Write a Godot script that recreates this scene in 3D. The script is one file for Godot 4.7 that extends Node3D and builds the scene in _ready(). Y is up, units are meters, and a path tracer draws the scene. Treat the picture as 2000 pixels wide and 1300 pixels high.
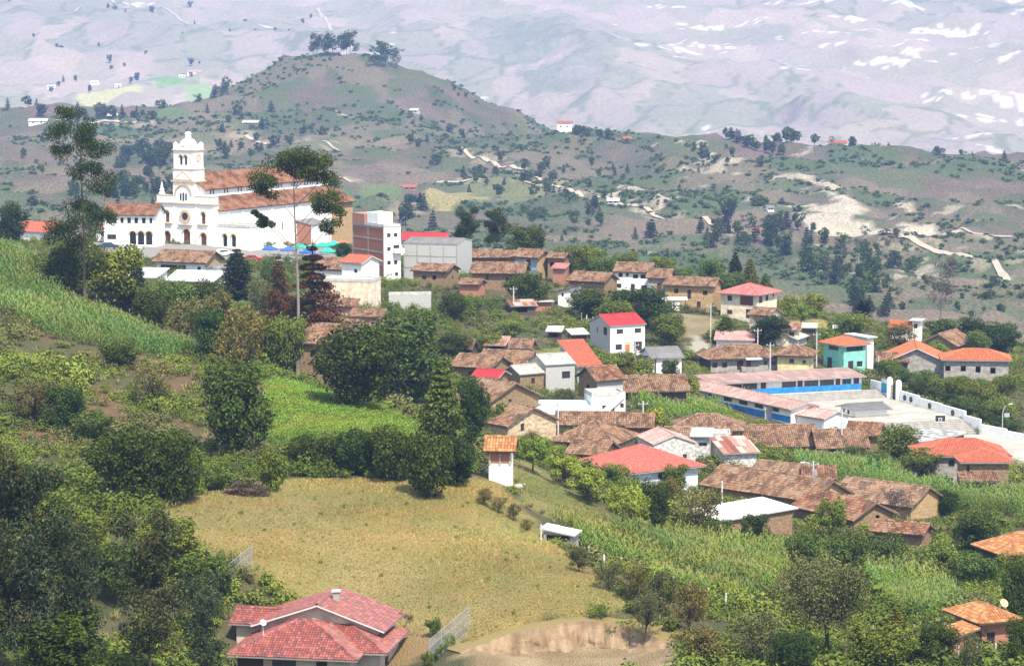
extends Node3D

const NEAR_POINTS = [Vector3(-37.0, 31.4, -199.4), Vector3(-32.0, 27.6, -215.3), Vector3(-24.8, 22.6, -234.0), Vector3(-18.2, 19.7, -244.6), Vector3(-9.8, 21.7, -239.3), Vector3(0.0, 22.0, -242.6), Vector3(11.3, 22.0, -242.6), Vector3(22.7, 21.3, -244.8), Vector3(34.9, 20.0, -250.5), Vector3(46.5, 20.0, -250.5), Vector3(-26.8, 26.7, -263.9), Vector3(-35.9, 29.1, -278.0), Vector3(-20.0, 26.4, -270.6), Vector3(-4.8, 23.5, -257.0), Vector3(9.5, 23.7, -257.1), Vector3(2.4, 23.7, -257.1), Vector3(0.0, 25.6, -274.7), Vector3(5.0, 24.9, -267.7), Vector3(-16.7, 27.9, -301.5), Vector3(-27.5, 27.6, -298.1), Vector3(-5.6, 27.6, -301.5), Vector3(-2.7, 26.6, -291.4), Vector3(2.6, 25.2, -282.0), Vector3(-1.4, 26.7, -310.2), Vector3(3.0, 23.3, -321.0), Vector3(8.9, 20.3, -322.6), Vector3(15.1, 17.5, -326.2), Vector3(5.2, 21.4, -295.7), Vector3(11.4, 18.4, -309.2), Vector3(21.6, 16.1, -291.8), Vector3(21.9, 14.2, -338.4), Vector3(30.3, 13.8, -327.8), Vector3(34.3, 14.2, -308.7), Vector3(47.2, 14.3, -299.9), Vector3(46.9, 11.1, -338.0), Vector3(56.2, 10.5, -337.9), Vector3(29.3, 18.5, -262.9), Vector3(-76.9, 44.1, -421.8), Vector3(-71.2, 40.9, -414.9), Vector3(-64.4, 34.9, -414.2), Vector3(-55.1, 33.3, -401.7), Vector3(-42.7, 32.1, -381.6), Vector3(-60.8, 33.0, -368.7), Vector3(-64.5, 35.2, -352.0), Vector3(-50.6, 29.7, -344.6), Vector3(-55.6, 30.3, -301.8), Vector3(-41.2, 27.4, -319.6), Vector3(-36.4, 28.8, -329.6), Vector3(-31.5, 28.0, -323.5), Vector3(-46.2, 29.1, -278.0), Vector3(-32.9, 29.7, -373.4), Vector3(-27.0, 29.0, -368.2), Vector3(-19.7, 28.4, -358.3), Vector3(-11.9, 28.2, -342.2), Vector3(-28.2, 28.6, -319.7), Vector3(-20.8, 28.6, -323.6), Vector3(-11.8, 28.6, -319.7), Vector3(-87.1, 22.8, -644.8), Vector3(-72.8, 21.7, -595.1), Vector3(-52.4, 23.3, -520.7), Vector3(-37.0, 23.0, -506.1), Vector3(-27.7, 19.7, -418.9), Vector3(-15.6, 18.7, -425.4), Vector3(-65.5, 20.9, -652.3), Vector3(-53.0, 20.2, -660.2), Vector3(-43.9, 20.1, -668.3), Vector3(80.4, 7.5, -534.4), Vector3(88.1, 8.0, -499.6), Vector3(94.3, 8.1, -519.0), Vector3(17.0, 18.5, -622.1), Vector3(34.5, 17.8, -629.2), Vector3(58.5, 12.4, -581.2), Vector3(70.7, 9.8, -593.7), Vector3(81.5, 7.7, -593.4), Vector3(100.0, 3.9, -606.4), Vector3(111.1, 2.8, -606.2), Vector3(-12.5, 17.9, -684.9), Vector3(-25.0, 17.9, -684.9), Vector3(-128.2, 19.5, -702.9), Vector3(-112.5, 21.4, -685.4), Vector3(-44.7, 17.9, -721.4), Vector3(-10.4, 17.9, -569.6), Vector3(-9.1, 18.6, -496.2), Vector3(21.0, 14.9, -457.7), Vector3(36.6, 8.5, -486.0), Vector3(40.9, 8.8, -473.2), Vector3(29.8, 10.3, -477.6), Vector3(17.2, 17.9, -592.8), Vector3(11.9, 17.1, -578.6), Vector3(26.4, 18.3, -599.0), Vector3(31.5, 18.3, -591.7), Vector3(37.9, 16.2, -586.3), Vector3(49.2, 14.8, -581.3), Vector3(50.2, 15.8, -555.1), Vector3(20.2, 13.5, -535.2), Vector3(27.8, 12.4, -519.0), Vector3(44.1, 6.9, -539.7), Vector3(54.7, 7.8, -538.3), Vector3(44.5, 10.8, -555.3), Vector3(54.4, 10.8, -555.8), Vector3(64.8, 8.4, -544.0), Vector3(69.0, 7.4, -553.3), Vector3(80.6, 5.3, -557.6), Vector3(91.2, 6.0, -549.7), Vector3(75.4, 6.8, -554.0), Vector3(93.4, 3.4, -599.3), Vector3(83.4, 8.8, -596.2), Vector3(86.3, 8.8, -595.3), Vector3(-29.7, 17.5, -615.0), Vector3(-16.3, 19.5, -615.2), Vector3(-20.1, 20.9, -657.3), Vector3(-16.1, 19.6, -592.7), Vector3(-8.2, 20.2, -578.5), Vector3(-2.5, 20.6, -586.5), Vector3(-5.6, 20.9, -625.8), Vector3(-1.0, 21.3, -625.2), Vector3(4.3, 19.1, -611.6), Vector3(10.1, 20.4, -610.8), Vector3(10.2, 21.3, -596.4), Vector3(2.1, 17.3, -564.5), Vector3(6.0, 16.9, -569.2), Vector3(-19.9, 20.0, -546.2), Vector3(-69.3, 21.4, -600.8), Vector3(-63.7, 22.0, -562.7), Vector3(-74.9, 21.9, -573.7), Vector3(-60.7, 20.8, -587.2), Vector3(-95.4, 23.1, -672.4), Vector3(-113.6, 21.9, -675.2), Vector3(-35.3, 21.3, -588.2), Vector3(-31.0, 22.5, -574.0), Vector3(-31.7, 22.0, -540.6), Vector3(-32.8, 21.5, -522.7), Vector3(-25.9, 21.3, -498.6), Vector3(-29.3, 21.5, -480.9), Vector3(-8.3, 17.4, -489.7), Vector3(-2.6, 17.3, -497.9), Vector3(1.0, 16.2, -503.6), Vector3(-5.2, 16.7, -466.6), Vector3(-0.5, 15.4, -482.8), Vector3(-3.4, 17.6, -449.3), Vector3(1.9, 15.7, -461.2), Vector3(6.6, 14.2, -465.9), Vector3(11.9, 13.9, -486.4), Vector3(14.6, 15.8, -457.9), Vector3(22.7, 13.3, -466.2), Vector3(14.5, 15.2, -434.9), Vector3(8.2, 15.3, -431.7), Vector3(-2.3, 16.3, -431.0), Vector3(0.7, 16.1, -405.5), Vector3(11.9, 15.2, -421.4), Vector3(19.1, 14.9, -421.3), Vector3(12.1, 14.4, -405.4), Vector3(11.4, 15.2, -391.7), Vector3(17.5, 14.2, -379.3), Vector3(22.0, 14.4, -396.7), Vector3(27.6, 13.4, -403.7), Vector3(30.7, 13.0, -413.8), Vector3(28.1, 12.5, -420.7), Vector3(31.0, 10.6, -442.8), Vector3(42.3, 8.0, -445.9), Vector3(51.9, 8.2, -441.7), Vector3(58.5, 7.2, -460.5), Vector3(32.3, 13.8, -404.1), Vector3(35.7, 12.1, -375.5), Vector3(29.1, 14.4, -350.9), Vector3(39.2, 11.1, -395.2), Vector3(43.1, 11.1, -389.6), Vector3(51.5, 10.3, -380.8), Vector3(43.4, 11.7, -363.0), Vector3(49.3, 12.4, -350.2), Vector3(60.9, 12.7, -331.7), Vector3(45.4, 18.2, -265.8), Vector3(68.9, 6.3, -428.2), Vector3(70.7, 7.1, -417.2), Vector3(49.7, 8.1, -516.7), Vector3(42.4, 8.0, -492.6), Vector3(47.9, 7.4, -484.2), Vector3(52.8, 7.3, -477.9), Vector3(62.4, 6.1, -493.9), Vector3(67.0, 5.2, -465.5), Vector3(-15.5, 19.3, -250.4), Vector3(-18.6, 19.7, -248.8), Vector3(-16.8, 19.1, -253.6), Vector3(-22.7, 19.0, -255.0), Vector3(-1.2, 27.0, -313.3), Vector3(5.3, 21.4, -297.4), Vector3(8.2, 15.5, -536.6), Vector3(12.7, 15.1, -541.1), Vector3(54.7, 13.2, -553.6), Vector3(59.3, 13.1, -558.6), Vector3(48.0, 6.3, -507.4), Vector3(52.4, 6.2, -495.2), Vector3(57.2, 6.2, -482.0), Vector3(59.9, 4.2, -474.5), Vector3(66.8, 4.2, -455.7), Vector3(58.3, 6.3, -511.2), Vector3(62.7, 6.2, -499.0), Vector3(67.5, 6.2, -485.8), Vector3(70.3, 4.2, -478.3), Vector3(77.1, 4.2, -459.5), Vector3(68.6, 6.3, -514.9), Vector3(73.1, 6.2, -502.7), Vector3(77.9, 6.2, -489.6), Vector3(80.6, 4.2, -482.1), Vector3(87.4, 4.2, -463.3), Vector3(-260.0, -62.0, -905.0), Vector3(-260.0, -25.0, -800.0), Vector3(-170.0, -62.0, -905.0), Vector3(-170.0, -25.0, -800.0), Vector3(-80.0, -62.0, -905.0), Vector3(-80.0, -25.0, -800.0), Vector3(0.0, -62.0, -905.0), Vector3(0.0, -25.0, -800.0), Vector3(80.0, -62.0, -905.0), Vector3(80.0, -34.0, -800.0), Vector3(170.0, -62.0, -905.0), Vector3(170.0, -34.0, -800.0), Vector3(260.0, -62.0, -905.0), Vector3(260.0, -34.0, -800.0), Vector3(-260.0, 30.0, -560.0), Vector3(-260.0, 48.0, -420.0), Vector3(-260.0, 40.0, -300.0), Vector3(-260.0, 34.0, -200.0), Vector3(-200.0, 30.0, -560.0), Vector3(-200.0, 48.0, -420.0), Vector3(-200.0, 40.0, -300.0), Vector3(-200.0, 34.0, -200.0), Vector3(200.0, 2.0, -560.0), Vector3(200.0, 4.0, -420.0), Vector3(200.0, 12.0, -300.0), Vector3(200.0, 18.0, -200.0), Vector3(260.0, 2.0, -560.0), Vector3(260.0, 4.0, -420.0), Vector3(260.0, 12.0, -300.0), Vector3(260.0, 18.0, -200.0), Vector3(-80.0, 22.0, -150.0), Vector3(0.0, 22.0, -150.0), Vector3(80.0, 22.0, -150.0)]
const MID_POINTS = [Vector3(161.3, -30.5, -880.2), Vector3(116.7, -30.9, -909.9), Vector3(50.0, -30.9, -909.9), Vector3(0.0, -29.2, -910.1), Vector3(-50.0, -27.6, -910.3), Vector3(-116.7, -27.6, -910.3), Vector3(-166.7, -27.6, -910.3), Vector3(195.7, -40.9, -1189.7), Vector3(141.3, -40.9, -1189.7), Vector3(102.3, -41.9, -1244.3), Vector3(48.8, -36.3, -1337.1), Vector3(0.0, -36.7, -1370.8), Vector3(-51.3, -32.0, -1406.8), Vector3(-83.3, -30.3, -1525.4), Vector3(-214.3, -24.0, -1306.3), Vector3(-184.2, -24.5, -1445.1), Vector3(163.2, -35.0, -1443.9), Vector3(200.0, -39.2, -1370.5), Vector3(226.2, -43.0, -1304.1), Vector3(147.1, -31.0, -1615.8), Vector3(223.9, -32.6, -1639.9), Vector3(279.4, -36.8, -1615.1), Vector3(316.7, -20.3, -1834.2), Vector3(250.0, -19.3, -1834.4), Vector3(186.4, -18.3, -1865.8), Vector3(137.9, -13.1, -1898.7), Vector3(87.7, -13.4, -1932.2), Vector3(35.7, -15.8, -1966.6), Vector3(32.3, -28.9, -1773.7), Vector3(96.8, -25.7, -1774.0), Vector3(-32.8, -27.4, -1803.1), Vector3(-107.1, -22.9, -1965.8), Vector3(-181.8, -21.1, -2002.0), Vector3(-259.3, -19.3, -2039.5), Vector3(-339.6, -13.7, -2078.8), Vector3(-400.0, -1.4, -2205.7), Vector3(-340.0, -3.4, -2205.5), Vector3(-285.7, -12.4, -2249.6), Vector3(-247.9, -7.0, -2278.3), Vector3(-218.5, 12.0, -2319.0), Vector3(-186.4, 26.6, -2340.4), Vector3(-148.9, 36.9, -2351.6), Vector3(-105.9, 26.6, -2340.4), Vector3(-63.0, 12.4, -2319.0), Vector3(-33.3, 2.6, -2298.5), Vector3(-4.1, -10.0, -2249.9), Vector3(-140.0, 8.5, -2206.9), Vector3(-196.1, -5.7, -2161.7), Vector3(-78.4, -5.7, -2161.7), Vector3(-133.6, -11.0, -2103.1), Vector3(-159.1, 12.3, -2509.4), Vector3(-222.2, -21.5, -2449.5), Vector3(-88.9, -21.5, -2449.5), Vector3(-272.7, -46.4, -2502.5), Vector3(-22.2, -48.0, -2446.3), Vector3(40.0, -78.9, -2196.5), Vector3(200.0, -78.9, -2196.5), Vector3(352.9, -75.8, -2153.5), Vector3(-400.0, -56.8, -2445.3), Vector3(-444.4, -52.4, -2445.8), Vector3(-333.3, -56.8, -2445.3), Vector3(-500.0, -62.0, -838.0), Vector3(-250.0, -62.0, -838.0), Vector3(0.0, -62.0, -838.0), Vector3(250.0, -62.0, -838.0), Vector3(500.0, -62.0, -838.0), Vector3(-600.0, -75.0, -2700.0), Vector3(-300.0, -75.0, -2700.0), Vector3(0.0, -75.0, -2700.0), Vector3(300.0, -75.0, -2700.0), Vector3(600.0, -75.0, -2700.0)]
const FAR_POINTS = [Vector3(-606.1, -58.4, -3340.2), Vector3(-454.5, -64.4, -3339.5), Vector3(-312.5, -81.4, -3442.4), Vector3(0.0, -118.6, -3668.7), Vector3(333.3, -125.2, -3667.9), Vector3(666.7, -131.9, -3667.1), Vector3(-729.9, 7.5, -4034.0), Vector3(-539.6, -5.7, -3974.2), Vector3(-365.0, 0.3, -4033.1), Vector3(-185.2, 6.4, -4093.7), Vector3(0.0, -7.6, -4061.9), Vector3(365.0, -14.2, -4031.4), Vector3(555.6, -0.9, -4092.9), Vector3(729.9, -7.0, -4032.3), Vector3(-405.4, -30.7, -3729.0), Vector3(-533.3, -39.2, -3678.1), Vector3(-833.3, 80.0, -4615.2), Vector3(-416.7, 80.0, -4615.2), Vector3(-82.0, 71.9, -4538.6), Vector3(250.0, 80.0, -4615.2), Vector3(500.0, 80.0, -4615.2), Vector3(833.3, 80.0, -4615.2), Vector3(46.2, 53.3, -4257.1), Vector3(131.4, 22.0, -4035.7), Vector3(161.0, -35.6, -3779.7), Vector3(100.0, -52.4, -3676.5), Vector3(193.3, -85.5, -3672.6), Vector3(242.6, -7.6, -4061.9), Vector3(400.0, -40.5, -3677.9), Vector3(276.3, -73.5, -3625.5), Vector3(533.3, -59.0, -3675.8), Vector3(-1300.0, 270.0, -5150.0), Vector3(-700.0, 270.0, -5150.0), Vector3(0.0, 270.0, -5150.0), Vector3(700.0, 270.0, -5150.0), Vector3(1300.0, 270.0, -5150.0), Vector3(-900.0, -110.0, -2450.0), Vector3(-300.0, -110.0, -2450.0), Vector3(300.0, -110.0, -2450.0), Vector3(900.0, -110.0, -2450.0), Vector3(-1300.0, 150.0, -4700.0), Vector3(1300.0, 150.0, -4700.0)]
const FOOTPRINTS = [[17.2, -592.8, -0.489, 5.3, 4.3], [11.9, -578.6, -0.489, 2.5, 4.0], [26.4, -599.0, -0.244, 4.9, 4.7], [31.5, -591.7, -0.244, 3.4, 4.2], [37.9, -586.3, -0.314, 6.3, 4.5], [49.2, -581.3, -0.576, 5.4, 5.6], [50.2, -555.1, -0.611, 3.3, 3.7], [20.2, -535.2, 0.436, 4.9, 5.4], [27.8, -519.0, 0.209, 4.0, 5.2], [44.1, -539.7, 0.209, 8.2, 5.2], [54.7, -538.3, -0.244, 4.2, 4.5], [44.5, -555.3, -0.175, 4.8, 4.7], [54.4, -555.8, -0.419, 4.6, 4.7], [64.8, -544.0, 0.524, 3.8, 4.5], [69.0, -553.3, 0.524, 1.9, 4.5], [80.6, -557.6, -0.105, 6.7, 7.7], [91.2, -549.7, -0.105, 7.4, 5.2], [75.4, -554.0, -0.087, 4.0, 4.2], [93.4, -599.3, -0.524, 5.2, 6.2], [83.4, -596.2, -0.349, 3.5, 3.2], [86.3, -595.3, -0.349, 2.0, 2.7], [-29.7, -615.0, -1.012, 8.2, 3.3], [-16.3, -615.2, -0.279, 7.3, 6.7], [-20.1, -657.3, -0.209, 6.3, 5.2], [-16.1, -592.7, -0.419, 5.1, 4.2], [-8.2, -578.5, -0.349, 3.2, 3.2], [-2.5, -586.5, -0.175, 6.5, 4.7], [-5.6, -625.8, -0.140, 4.3, 4.2], [-1.0, -625.2, -0.140, 3.7, 3.7], [4.3, -611.6, -0.559, 4.1, 3.5], [10.1, -610.8, -0.349, 3.0, 3.2], [10.2, -596.4, -0.349, 2.5, 2.2], [2.1, -564.5, 0.209, 3.6, 2.7], [6.0, -569.2, 0.209, 3.1, 1.4], [-19.9, -546.2, 0.175, 5.4, 1.4], [-69.3, -600.8, -0.349, 7.0, 5.2], [-63.7, -562.7, -0.209, 6.0, 4.7], [-74.9, -573.7, -0.244, 4.5, 4.2], [-60.7, -587.2, -0.524, 5.2, 4.7], [-95.4, -672.4, -0.244, 4.7, 4.2], [-113.6, -675.2, -0.524, 7.7, 5.2], [-35.3, -588.2, -0.524, 6.2, 5.2], [-31.0, -574.0, -0.593, 3.7, 4.2], [-31.7, -540.6, -0.279, 6.9, 4.2], [-32.8, -522.7, -0.279, 5.0, 2.4], [-25.9, -498.6, -0.209, 4.0, 2.7], [-29.3, -480.9, -0.209, 3.7, 2.7], [-29.0, -422.9, -0.384, 3.9, 4.2], [-8.3, -489.7, -0.244, 2.8, 3.5], [-2.6, -497.9, -0.244, 2.8, 2.7], [1.0, -503.6, -0.209, 3.9, 3.7], [-5.2, -466.6, -0.524, 5.0, 4.5], [-0.5, -482.8, -0.314, 5.4, 4.7], [-3.4, -449.3, -0.419, 3.3, 3.2], [1.9, -461.2, 0.559, 3.5, 3.8], [6.6, -465.9, 0.419, 3.8, 4.7], [11.9, -486.4, 0.419, 3.3, 4.7], [14.6, -457.9, 0.454, 3.6, 4.4], [22.7, -466.2, 0.140, 7.0, 5.2], [14.5, -434.9, 0.209, 3.9, 3.7], [8.2, -431.7, -0.070, 5.4, 4.2], [-2.3, -431.0, 0.768, 6.5, 5.0], [0.7, -405.5, 0.698, 5.8, 4.7], [11.9, -421.4, -0.070, 6.0, 4.0], [19.1, -421.3, -0.105, 3.4, 4.0], [12.1, -405.4, -0.419, 5.7, 5.7], [11.4, -391.7, -0.419, 3.8, 4.2], [17.5, -379.3, 0.559, 6.8, 6.8], [22.0, -396.7, 0.244, 4.3, 5.2], [27.6, -403.7, -0.140, 2.4, 2.4], [30.7, -413.8, -0.070, 2.9, 3.2], [28.1, -420.7, -0.087, 5.9, 3.5], [31.0, -442.8, -0.122, 6.4, 5.0], [42.3, -445.9, 0.070, 6.6, 5.7], [51.9, -441.7, 0.052, 4.8, 5.0], [58.5, -460.5, -0.349, 3.7, 4.2], [32.3, -404.1, 0.279, 3.7, 3.7], [35.7, -375.5, -0.768, 10.4, 5.2], [29.1, -350.9, 0.454, 6.2, 5.2], [39.2, -395.2, -0.593, 5.5, 4.2], [43.1, -389.6, -0.070, 3.3, 3.2], [51.5, -380.8, -0.698, 7.5, 5.2], [43.4, -363.0, 0.593, 4.5, 7.1], [49.3, -350.2, -0.454, 4.3, 3.2], [60.9, -331.7, 0.349, 4.7, 4.2], [45.4, -265.8, 0.384, 2.8, 3.7], [41.7, -259.9, 0.384, 2.4, 2.5], [68.9, -428.2, 0.000, 7.8, 5.5], [70.7, -417.2, 0.000, 4.6, 4.2], [68.1, -405.9, 0.000, 3.7, 2.2], [49.7, -516.7, 0.349, 16.4, 4.3], [42.4, -492.6, -1.047, 17.2, 4.2], [47.9, -484.2, -0.105, 5.1, 3.5], [52.8, -477.9, 0.698, 4.2, 5.1], [62.4, -493.9, 0.384, 4.3, 4.0], [67.0, -465.5, -0.628, 7.5, 7.7], [-15.5, -250.4, -0.175, 5.7, 5.2], [-18.6, -248.8, -0.175, 6.4, 5.7], [-16.8, -253.6, -0.209, 6.7, 4.5], [-22.7, -255.0, -0.209, 3.5, 3.0], [-1.2, -313.3, -0.105, 2.5, 2.3], [5.3, -297.4, -0.279, 2.8, 2.5], [8.2, -536.6, -0.175, 2.4, 2.3], [12.7, -541.1, 0.349, 2.7, 2.2], [54.7, -553.6, -0.175, 3.5, 3.0], [59.3, -558.6, -0.175, 2.5, 2.4]]
func build_houses():
	var h: Node3D
	h = thing("adobe_house", "tan adobe house with brown tile roof and long lean-to above the brick-walled garden", "house", Vector3(17.15, 17.85, -592.84))
	volume(h, Vector3(0.00, 0.00, 0.00), -28, 8.28, 6.18, 3.60, "gx", "old", 24, 0.6, "adobe", "", [["F", .3, .35, .5, .5, "o"], ["R", .5, .25, 2.2, .9, "o"]], 1.5)
	volume(h, Vector3(-5.23, -0.78, 14.26), -28, 2.62, 5.50, 3.60, "shl", "old", 14, 0.6, "white", "", [["F", .4, .75, .5, .7, "g"]], 1.5)
	h = thing("tiled_house", "white two-storey house with weathered tile roof beside the tan adobe house", "house", Vector3(26.39, 18.26, -598.98))
	volume(h, Vector3(0.00, 0.00, 0.00), -14, 7.39, 7.00, 4.60, "gx", "old", 22, 0.6, "white", "", [["F", .16, .8, .9, .9, "d"], ["F", .36, .82, .6, .7, "g"], ["F", .6, .75, 1.1, .9, "g"], ["F", .82, .75, 1.1, .9, "g"], ["F", .1, .3, 1.2, .9, "k"], ["F", .52, .22, .9, 1.7, "k"], ["F", .85, .2, 1.2, 1.4, "d"]], 1.5)
	volume(h, Vector3(5.09, 0.02, 7.31), -14, 4.43, 6.00, 4.00, "gx", "old", 24, 0.6, "concrete", "", [["F", .55, .45, 1.0, 1.8, "d"]], 1.5)
	h = thing("adobe_house", "large ochre adobe house with three dark upper openings and a leaning porch", "house", Vector3(37.93, 16.19, -586.34))
	volume(h, Vector3(0.00, 0.00, 0.00), -18, 10.29, 6.54, 5.00, "gx", "old", 20, 0.7, "adobe_y", "", [["F", .23, .72, .95, 1.0, "k"], ["F", .5, .6, .8, 1.9, "k"], ["F", .83, .68, 1.0, 1.0, "k"], ["F", .7, .16, .8, 1.5, "k"]], 1.5)
	h = thing("hillside_house", "cream two-storey house with pink hipped roof and red timber balcony windows", "house", Vector3(49.21, 14.77, -581.29))
	volume(h, Vector3(0.00, 0.00, 0.00), -33, 8.41, 8.89, 5.40, "hip", "pink", 20, 0.9, "cream", "", [["F", .25, .75, 1.1, 1.1, "d"], ["F", .25, .22, 1.3, .9, "d"], ["F", .72, .7, 3.0, 1.9, "d"], ["F", .78, .2, 1.4, 1.9, "k"], ["R", .2, .75, 1.5, 1.6, "d"], ["R", .5, .78, 1.2, 1.4, "d"], ["R", .82, .82, .6, .8, "d"]], 1.5)
	h = thing("stone_shed", "small tiled shed in front of the pink-roofed cream house", "shed", Vector3(50.22, 15.80, -555.09))
	volume(h, Vector3(0.00, 0.00, 0.00), -35, 4.20, 5.00, 2.60, "gx", "old", 22, 0.6, "cream", "", [], 1.5)
	h = thing("white_house", "white two-storey house with bright red metal roof and grey block side", "house", Vector3(20.19, 13.47, -535.25))
	volume(h, Vector3(0.00, 0.00, 0.00), 25, 7.39, 8.50, 5.40, "gx", "red", 20, 0.35, "white", "block", [["F", .28, .75, 1.5, 1.0, "y"], ["F", .8, .75, 1.5, 1.0, "y"], ["F", .25, .2, 1.5, 1.2, "f"], ["F", .5, .2, 1.0, 1.8, "m"], ["F", .8, .2, 1.8, 1.8, "k"], ["L", .75, .75, 1.6, 1.5, "g"], ["L", .35, .72, .5, 1.2, "g"]], 1.5)
	h = thing("grey_roofed_house", "low white house with grey cement sheet roof beside burnt timber frame", "house", Vector3(27.75, 12.36, -518.98))
	volume(h, Vector3(0.00, 0.00, 0.00), 12, 5.59, 8.00, 2.40, "gx", "cement", 18, 0.6, "white", "", [["F", .42, .5, .8, .8, "g"]], 1.5)
	h = thing("village_house", "weathered grey two-storey house with hipped tile roof, balcony and white awning", "house", Vector3(44.07, 6.88, -539.70))
	volume(h, Vector3(0.00, 0.00, 0.00), 12, 14.03, 8.00, 5.30, "hip", "old", 24, 0.9, "concrete", "wood", [["F", .06, .7, 1.0, 1.0, "d"], ["F", .2, .7, 1.0, 1.0, "d"], ["F", .08, .2, 1.2, 1.0, "g"], ["F", .2, .2, .8, 1.2, "k"], ["F", .42, .68, 1.3, 1.8, "k"], ["F", .54, .7, .9, 1.6, "d"], ["F", .5, .2, 2.6, 2.0, "d"], ["F", .78, .75, .8, .8, "g"], ["F", .9, .72, .8, .8, "d"], ["F", .75, .25, 1.2, 1.4, "y"], ["F", .9, .25, 1.0, 1.2, "g"]], 1.5)
	h = thing("village_house", "pale yellow house with hipped tile roof at the end of the grey two-storey row", "house", Vector3(54.71, 7.76, -538.32))
	volume(h, Vector3(0.00, 0.00, 0.00), -14, 6.06, 6.50, 5.00, "hip", "old", 24, 0.9, "yellow", "", [["F", .45, .72, .9, .9, "k"], ["F", .85, .7, .7, .6, "g"], ["R", .4, .7, .8, 1.0, "k"], ["F", .4, .2, .9, .9, "k"], ["F", .8, .2, .8, .8, "g"]], 1.5)
	h = thing("low_house", "low building under a pale pink metal roof behind the grey two-storey house", "house", Vector3(44.55, 10.78, -555.31))
	volume(h, Vector3(0.00, 0.00, 0.00), -10, 7.18, 7.00, 2.80, "gx", "palepink", 18, 0.6, "white", "", [], 1.5)
	h = thing("low_house", "grey block building with whitish sheet roof behind the yellow house", "house", Vector3(54.35, 10.78, -555.83))
	volume(h, Vector3(0.00, 0.00, 0.00), -24, 6.86, 7.00, 3.00, "gz", "zinc", 20, 0.6, "block", "", [], 1.5)
	h = thing("teal_house", "turquoise two-storey house with orange tile roof and red balcony trim", "house", Vector3(64.80, 8.42, -544.03))
	volume(h, Vector3(0.00, 0.00, 0.00), 30, 5.26, 6.53, 5.60, "hip", "orange", 22, 0.8, "teal", "", [["F", .5, .82, 4.0, 1.0, "d"], ["F", .33, .22, 1.3, 2.0, "k"], ["F", .75, .26, 1.5, 1.2, "f"], ["L", .3, .25, 1.6, 2.2, "k"], ["L", .5, .82, 3.2, 1.0, "g"]], 1.5)
	volume(h, Vector3(4.24, -1.04, -9.25), 30, 1.50, 6.50, 6.60, "flat", "slab", 24, 0.6, "white", "", [], 1.5)
	h = thing("unfinished_house", "long grey cement house with bright orange roof and square chimney", "house", Vector3(80.58, 5.27, -557.63))
	volume(h, Vector3(0.00, 0.00, 0.00), -6, 10.97, 13.00, 4.20, "gz", "orange", 24, 0.9, "concrete", "", [["F", .62, .35, 1.1, 1.2, "o"]], 1.5)
	volume(h, Vector3(10.64, 0.75, 7.91), -6, 12.47, 8.00, 4.40, "hip", "orange", 20, 0.7, "concrete", "", [["F", .06, .55, 1.0, 1.0, "o"], ["F", .3, .55, 1.0, 1.1, "o"], ["F", .53, .52, 1.0, 1.2, "o"], ["F", .76, .48, 1.0, 1.2, "o"], ["R", .4, .6, 1.4, 1.8, "o"]], 1.5)
	h = thing("tiled_shed", "open shed with patchy old tile roof left of the orange-roofed grey house", "shed", Vector3(75.41, 6.77, -554.00))
	volume(h, Vector3(0.00, 0.00, 0.00), -5, 5.68, 6.00, 2.60, "gx", "old", 22, 0.6, "wood", "", [["F", .3, .5, 1.6, 1.6, "o"]], 1.5)
	h = thing("tiled_house", "brown tile roof of a house rising behind the orange-roofed grey house", "house", Vector3(93.38, 3.36, -599.26))
	volume(h, Vector3(0.00, 0.00, 0.00), -30, 8.00, 10.00, 4.00, "gz", "old", 28, 0.6, "adobe", "", [], 1.5)
	h = thing("pavilion", "small white pavilion with striped orange roof among dark trees", "pavilion", Vector3(83.35, 8.76, -596.22))
	volume(h, Vector3(0.00, 0.00, 0.00), -20, 4.50, 4.00, 2.40, "gx", "orange", 26, 0.6, "white", "", [["F", .5, .55, 2, 1.4, "d"]], 1.5)
	volume(h, Vector3(2.93, 0.00, 0.97), -20, 1.60, 3.00, 3.60, "flat", "slab", 24, 0.6, "white", "", [["F", .5, .7, .8, 1.0, "k"]], 1.5)
	h = thing("apartment_tower", "narrow five-storey block with brick side and white window front", "apartment block", Vector3(-29.71, 17.55, -615.03))
	volume(h, Vector3(0.00, 0.00, 0.00), -58, 14.00, 4.20, 13.60, "flat", "slab", 24, 0.1, "oldbrick", "white", [["R", .3, .87, .9, .9, "k"], ["R", .7, .87, .9, .9, "k"], ["R", .3, .65, .9, .9, "k"], ["R", .75, .66, 1.6, 1.4, "k"], ["R", .3, .43, .9, .9, "k"], ["R", .7, .43, .9, .9, "k"], ["R", .25, .24, .4, .4, "k"], ["R", .42, .24, .4, .4, "k"], ["R", .75, .24, .8, .8, "g"]], 3)
	h = thing("block_hall", "big windowless hall of grey concrete blocks with a low pitched top", "hall", Vector3(-16.26, 19.53, -615.19))
	volume(h, Vector3(0.00, 0.00, 0.00), -16, 12.25, 11.00, 8.00, "gx", "cement", 8, 0.1, "block", "block", [], 3)
	h = thing("red_roofed_house", "house with long bright red metal roof behind the grey block hall", "house", Vector3(-20.12, 20.89, -657.31))
	volume(h, Vector3(0.00, 0.00, 0.00), -12, 10.22, 8.00, 3.90, "gx", "red", 16, 0.6, "white", "", [], 1.5)
	h = thing("adobe_house", "tan adobe house with narrow tile roof below the grey block hall", "house", Vector3(-16.09, 19.56, -592.69))
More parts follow.
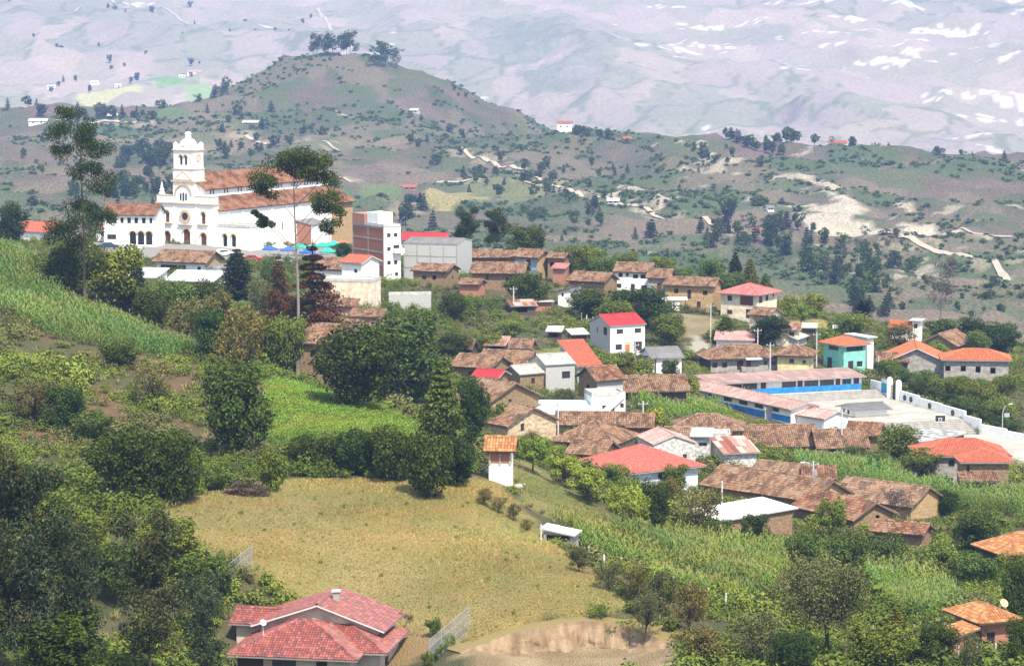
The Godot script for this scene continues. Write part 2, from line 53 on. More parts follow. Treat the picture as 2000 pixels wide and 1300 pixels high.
	volume(h, Vector3(0.00, 0.00, 0.00), -24, 7.77, 6.00, 4.00, "gx", "old", 20, 0.6, "adobe", "", [["F", .33, .6, 1.0, .9, "k"], ["F", .63, .62, .9, .9, "o"], ["R", .5, .6, .8, .7, "k"]], 1.5)
	h = thing("tiled_shed", "small brick outhouse with tiled roof between adobe house and long tan house", "shed", Vector3(-8.16, 20.21, -578.48))
	volume(h, Vector3(0.00, 0.00, 0.00), -20, 4.03, 4.00, 1.90, "gx", "old", 20, 0.6, "brick", "", [], 1.5)
	h = thing("adobe_house", "long tan adobe house with tile roof left of the tall brown house", "house", Vector3(-2.48, 20.63, -586.53))
	volume(h, Vector3(0.00, 0.00, 0.00), -10, 10.59, 7.00, 3.30, "gx", "old", 24, 0.8, "adobe", "", [["F", .3, .62, .6, .9, "k"], ["F", .7, .5, .6, 1.2, "k"], ["F", .72, .12, 2.0, .7, "o"]], 1.5)
	h = thing("tiled_house", "brown tile roof directly behind the long tan adobe house", "house", Vector3(-5.61, 20.87, -625.76))
	volume(h, Vector3(0.00, 0.00, 0.00), -8, 6.20, 6.00, 2.60, "gx", "old", 24, 0.6, "adobe", "", [], 1.5)
	h = thing("tiled_house", "low tile roof wedged between brown roof and the tall brown house", "house", Vector3(-1.02, 21.32, -625.24))
	volume(h, Vector3(0.00, 0.00, 0.00), -8, 5.05, 5.00, 2.20, "gx", "old", 22, 0.6, "adobe", "", [], 1.5)
	h = thing("tall_adobe_house", "tall brown adobe house with blue-grey balcony recess and yellow gable", "house", Vector3(4.33, 19.09, -611.65))
	volume(h, Vector3(0.00, 0.00, 0.00), -32, 5.76, 4.61, 5.80, "gx", "old", 26, 0.8, "bluegrey", "adobe_y", [["F", .6, .75, 1.1, 1.4, "d"], ["R", .3, .2, .8, 1.8, "k"]], 1.5)
	h = thing("tumbledown_shed", "jumble of small tin and tile roofed sheds right of the tall brown house", "shed", Vector3(10.13, 20.41, -610.81))
	volume(h, Vector3(0.00, 0.00, 0.00), -20, 3.55, 4.00, 4.20, "gx", "old", 20, 0.6, "adobe", "", [["F", .3, .6, 1.2, 1.0, "o"]], 1.5)
	volume(h, Vector3(0.10, 0.86, 14.39), -20, 2.54, 2.00, 2.40, "shf", "pink", 14, 0.6, "brick", "", [], 1.5)
	h = thing("lean_to_shed", "rusty tin lean-to with pale brick wall in the sloping garden", "shed", Vector3(2.06, 17.34, -564.51))
	volume(h, Vector3(0.00, 0.00, 0.00), 12, 4.85, 3.00, 1.80, "shf", "rust", 12, 0.6, "wood", "", [["F", .4, .5, 2.5, 1.2, "o"]], 1.5)
	volume(h, Vector3(3.94, -0.45, -4.73), 12, 3.83, 0.40, 2.20, "flat", "slab", 24, 0.6, "brick", "", [], 1.5)
	h = thing("garden_wall", "long whitewashed garden wall below the brick tower block", "wall", Vector3(-19.93, 20.02, -546.19))
	volume(h, Vector3(0.00, 0.00, 0.00), 10, 8.33, 0.35, 2.90, "flat", "slab", 24, 0.02, "block", "", [], 2)
	h = thing("tiled_house", "brown tile roofed house with shaded porch and tan gable in front of the church", "house", Vector3(-69.28, 21.39, -600.80))
	volume(h, Vector3(0.00, 0.00, 0.00), -20, 11.57, 8.00, 3.60, "gx", "old", 24, 0.9, "white", "adobe_y", [["F", .35, .42, 6.0, 2.2, "k"], ["F", .88, .5, .8, 1.2, "g"]], 1.5)  # wide dark front panel stands in for the shade inside the porch
	h = thing("flat_roofed_house", "house under a broad white sheet roof left of the dark pointed tree", "house", Vector3(-63.66, 22.04, -562.70))
	volume(h, Vector3(0.00, 0.00, 0.00), -12, 9.60, 7.00, 2.40, "shf", "white", 10, 0.6, "concrete", "", [], 1.5)
	h = thing("flat_roofed_house", "small building with white sheet roof beside the round tree", "house", Vector3(-74.90, 21.86, -573.75))
	volume(h, Vector3(0.00, 0.00, 0.00), -14, 6.66, 6.00, 2.20, "shf", "white", 11, 0.6, "white", "", [], 1.5)
	h = thing("low_house", "pale gabled roof with white edge behind the dark pointed tree", "house", Vector3(-60.65, 20.84, -587.22))
	volume(h, Vector3(0.00, 0.00, 0.00), -30, 8.00, 7.00, 2.60, "gz", "cement", 22, 0.6, "white", "", [], 1.5)
	h = thing("small_house", "white cottage with red-orange roof at the corner of the church plaza", "house", Vector3(-95.37, 23.08, -672.43))
	volume(h, Vector3(0.00, 0.00, 0.00), -14, 7.04, 6.00, 3.00, "hip", "redorange", 20, 0.6, "white", "", [["F", .3, .5, .8, 1.2, "g"], ["F", .7, .5, 1.2, 1.0, "g"]], 1.5)
	h = thing("small_house", "house with red-orange roof at the far left edge behind the slope", "house", Vector3(-113.63, 21.87, -675.24))
	volume(h, Vector3(0.00, 0.00, 0.00), -30, 13.00, 8.00, 3.40, "gx", "redorange", 24, 0.6, "white", "", [], 1.5)
	h = thing("tiled_house", "brown tile roof on the slope between red-leaved tree and brick tower block", "house", Vector3(-35.31, 21.26, -588.20))
	volume(h, Vector3(0.00, 0.00, 0.00), -30, 10.00, 8.00, 3.20, "gx", "old", 24, 0.6, "white", "", [], 1.5)
	h = thing("red_roofed_house", "small house with bright salmon roof against the brick tower block", "house", Vector3(-31.02, 22.48, -573.99))
	volume(h, Vector3(0.00, 0.00, 0.00), -34, 5.00, 6.00, 4.60, "gx", "redorange", 20, 0.6, "white", "", [["F", .7, .6, .8, .8, "g"]], 1.5)
	h = thing("cream_house", "cream house with big blank wall behind the reddish dead tree", "house", Vector3(-31.72, 21.97, -540.57))
	volume(h, Vector3(0.00, 0.00, 0.00), -16, 11.42, 6.00, 4.40, "flat", "slab", 24, 0.05, "cream", "", [], 2.5)
	h = thing("tiled_house", "low tile roof along the foot of the blank cream wall", "house", Vector3(-32.81, 21.55, -522.74))
	volume(h, Vector3(0.00, 0.00, 0.00), -16, 7.53, 2.40, 2.00, "shf", "old", 20, 0.6, "pink", "", [], 1.5)
	h = thing("pink_house", "pink walled house half hidden by the reddish dead tree", "house", Vector3(-25.87, 21.32, -498.59))
	volume(h, Vector3(0.00, 0.00, 0.00), -12, 5.58, 3.00, 3.00, "shf", "old", 14, 0.6, "pink", "", [], 1.5)
	h = thing("pink_house", "low pink house deeper behind the reddish dead tree", "house", Vector3(-29.34, 21.46, -480.88))
	volume(h, Vector3(0.00, 0.00, 0.00), -12, 5.02, 3.00, 3.00, "shf", "old", 14, 0.6, "pink", "", [], 1.5)
	h = thing("adobe_house", "brown adobe house glimpsed behind the tall bare eucalyptus trunk", "house", Vector3(-29.03, 21.94, -422.94))
	volume(h, Vector3(0.00, 0.00, 0.00), -22, 5.31, 6.00, 7.00, "shf", "old", 18, 0.6, "adobe", "", [["F", .55, .75, 1.0, 1.2, "k"], ["F", .5, .18, 1.6, 1.6, "k"]], 1.5)
	h = thing("tiled_shed", "small tiled shed with leaning props beside the big dark tree", "shed", Vector3(-8.29, 17.40, -489.65))
	volume(h, Vector3(0.00, 0.00, 0.00), -14, 3.13, 4.50, 2.40, "gx", "old", 26, 0.6, "wood", "", [["F", .7, .45, 1.2, 1.6, "o"]], 1.5)
	h = thing("tiled_shed", "narrow dark roofed shed on thin posts in the middle gardens", "shed", Vector3(-2.64, 17.35, -497.92))
	volume(h, Vector3(0.00, 0.00, 0.00), -14, 3.19, 3.00, 2.00, "shf", "rust", 16, 0.6, "wood", "", [["F", .5, .5, 2.2, 1.4, "o"]], 1.5)
	h = thing("tiled_house", "low tiled house behind the garden shrubs above the grey zinc house", "house", Vector3(0.98, 16.22, -503.57))
	volume(h, Vector3(0.00, 0.00, 0.00), -12, 5.44, 5.00, 2.00, "gx", "old", 24, 0.6, "adobe", "", [], 1.5)
	h = thing("tiled_house", "brown tile house with white door next to the satellite dish", "house", Vector3(-5.18, 16.71, -466.56))
	volume(h, Vector3(0.00, 0.00, 0.00), -30, 7.50, 6.50, 3.00, "gx", "old", 24, 0.6, "adobe", "", [["F", .5, .4, 1.0, 1.8, "k"], ["F", .8, .4, .9, 1.6, "k"]], 1.5)
	h = thing("tiled_house", "house with broad brown tile roof behind the zinc-roofed adobe cottage", "house", Vector3(-0.50, 15.36, -482.81))
	volume(h, Vector3(0.00, 0.00, 0.00), -18, 8.49, 7.00, 2.80, "gx", "old", 26, 0.6, "wood", "", [["F", .4, .5, 1.2, 1.6, "k"]], 1.5)
	h = thing("small_house", "tiny house with bright red roof beside the satellite dish", "house", Vector3(-3.40, 17.65, -449.27))
	volume(h, Vector3(0.00, 0.00, 0.00), -24, 4.20, 4.00, 2.60, "gx", "red", 20, 0.6, "adobe", "", [], 1.5)
	h = thing("adobe_house", "adobe cottage with grey zinc roof and one small dark window", "house", Vector3(1.89, 15.74, -461.23))
	volume(h, Vector3(0.00, 0.00, 0.00), 32, 4.56, 5.23, 3.40, "gx", "zinc", 22, 0.3, "adobe", "", [["F", .55, .6, .7, 1.0, "k"]], 1.5)
	h = thing("concrete_house", "tall grey concrete house with zinc roof and cream left side", "house", Vector3(6.57, 14.19, -465.88))
	volume(h, Vector3(0.00, 0.00, 0.00), 24, 5.29, 7.08, 6.00, "gx", "zinc", 20, 0.25, "block", "cream", [["F", .7, .68, 1.5, 1.2, "g"], ["F", .3, .15, .7, .7, "k"]], 1.5)
	h = thing("roofed_house", "house with orange-red sheet roof right behind the tall grey concrete house", "house", Vector3(11.85, 13.91, -486.37))
	volume(h, Vector3(0.00, 0.00, 0.00), 24, 4.26, 7.00, 3.60, "shf", "redorange", 24, 0.6, "block", "", [], 1.5)
	h = thing("tiled_house", "adobe house with reddish tile roof and dark gable right of the tall grey house", "house", Vector3(14.58, 15.78, -457.89))
	volume(h, Vector3(0.00, 0.00, 0.00), 26, 4.82, 6.46, 3.00, "gx", "warm", 26, 0.6, "block", "adobe", [["L", .5, .4, 1, 1.2, "o"]], 1.5)
	h = thing("tiled_barn", "long barn with dark wooden wall and brown tile roof above the corn", "barn", Vector3(22.66, 13.35, -466.24))
	volume(h, Vector3(0.00, 0.00, 0.00), 8, 11.64, 8.00, 2.60, "gx", "old", 24, 0.8, "wood", "", [], 1.5)
	h = thing("modern_house", "angular white house with slanting outside stair wall", "house", Vector3(14.48, 15.21, -434.89))
	volume(h, Vector3(0.00, 0.00, 0.00), 12, 5.36, 5.00, 3.80, "flat", "slab", 24, 0.05, "white", "", [["F", .42, .45, 1.2, 1.4, "g"], ["F", .62, .5, .7, 1.5, "f"], ["F", .9, .6, .6, .7, "k"]], 1.5)
	h = thing("low_house", "low building with pale blue sheet roof left of the angular white house", "house", Vector3(8.16, 15.25, -431.72))
	volume(h, Vector3(0.00, 0.00, 0.00), -4, 8.37, 6.00, 1.60, "shf", "paleblue", 10, 0.6, "white", "", [], 1.5)
	h = thing("adobe_house", "tan adobe house with plastered gable and one dark window above kiosk", "house", Vector3(-2.29, 16.32, -431.04))
	volume(h, Vector3(0.00, 0.00, 0.00), 44, 10.59, 7.50, 3.00, "gz", "old", 24, 0.7, "adobe", "", [["F", .42, .8, .7, 1.2, "k"], ["F", .7, .4, .5, .9, "k"]], 1.5)
	h = thing("adobe_house", "stained cream adobe house with tiled gable right above the brick kiosk", "house", Vector3(0.66, 16.12, -405.49))
	volume(h, Vector3(0.00, 0.00, 0.00), 40, 9.16, 7.00, 3.40, "gz", "old", 24, 0.6, "oldcream", "", [["F", .3, .8, .7, 1.1, "k"]], 1.5)
	h = thing("tiled_house", "long low cream house with dark tile roof in front of pale blue roof", "house", Vector3(11.88, 15.22, -421.44))
	volume(h, Vector3(0.00, 0.00, 0.00), -4, 9.56, 5.50, 1.70, "gx", "old", 24, 0.7, "oldcream", "", [], 1.5)
	h = thing("tiled_house", "small tiled roof between long cream house and the yellow bush", "house", Vector3(19.06, 14.91, -421.29))
	volume(h, Vector3(0.00, 0.00, 0.00), -6, 4.33, 5.50, 1.60, "gx", "old", 26, 0.6, "adobe", "", [], 1.5)
	h = thing("tiled_house", "wide dark tile roof behind the big salmon roof, sloping left", "house", Vector3(12.12, 14.43, -405.42))
	volume(h, Vector3(0.00, 0.00, 0.00), -24, 9.01, 9.00, 2.60, "hip", "old", 26, 0.8, "oldcream", "", [["F", .3, .6, 1.6, 1.4, "o"]], 1.5)
	h = thing("tiled_house", "low tile roof tucked against the white edge of the salmon roof", "house", Vector3(11.43, 15.17, -391.72))
	volume(h, Vector3(0.00, 0.00, 0.00), -24, 5.16, 6.00, 2.00, "gx", "old", 24, 0.6, "adobe", "", [], 1.5)
	h = thing("salmon_roofed_house", "large pale blue house with broad salmon hipped roof and skylight", "house", Vector3(17.53, 14.16, -379.27))
	volume(h, Vector3(0.00, 0.00, 0.00), 32, 11.20, 11.20, 3.40, "hip", "salmon", 22, 0.8, "paleblue", "", [["F", .45, .62, .8, .7, "g"], ["L", .3, .6, .9, .8, "g"]], 1.5)
	h = thing("block_house", "white block house with grey gable behind the salmon roof", "house", Vector3(22.00, 14.37, -396.71))
	volume(h, Vector3(0.00, 0.00, 0.00), 14, 6.12, 8.00, 3.60, "gz", "palepink", 20, 0.25, "blockw", "", [["F", .75, .45, .6, .6, "k"]], 1.5)
	h = thing("block_house", "narrow whitewashed block building with a barred window", "house", Vector3(27.57, 13.35, -403.72))
	volume(h, Vector3(0.00, 0.00, 0.00), -8, 2.39, 2.40, 4.20, "shf", "white", 12, 0.6, "blockw", "", [["F", .6, .68, 1.2, .5, "k"]], 1.5)
	h = thing("timber_house", "dark timber hut under the end of the long thin tile roof", "hut", Vector3(30.75, 13.04, -413.76))
	volume(h, Vector3(0.00, 0.00, 0.00), -4, 3.34, 4.00, 2.80, "flat", "slab", 24, 0.02, "wood", "", [["F", .3, .5, .5, 1.6, "k"], ["F", .65, .55, .8, .8, "g"]], 1.5)
	volume(h, Vector3(-2.63, -0.57, -6.93), -5, 9.42, 4.50, 2.50, "gx", "pale", 22, 0.5, "oldcream", "", [], 1.5)
	h = thing("tiled_house", "tile roofed cream house between the corn and the long thin roof", "house", Vector3(31.02, 10.64, -442.79))
	volume(h, Vector3(0.00, 0.00, 0.00), -7, 10.40, 7.50, 2.40, "hip", "old", 24, 0.8, "adobe_y", "", [], 1.5)
	h = thing("tiled_house", "long cream house with wavy brown tile roof and wooden chairs outside", "house", Vector3(42.29, 7.98, -445.87))
	volume(h, Vector3(0.00, 0.00, 0.00), 4, 10.76, 9.00, 2.30, "gx", "old", 26, 1.1, "oldcream", "", [["F", .35, .45, 1.4, 1.7, "d"], ["F", .6, .5, .8, 1.8, "k"]], 1.5)
	h = thing("tiled_house", "ochre walled house with brown tile roof behind the utility pole", "house", Vector3(51.90, 8.24, -441.71))
	volume(h, Vector3(0.00, 0.00, 0.00), 3, 7.11, 7.50, 2.30, "gx", "old", 26, 1, "ochre", "", [["F", .3, .45, 1.2, 1.8, "k"], ["F", .75, .5, .9, 1.6, "d"]], 1.5)
	h = thing("tiled_house", "short brown tile roof between ochre house and the concrete roof slab", "house", Vector3(58.51, 7.23, -460.48))
	volume(h, Vector3(0.00, 0.00, 0.00), -20, 5.00, 6.00, 2.00, "gx", "warm", 26, 0.6, "adobe", "", [], 1.5)
	h = thing("tin_shed", "rusty red tin roof shed below the dark timber hut", "shed", Vector3(32.35, 13.79, -404.14))
	volume(h, Vector3(0.00, 0.00, 0.00), 16, 4.93, 5.00, 1.50, "shf", "rust", 14, 0.6, "blockw", "", [], 1.5)
	h = thing("long_house", "very long dark tile roof running down behind the white sheet shed", "house", Vector3(35.68, 12.09, -375.45))
	volume(h, Vector3(0.00, 0.00, 0.00), -44, 18.41, 8.00, 2.60, "gx", "old", 26, 0.7, "adobe_y", "", [], 1.5)
	h = thing("sheet_roofed_shed", "tan shed with wide white metal sheet roof among the bushes", "shed", Vector3(29.09, 14.39, -350.95))
	volume(h, Vector3(0.00, 0.00, 0.00), 26, 10.05, 8.00, 1.40, "shl", "white", 4, 0.6, "adobe", "", [], 1.5)
	h = thing("tiled_house", "grey walled house with pale tile roof behind the lamp pole", "house", Vector3(39.23, 11.13, -395.21))
	volume(h, Vector3(0.00, 0.00, 0.00), -34, 8.68, 6.00, 2.20, "gx", "pale", 24, 0.6, "concrete", "", [], 1.5)
	h = thing("small_house", "small pale cement house with narrow tile roof at the lamp pole", "house", Vector3(43.07, 11.05, -389.58))
	volume(h, Vector3(0.00, 0.00, 0.00), -4, 4.15, 4.00, 2.70, "shf", "warm", 14, 0.6, "concrete", "", [["F", .4, .6, .35, .6, "k"], ["F", .28, .6, .35, .6, "k"]], 1.5)
	h = thing("tiled_house", "broad pale tile roof behind bare branches beside the maize", "house", Vector3(51.54, 10.28, -380.83))
	volume(h, Vector3(0.00, 0.00, 0.00), -40, 12.60, 8.00, 2.20, "gx", "pale", 26, 0.6, "adobe_y", "", [], 1.5)
	h = thing("adobe_house", "adobe house with red-brown tile roof and open dark gable hole", "house", Vector3(43.42, 11.66, -363.02))
	volume(h, Vector3(0.00, 0.00, 0.00), 34, 6.67, 11.77, 2.40, "gz", "warm", 26, 0.7, "adobe", "", [["F", .6, .9, .7, 1.4, "o"]], 1.5)
	h = thing("tiled_shed", "low orange tile shed in the bushes below the adobe gable", "shed", Vector3(49.34, 12.39, -350.20))
	volume(h, Vector3(0.00, 0.00, 0.00), -26, 6.28, 4.00, 1.40, "gx", "warm", 22, 0.6, "adobe", "", [], 1.5)
	h = thing("corner_house", "orange tile roof corner cut by the right edge of the picture", "house", Vector3(60.93, 12.71, -331.72))
	volume(h, Vector3(0.00, 0.00, 0.00), 20, 7.00, 6.00, 2.60, "hip", "clay", 26, 1, "wood", "", [], 1.5)
	h = thing("brick_house", "small red brick house with orange hipped tile roof at lower right", "house", Vector3(45.37, 18.23, -265.77))
	volume(h, Vector3(0.00, 0.00, 0.00), 22, 3.26, 4.95, 3.40, "hip", "clay", 24, 0.9, "brick", "", [["F", .3, .4, .9, 1.2, "k"]], 1.5)
	volume(h, Vector3(-3.70, 1.23, 5.90), 22, 2.40, 2.60, 1.30, "shl", "clay", 14, 0.6, "brick", "", [], 1.5)
	h = thing("unfinished_house", "half-plastered two-storey house with orange-red hipped roof beside the courts", "house", Vector3(68.91, 6.29, -428.22))
	volume(h, Vector3(0.00, 0.00, 0.00), 0, 13.12, 8.50, 5.00, "hip", "redorange", 22, 0.7, "concrete", "", [["F", .36, .72, .9, 1.1, "k"], ["F", .33, .15, 1.3, 1.2, "o"], ["F", .47, .55, .7, 2.4, "o"]], 1.5)
	volume(h, Vector3(1.78, 0.78, 11.07), 0, 6.72, 6.00, 4.90, "hip", "redorange", 22, 0.7, "adobe", "", [["F", .1, .72, .5, 1.4, "k"], ["F", .6, .55, 1.3, 1.0, "g"]], 1.5)
	volume(h, Vector3(-0.77, 2.71, 22.30), 0, 4.93, 2.00, 1.60, "shf", "warm", 16, 0.6, "adobe", "", [], 1.5)
	h = thing("school_wing", "long school classroom wing with blue lower wall and faded sheet roof", "school", Vector3(49.70, 8.12, -516.67))
	volume(h, Vector3(0.00, 0.00, 0.00), 20, 30.41, 6.20, 2.60, "shf", "faded", 5, 0.9, "schoolwall", "", [["F", .34, .42, 1.1, 2.2, "d"], ["F", .405, .62, 2.9, 1.1, "g"], ["F", .51, .62, 2.9, 1.1, "g"], ["F", .585, .42, 1.1, 2.2, "d"], ["F", .66, .62, 2.9, 1.1, "g"], ["F", .765, .62, 2.9, 1.1, "g"], ["F", .84, .42, 1.0, 2.2, "d"], ["F", .9, .62, 1.9, 1.0, "t"], ["F", .965, .42, 1.2, 2.2, "d"], ["F", .15, .62, 2.9, 1.1, "g"], ["F", .25, .62, 2.9, 1.1, "g"]], 1.5)
	h = thing("school_wing", "school wing with blue wall stripe facing the maize and white gable end", "school", Vector3(42.42, 8.04, -492.64))
	volume(h, Vector3(0.00, 0.00, 0.00), -60, 31.93, 6.00, 2.70, "gx", "faded", 13, 0.9, "schoolwall", "white", [["F", 0.250, .68, 2.6, .9, "g"], ["F", 0.400, .68, 2.6, .9, "g"], ["F", 0.550, .68, 2.6, .9, "g"], ["F", 0.700, .68, 2.6, .9, "g"], ["F", 0.850, .68, 2.6, .9, "g"]], 1.5)
	h = thing("school_annex", "grey block annex carrying the blue water tank at the school", "annex", Vector3(47.93, 7.41, -484.18))
	volume(h, Vector3(0.00, 0.00, 0.00), -6, 7.83, 4.50, 2.20, "flat", "slab", 24, 0.1, "block", "cream", [], 1.5)
	h = thing("school_annex", "school annex with pale pink sheet roof and white gable", "annex", Vector3(52.78, 7.29, -477.90))
	volume(h, Vector3(0.00, 0.00, 0.00), 40, 5.90, 7.85, 2.30, "gz", "palepink", 16, 0.5, "white", "", [], 1.5)
	h = thing("school_annex", "small white building with dark grey roof in the school yard", "annex", Vector3(62.39, 6.10, -493.92))
	volume(h, Vector3(0.00, 0.00, 0.00), 22, 6.22, 5.50, 2.40, "gx", "asphalt", 13, 0.9, "white", "white", [["L", .5, .5, .8, 1.6, "d"], ["L", .2, .7, .6, .7, "k"]], 1.5)
	h = thing("unfinished_school_block", "flat unfinished concrete roof slab on blue columns beside the courts", "school", Vector3(67.00, 5.23, -465.50))
	volume(h, Vector3(0.00, 0.00, 0.00), -36, 12.50, 13.00, 2.60, "flat", "stain", 24, 0.6, "wood", "", [["F", .2, .55, 2.2, 1.6, "o"], ["F", .5, .55, 2.2, 1.6, "o"], ["F", .8, .55, 2.2, 1.6, "o"]], 1.5)
	h = thing("villa", "foreground villa with layered maroon tile roofs and grey chimney", "house", Vector3(-15.52, 19.33, -250.44))
	volume(h, Vector3(0.00, 0.00, 0.00), -10, 9.00, 8.00, 3.30, "hip", "maroon", 20, 0.8, "villa", "", [["R", .35, .6, 1.6, 1.6, "g"]], 1.5)
	volume(h, Vector3(-3.12, 0.37, 1.63), -10, 10.40, 9.00, 2.90, "hip", "maroon", 23, 0.8, "villa", "", [["F", .12, .5, 2.4, 2.2, "k"], ["F", .42, .5, 2.2, 1.5, "g"], ["F", .75, .4, 1.0, 2.2, "k"]], 1.5)
	volume(h, Vector3(-1.31, -0.20, -3.14), -12, 11.00, 6.60, 4.70, "gz", "maroon", 19, 0.8, "villa", "", [["R", .5, .85, 2.2, .9, "g"]], 1.5)
	volume(h, Vector3(-7.20, -0.31, -4.61), -12, 4.60, 3.60, 4.50, "gx", "maroon", 22, 0.7, "villa", "", [], 1.5)
	h = thing("kiosk", "small brick lookout hut with white base and ribbed orange tile roof", "hut", Vector3(-1.24, 27.04, -313.31))
	volume(h, Vector3(0.00, 0.00, 0.00), -6, 2.50, 2.30, 3.30, "gx", "clay", 36, 0.75, "kiosk", "", [["F", .28, .87, .8, .6, "o"], ["F", .73, .87, .8, .6, "o"]], 1.5)
	h = thing("sheet_roofed_shed", "little animal shed with slanting white tin roof at pasture edge", "shed", Vector3(5.27, 21.39, -297.40))
	volume(h, Vector3(0.00, 0.00, 0.00), -16, 3.20, 2.60, 2.00, "shr", "white", 9, 0.35, "shedwall", "", [["F", .5, .75, 2.6, .7, "o"]], 1.5)
	h = thing("garden_hut", "tiny hut with pale tin roof in the garden left of the red-roofed white house", "hut", Vector3(8.22, 15.55, -536.64))
	volume(h, Vector3(0.00, 0.00, 0.00), -10, 2.40, 2.20, 1.60, "shf", "white", 12, 0.6, "wood", "", [["F", .5, .5, 1.4, 1.0, "o"]], 1.5)
	h = thing("garden_hut", "low tin shelter close to the grey side of the red-roofed white house", "hut", Vector3(12.70, 15.11, -541.10))
	volume(h, Vector3(0.00, 0.00, 0.00), 20, 3.00, 2.00, 1.00, "shf", "white", 14, 0.6, "wood", "", [], 1.5)
	h = thing("plank_shed", "tumbledown shed patched with white and rusty sheets below the fruit trees", "shed", Vector3(54.65, 13.19, -553.64))
	volume(h, Vector3(0.00, 0.00, 0.00), -10, 4.50, 3.50, 2.40, "shf", "rust", 9, 0.6, "cream", "", [["F", .7, .4, 1.0, 1.6, "k"]], 1.5)
	volume(h, Vector3(4.68, -0.07, -4.99), -10, 2.60, 2.40, 2.20, "shf", "white", 8, 0.6, "wood", "", [], 1.5)
var PASTURE := PackedVector2Array([Vector2(-35.8, -277.3), Vector2(-31.4, -294.1), Vector2(-25.6, -302.5), Vector2(-16.8, -304.4), Vector2(-8.4, -302.7), Vector2(-4.0, -312.1), Vector2(-0.9, -311.1), Vector2(3.3, -299.4), Vector2(8.1, -273.7), Vector2(12.0, -259.5), Vector2(8.6, -256.5), Vector2(2.4, -254.4), Vector2(-3.7, -249.9), Vector2(-8.0, -254.2), Vector2(-18.3, -260.4), Vector2(-25.0, -264.8), Vector2(-28.8, -268.4)])
var GRASS_SLOPE := PackedVector2Array([Vector2(-2.5, -335.7), Vector2(2.0, -355.7), Vector2(7.5, -339.8), Vector2(13.9, -328.1), Vector2(17.6, -328.5), Vector2(14.3, -322.7), Vector2(5.7, -308.9), Vector2(1.1, -306.9)])
var CORN_RIGHT := PackedVector2Array([Vector2(4.8, -308.8), Vector2(8.7, -312.4), Vector2(15.0, -324.6), Vector2(20.4, -335.0), Vector2(26.2, -337.1), Vector2(32.9, -335.4), Vector2(32.1, -321.1), Vector2(26.0, -292.5), Vector2(19.4, -275.2), Vector2(15.7, -282.2), Vector2(12.1, -297.1), Vector2(7.8, -299.6)])
var CORN_CORNER := PackedVector2Array([Vector2(43.4, -335.5), Vector2(47.8, -331.0), Vector2(50.0, -317.8), Vector2(49.0, -300.8), Vector2(42.7, -288.0), Vector2(41.0, -302.9), Vector2(40.7, -319.1)])
var CORN_STRIP := PackedVector2Array([Vector2(42.6, -420.4), Vector2(51.4, -436.5), Vector2(56.9, -428.9), Vector2(60.3, -408.7), Vector2(67.7, -408.0), Vector2(75.7, -410.9), Vector2(70.7, -382.9), Vector2(64.3, -387.4), Vector2(58.7, -398.2), Vector2(50.8, -405.6), Vector2(41.6, -403.7)])
var CORN_SCHOOL := PackedVector2Array([Vector2(18.7, -451.8), Vector2(27.2, -477.3), Vector2(35.9, -488.9), Vector2(38.4, -475.2), Vector2(32.2, -461.6), Vector2(24.5, -444.8), Vector2(21.5, -450.7)])
var CORN_SLOPE := PackedVector2Array([Vector2(-121.1, -663.9), Vector2(-110.9, -633.3), Vector2(-70.0, -414.5), Vector2(-66.7, -410.0), Vector2(-59.7, -408.2), Vector2(-51.8, -404.2), Vector2(-43.2, -389.7), Vector2(-45.9, -374.1), Vector2(-55.0, -375.0), Vector2(-63.7, -378.1), Vector2(-70.8, -386.8)])
var CROP := PackedVector2Array([Vector2(-33.1, -375.9), Vector2(-26.3, -376.5), Vector2(-17.5, -366.6), Vector2(-11.7, -354.3), Vector2(-11.6, -332.1), Vector2(-17.0, -330.5), Vector2(-23.5, -319.3), Vector2(-28.2, -318.8), Vector2(-30.4, -330.6), Vector2(-31.8, -353.8)])
var SOIL_SLOPE := PackedVector2Array([Vector2(-70.8, -386.8), Vector2(-59.0, -379.1), Vector2(-44.7, -375.2), Vector2(-39.8, -373.9), Vector2(-34.4, -322.1), Vector2(-40.5, -313.9), Vector2(-49.3, -315.3), Vector2(-58.4, -317.6)])
var DIRT_BANK := PackedVector2Array([Vector2(-4.6, -247.7), Vector2(-0.5, -251.3), Vector2(4.7, -253.9), Vector2(10.8, -254.4), Vector2(15.7, -248.4), Vector2(15.0, -237.9), Vector2(-3.1, -237.4)])
var CLEARING := PackedVector2Array([Vector2(-27.1, -254.3), Vector2(-24.0, -259.2), Vector2(-11.5, -258.3), Vector2(-3.5, -250.9), Vector2(0.0, -251.8), Vector2(12.2, -250.2), Vector2(11.5, -236.4), Vector2(-23.7, -223.8)])
var DIRT_ROAD := PackedVector2Array([Vector2(-0.9, -242.2), Vector2(1.8, -244.6), Vector2(6.8, -245.1), Vector2(12.6, -242.1)])
var YARD := PackedVector2Array([Vector2(32.7, -577.0), Vector2(41.2, -578.0), Vector2(43.6, -567.5), Vector2(35.8, -558.2), Vector2(33.1, -564.9)])
var LANE := PackedVector2Array([Vector2(34.9, -563.5), Vector2(38.0, -564.3), Vector2(39.5, -549.2), Vector2(35.1, -547.3)])
var MEADOW := PackedVector2Array([Vector2(57.9, -585.5), Vector2(67.2, -612.2), Vector2(70.2, -599.6), Vector2(58.6, -571.1)])
var LAWN := PackedVector2Array([Vector2(0.9, -505.3), Vector2(9.7, -527.9), Vector2(12.7, -515.0), Vector2(3.7, -500.0)])
var PLAZA := PackedVector2Array([Vector2(-101.4, -665.6), Vector2(-85.5, -669.9), Vector2(-65.8, -680.7), Vector2(-42.8, -690.8), Vector2(-40.2, -647.5), Vector2(-63.7, -634.6), Vector2(-91.8, -629.0)])
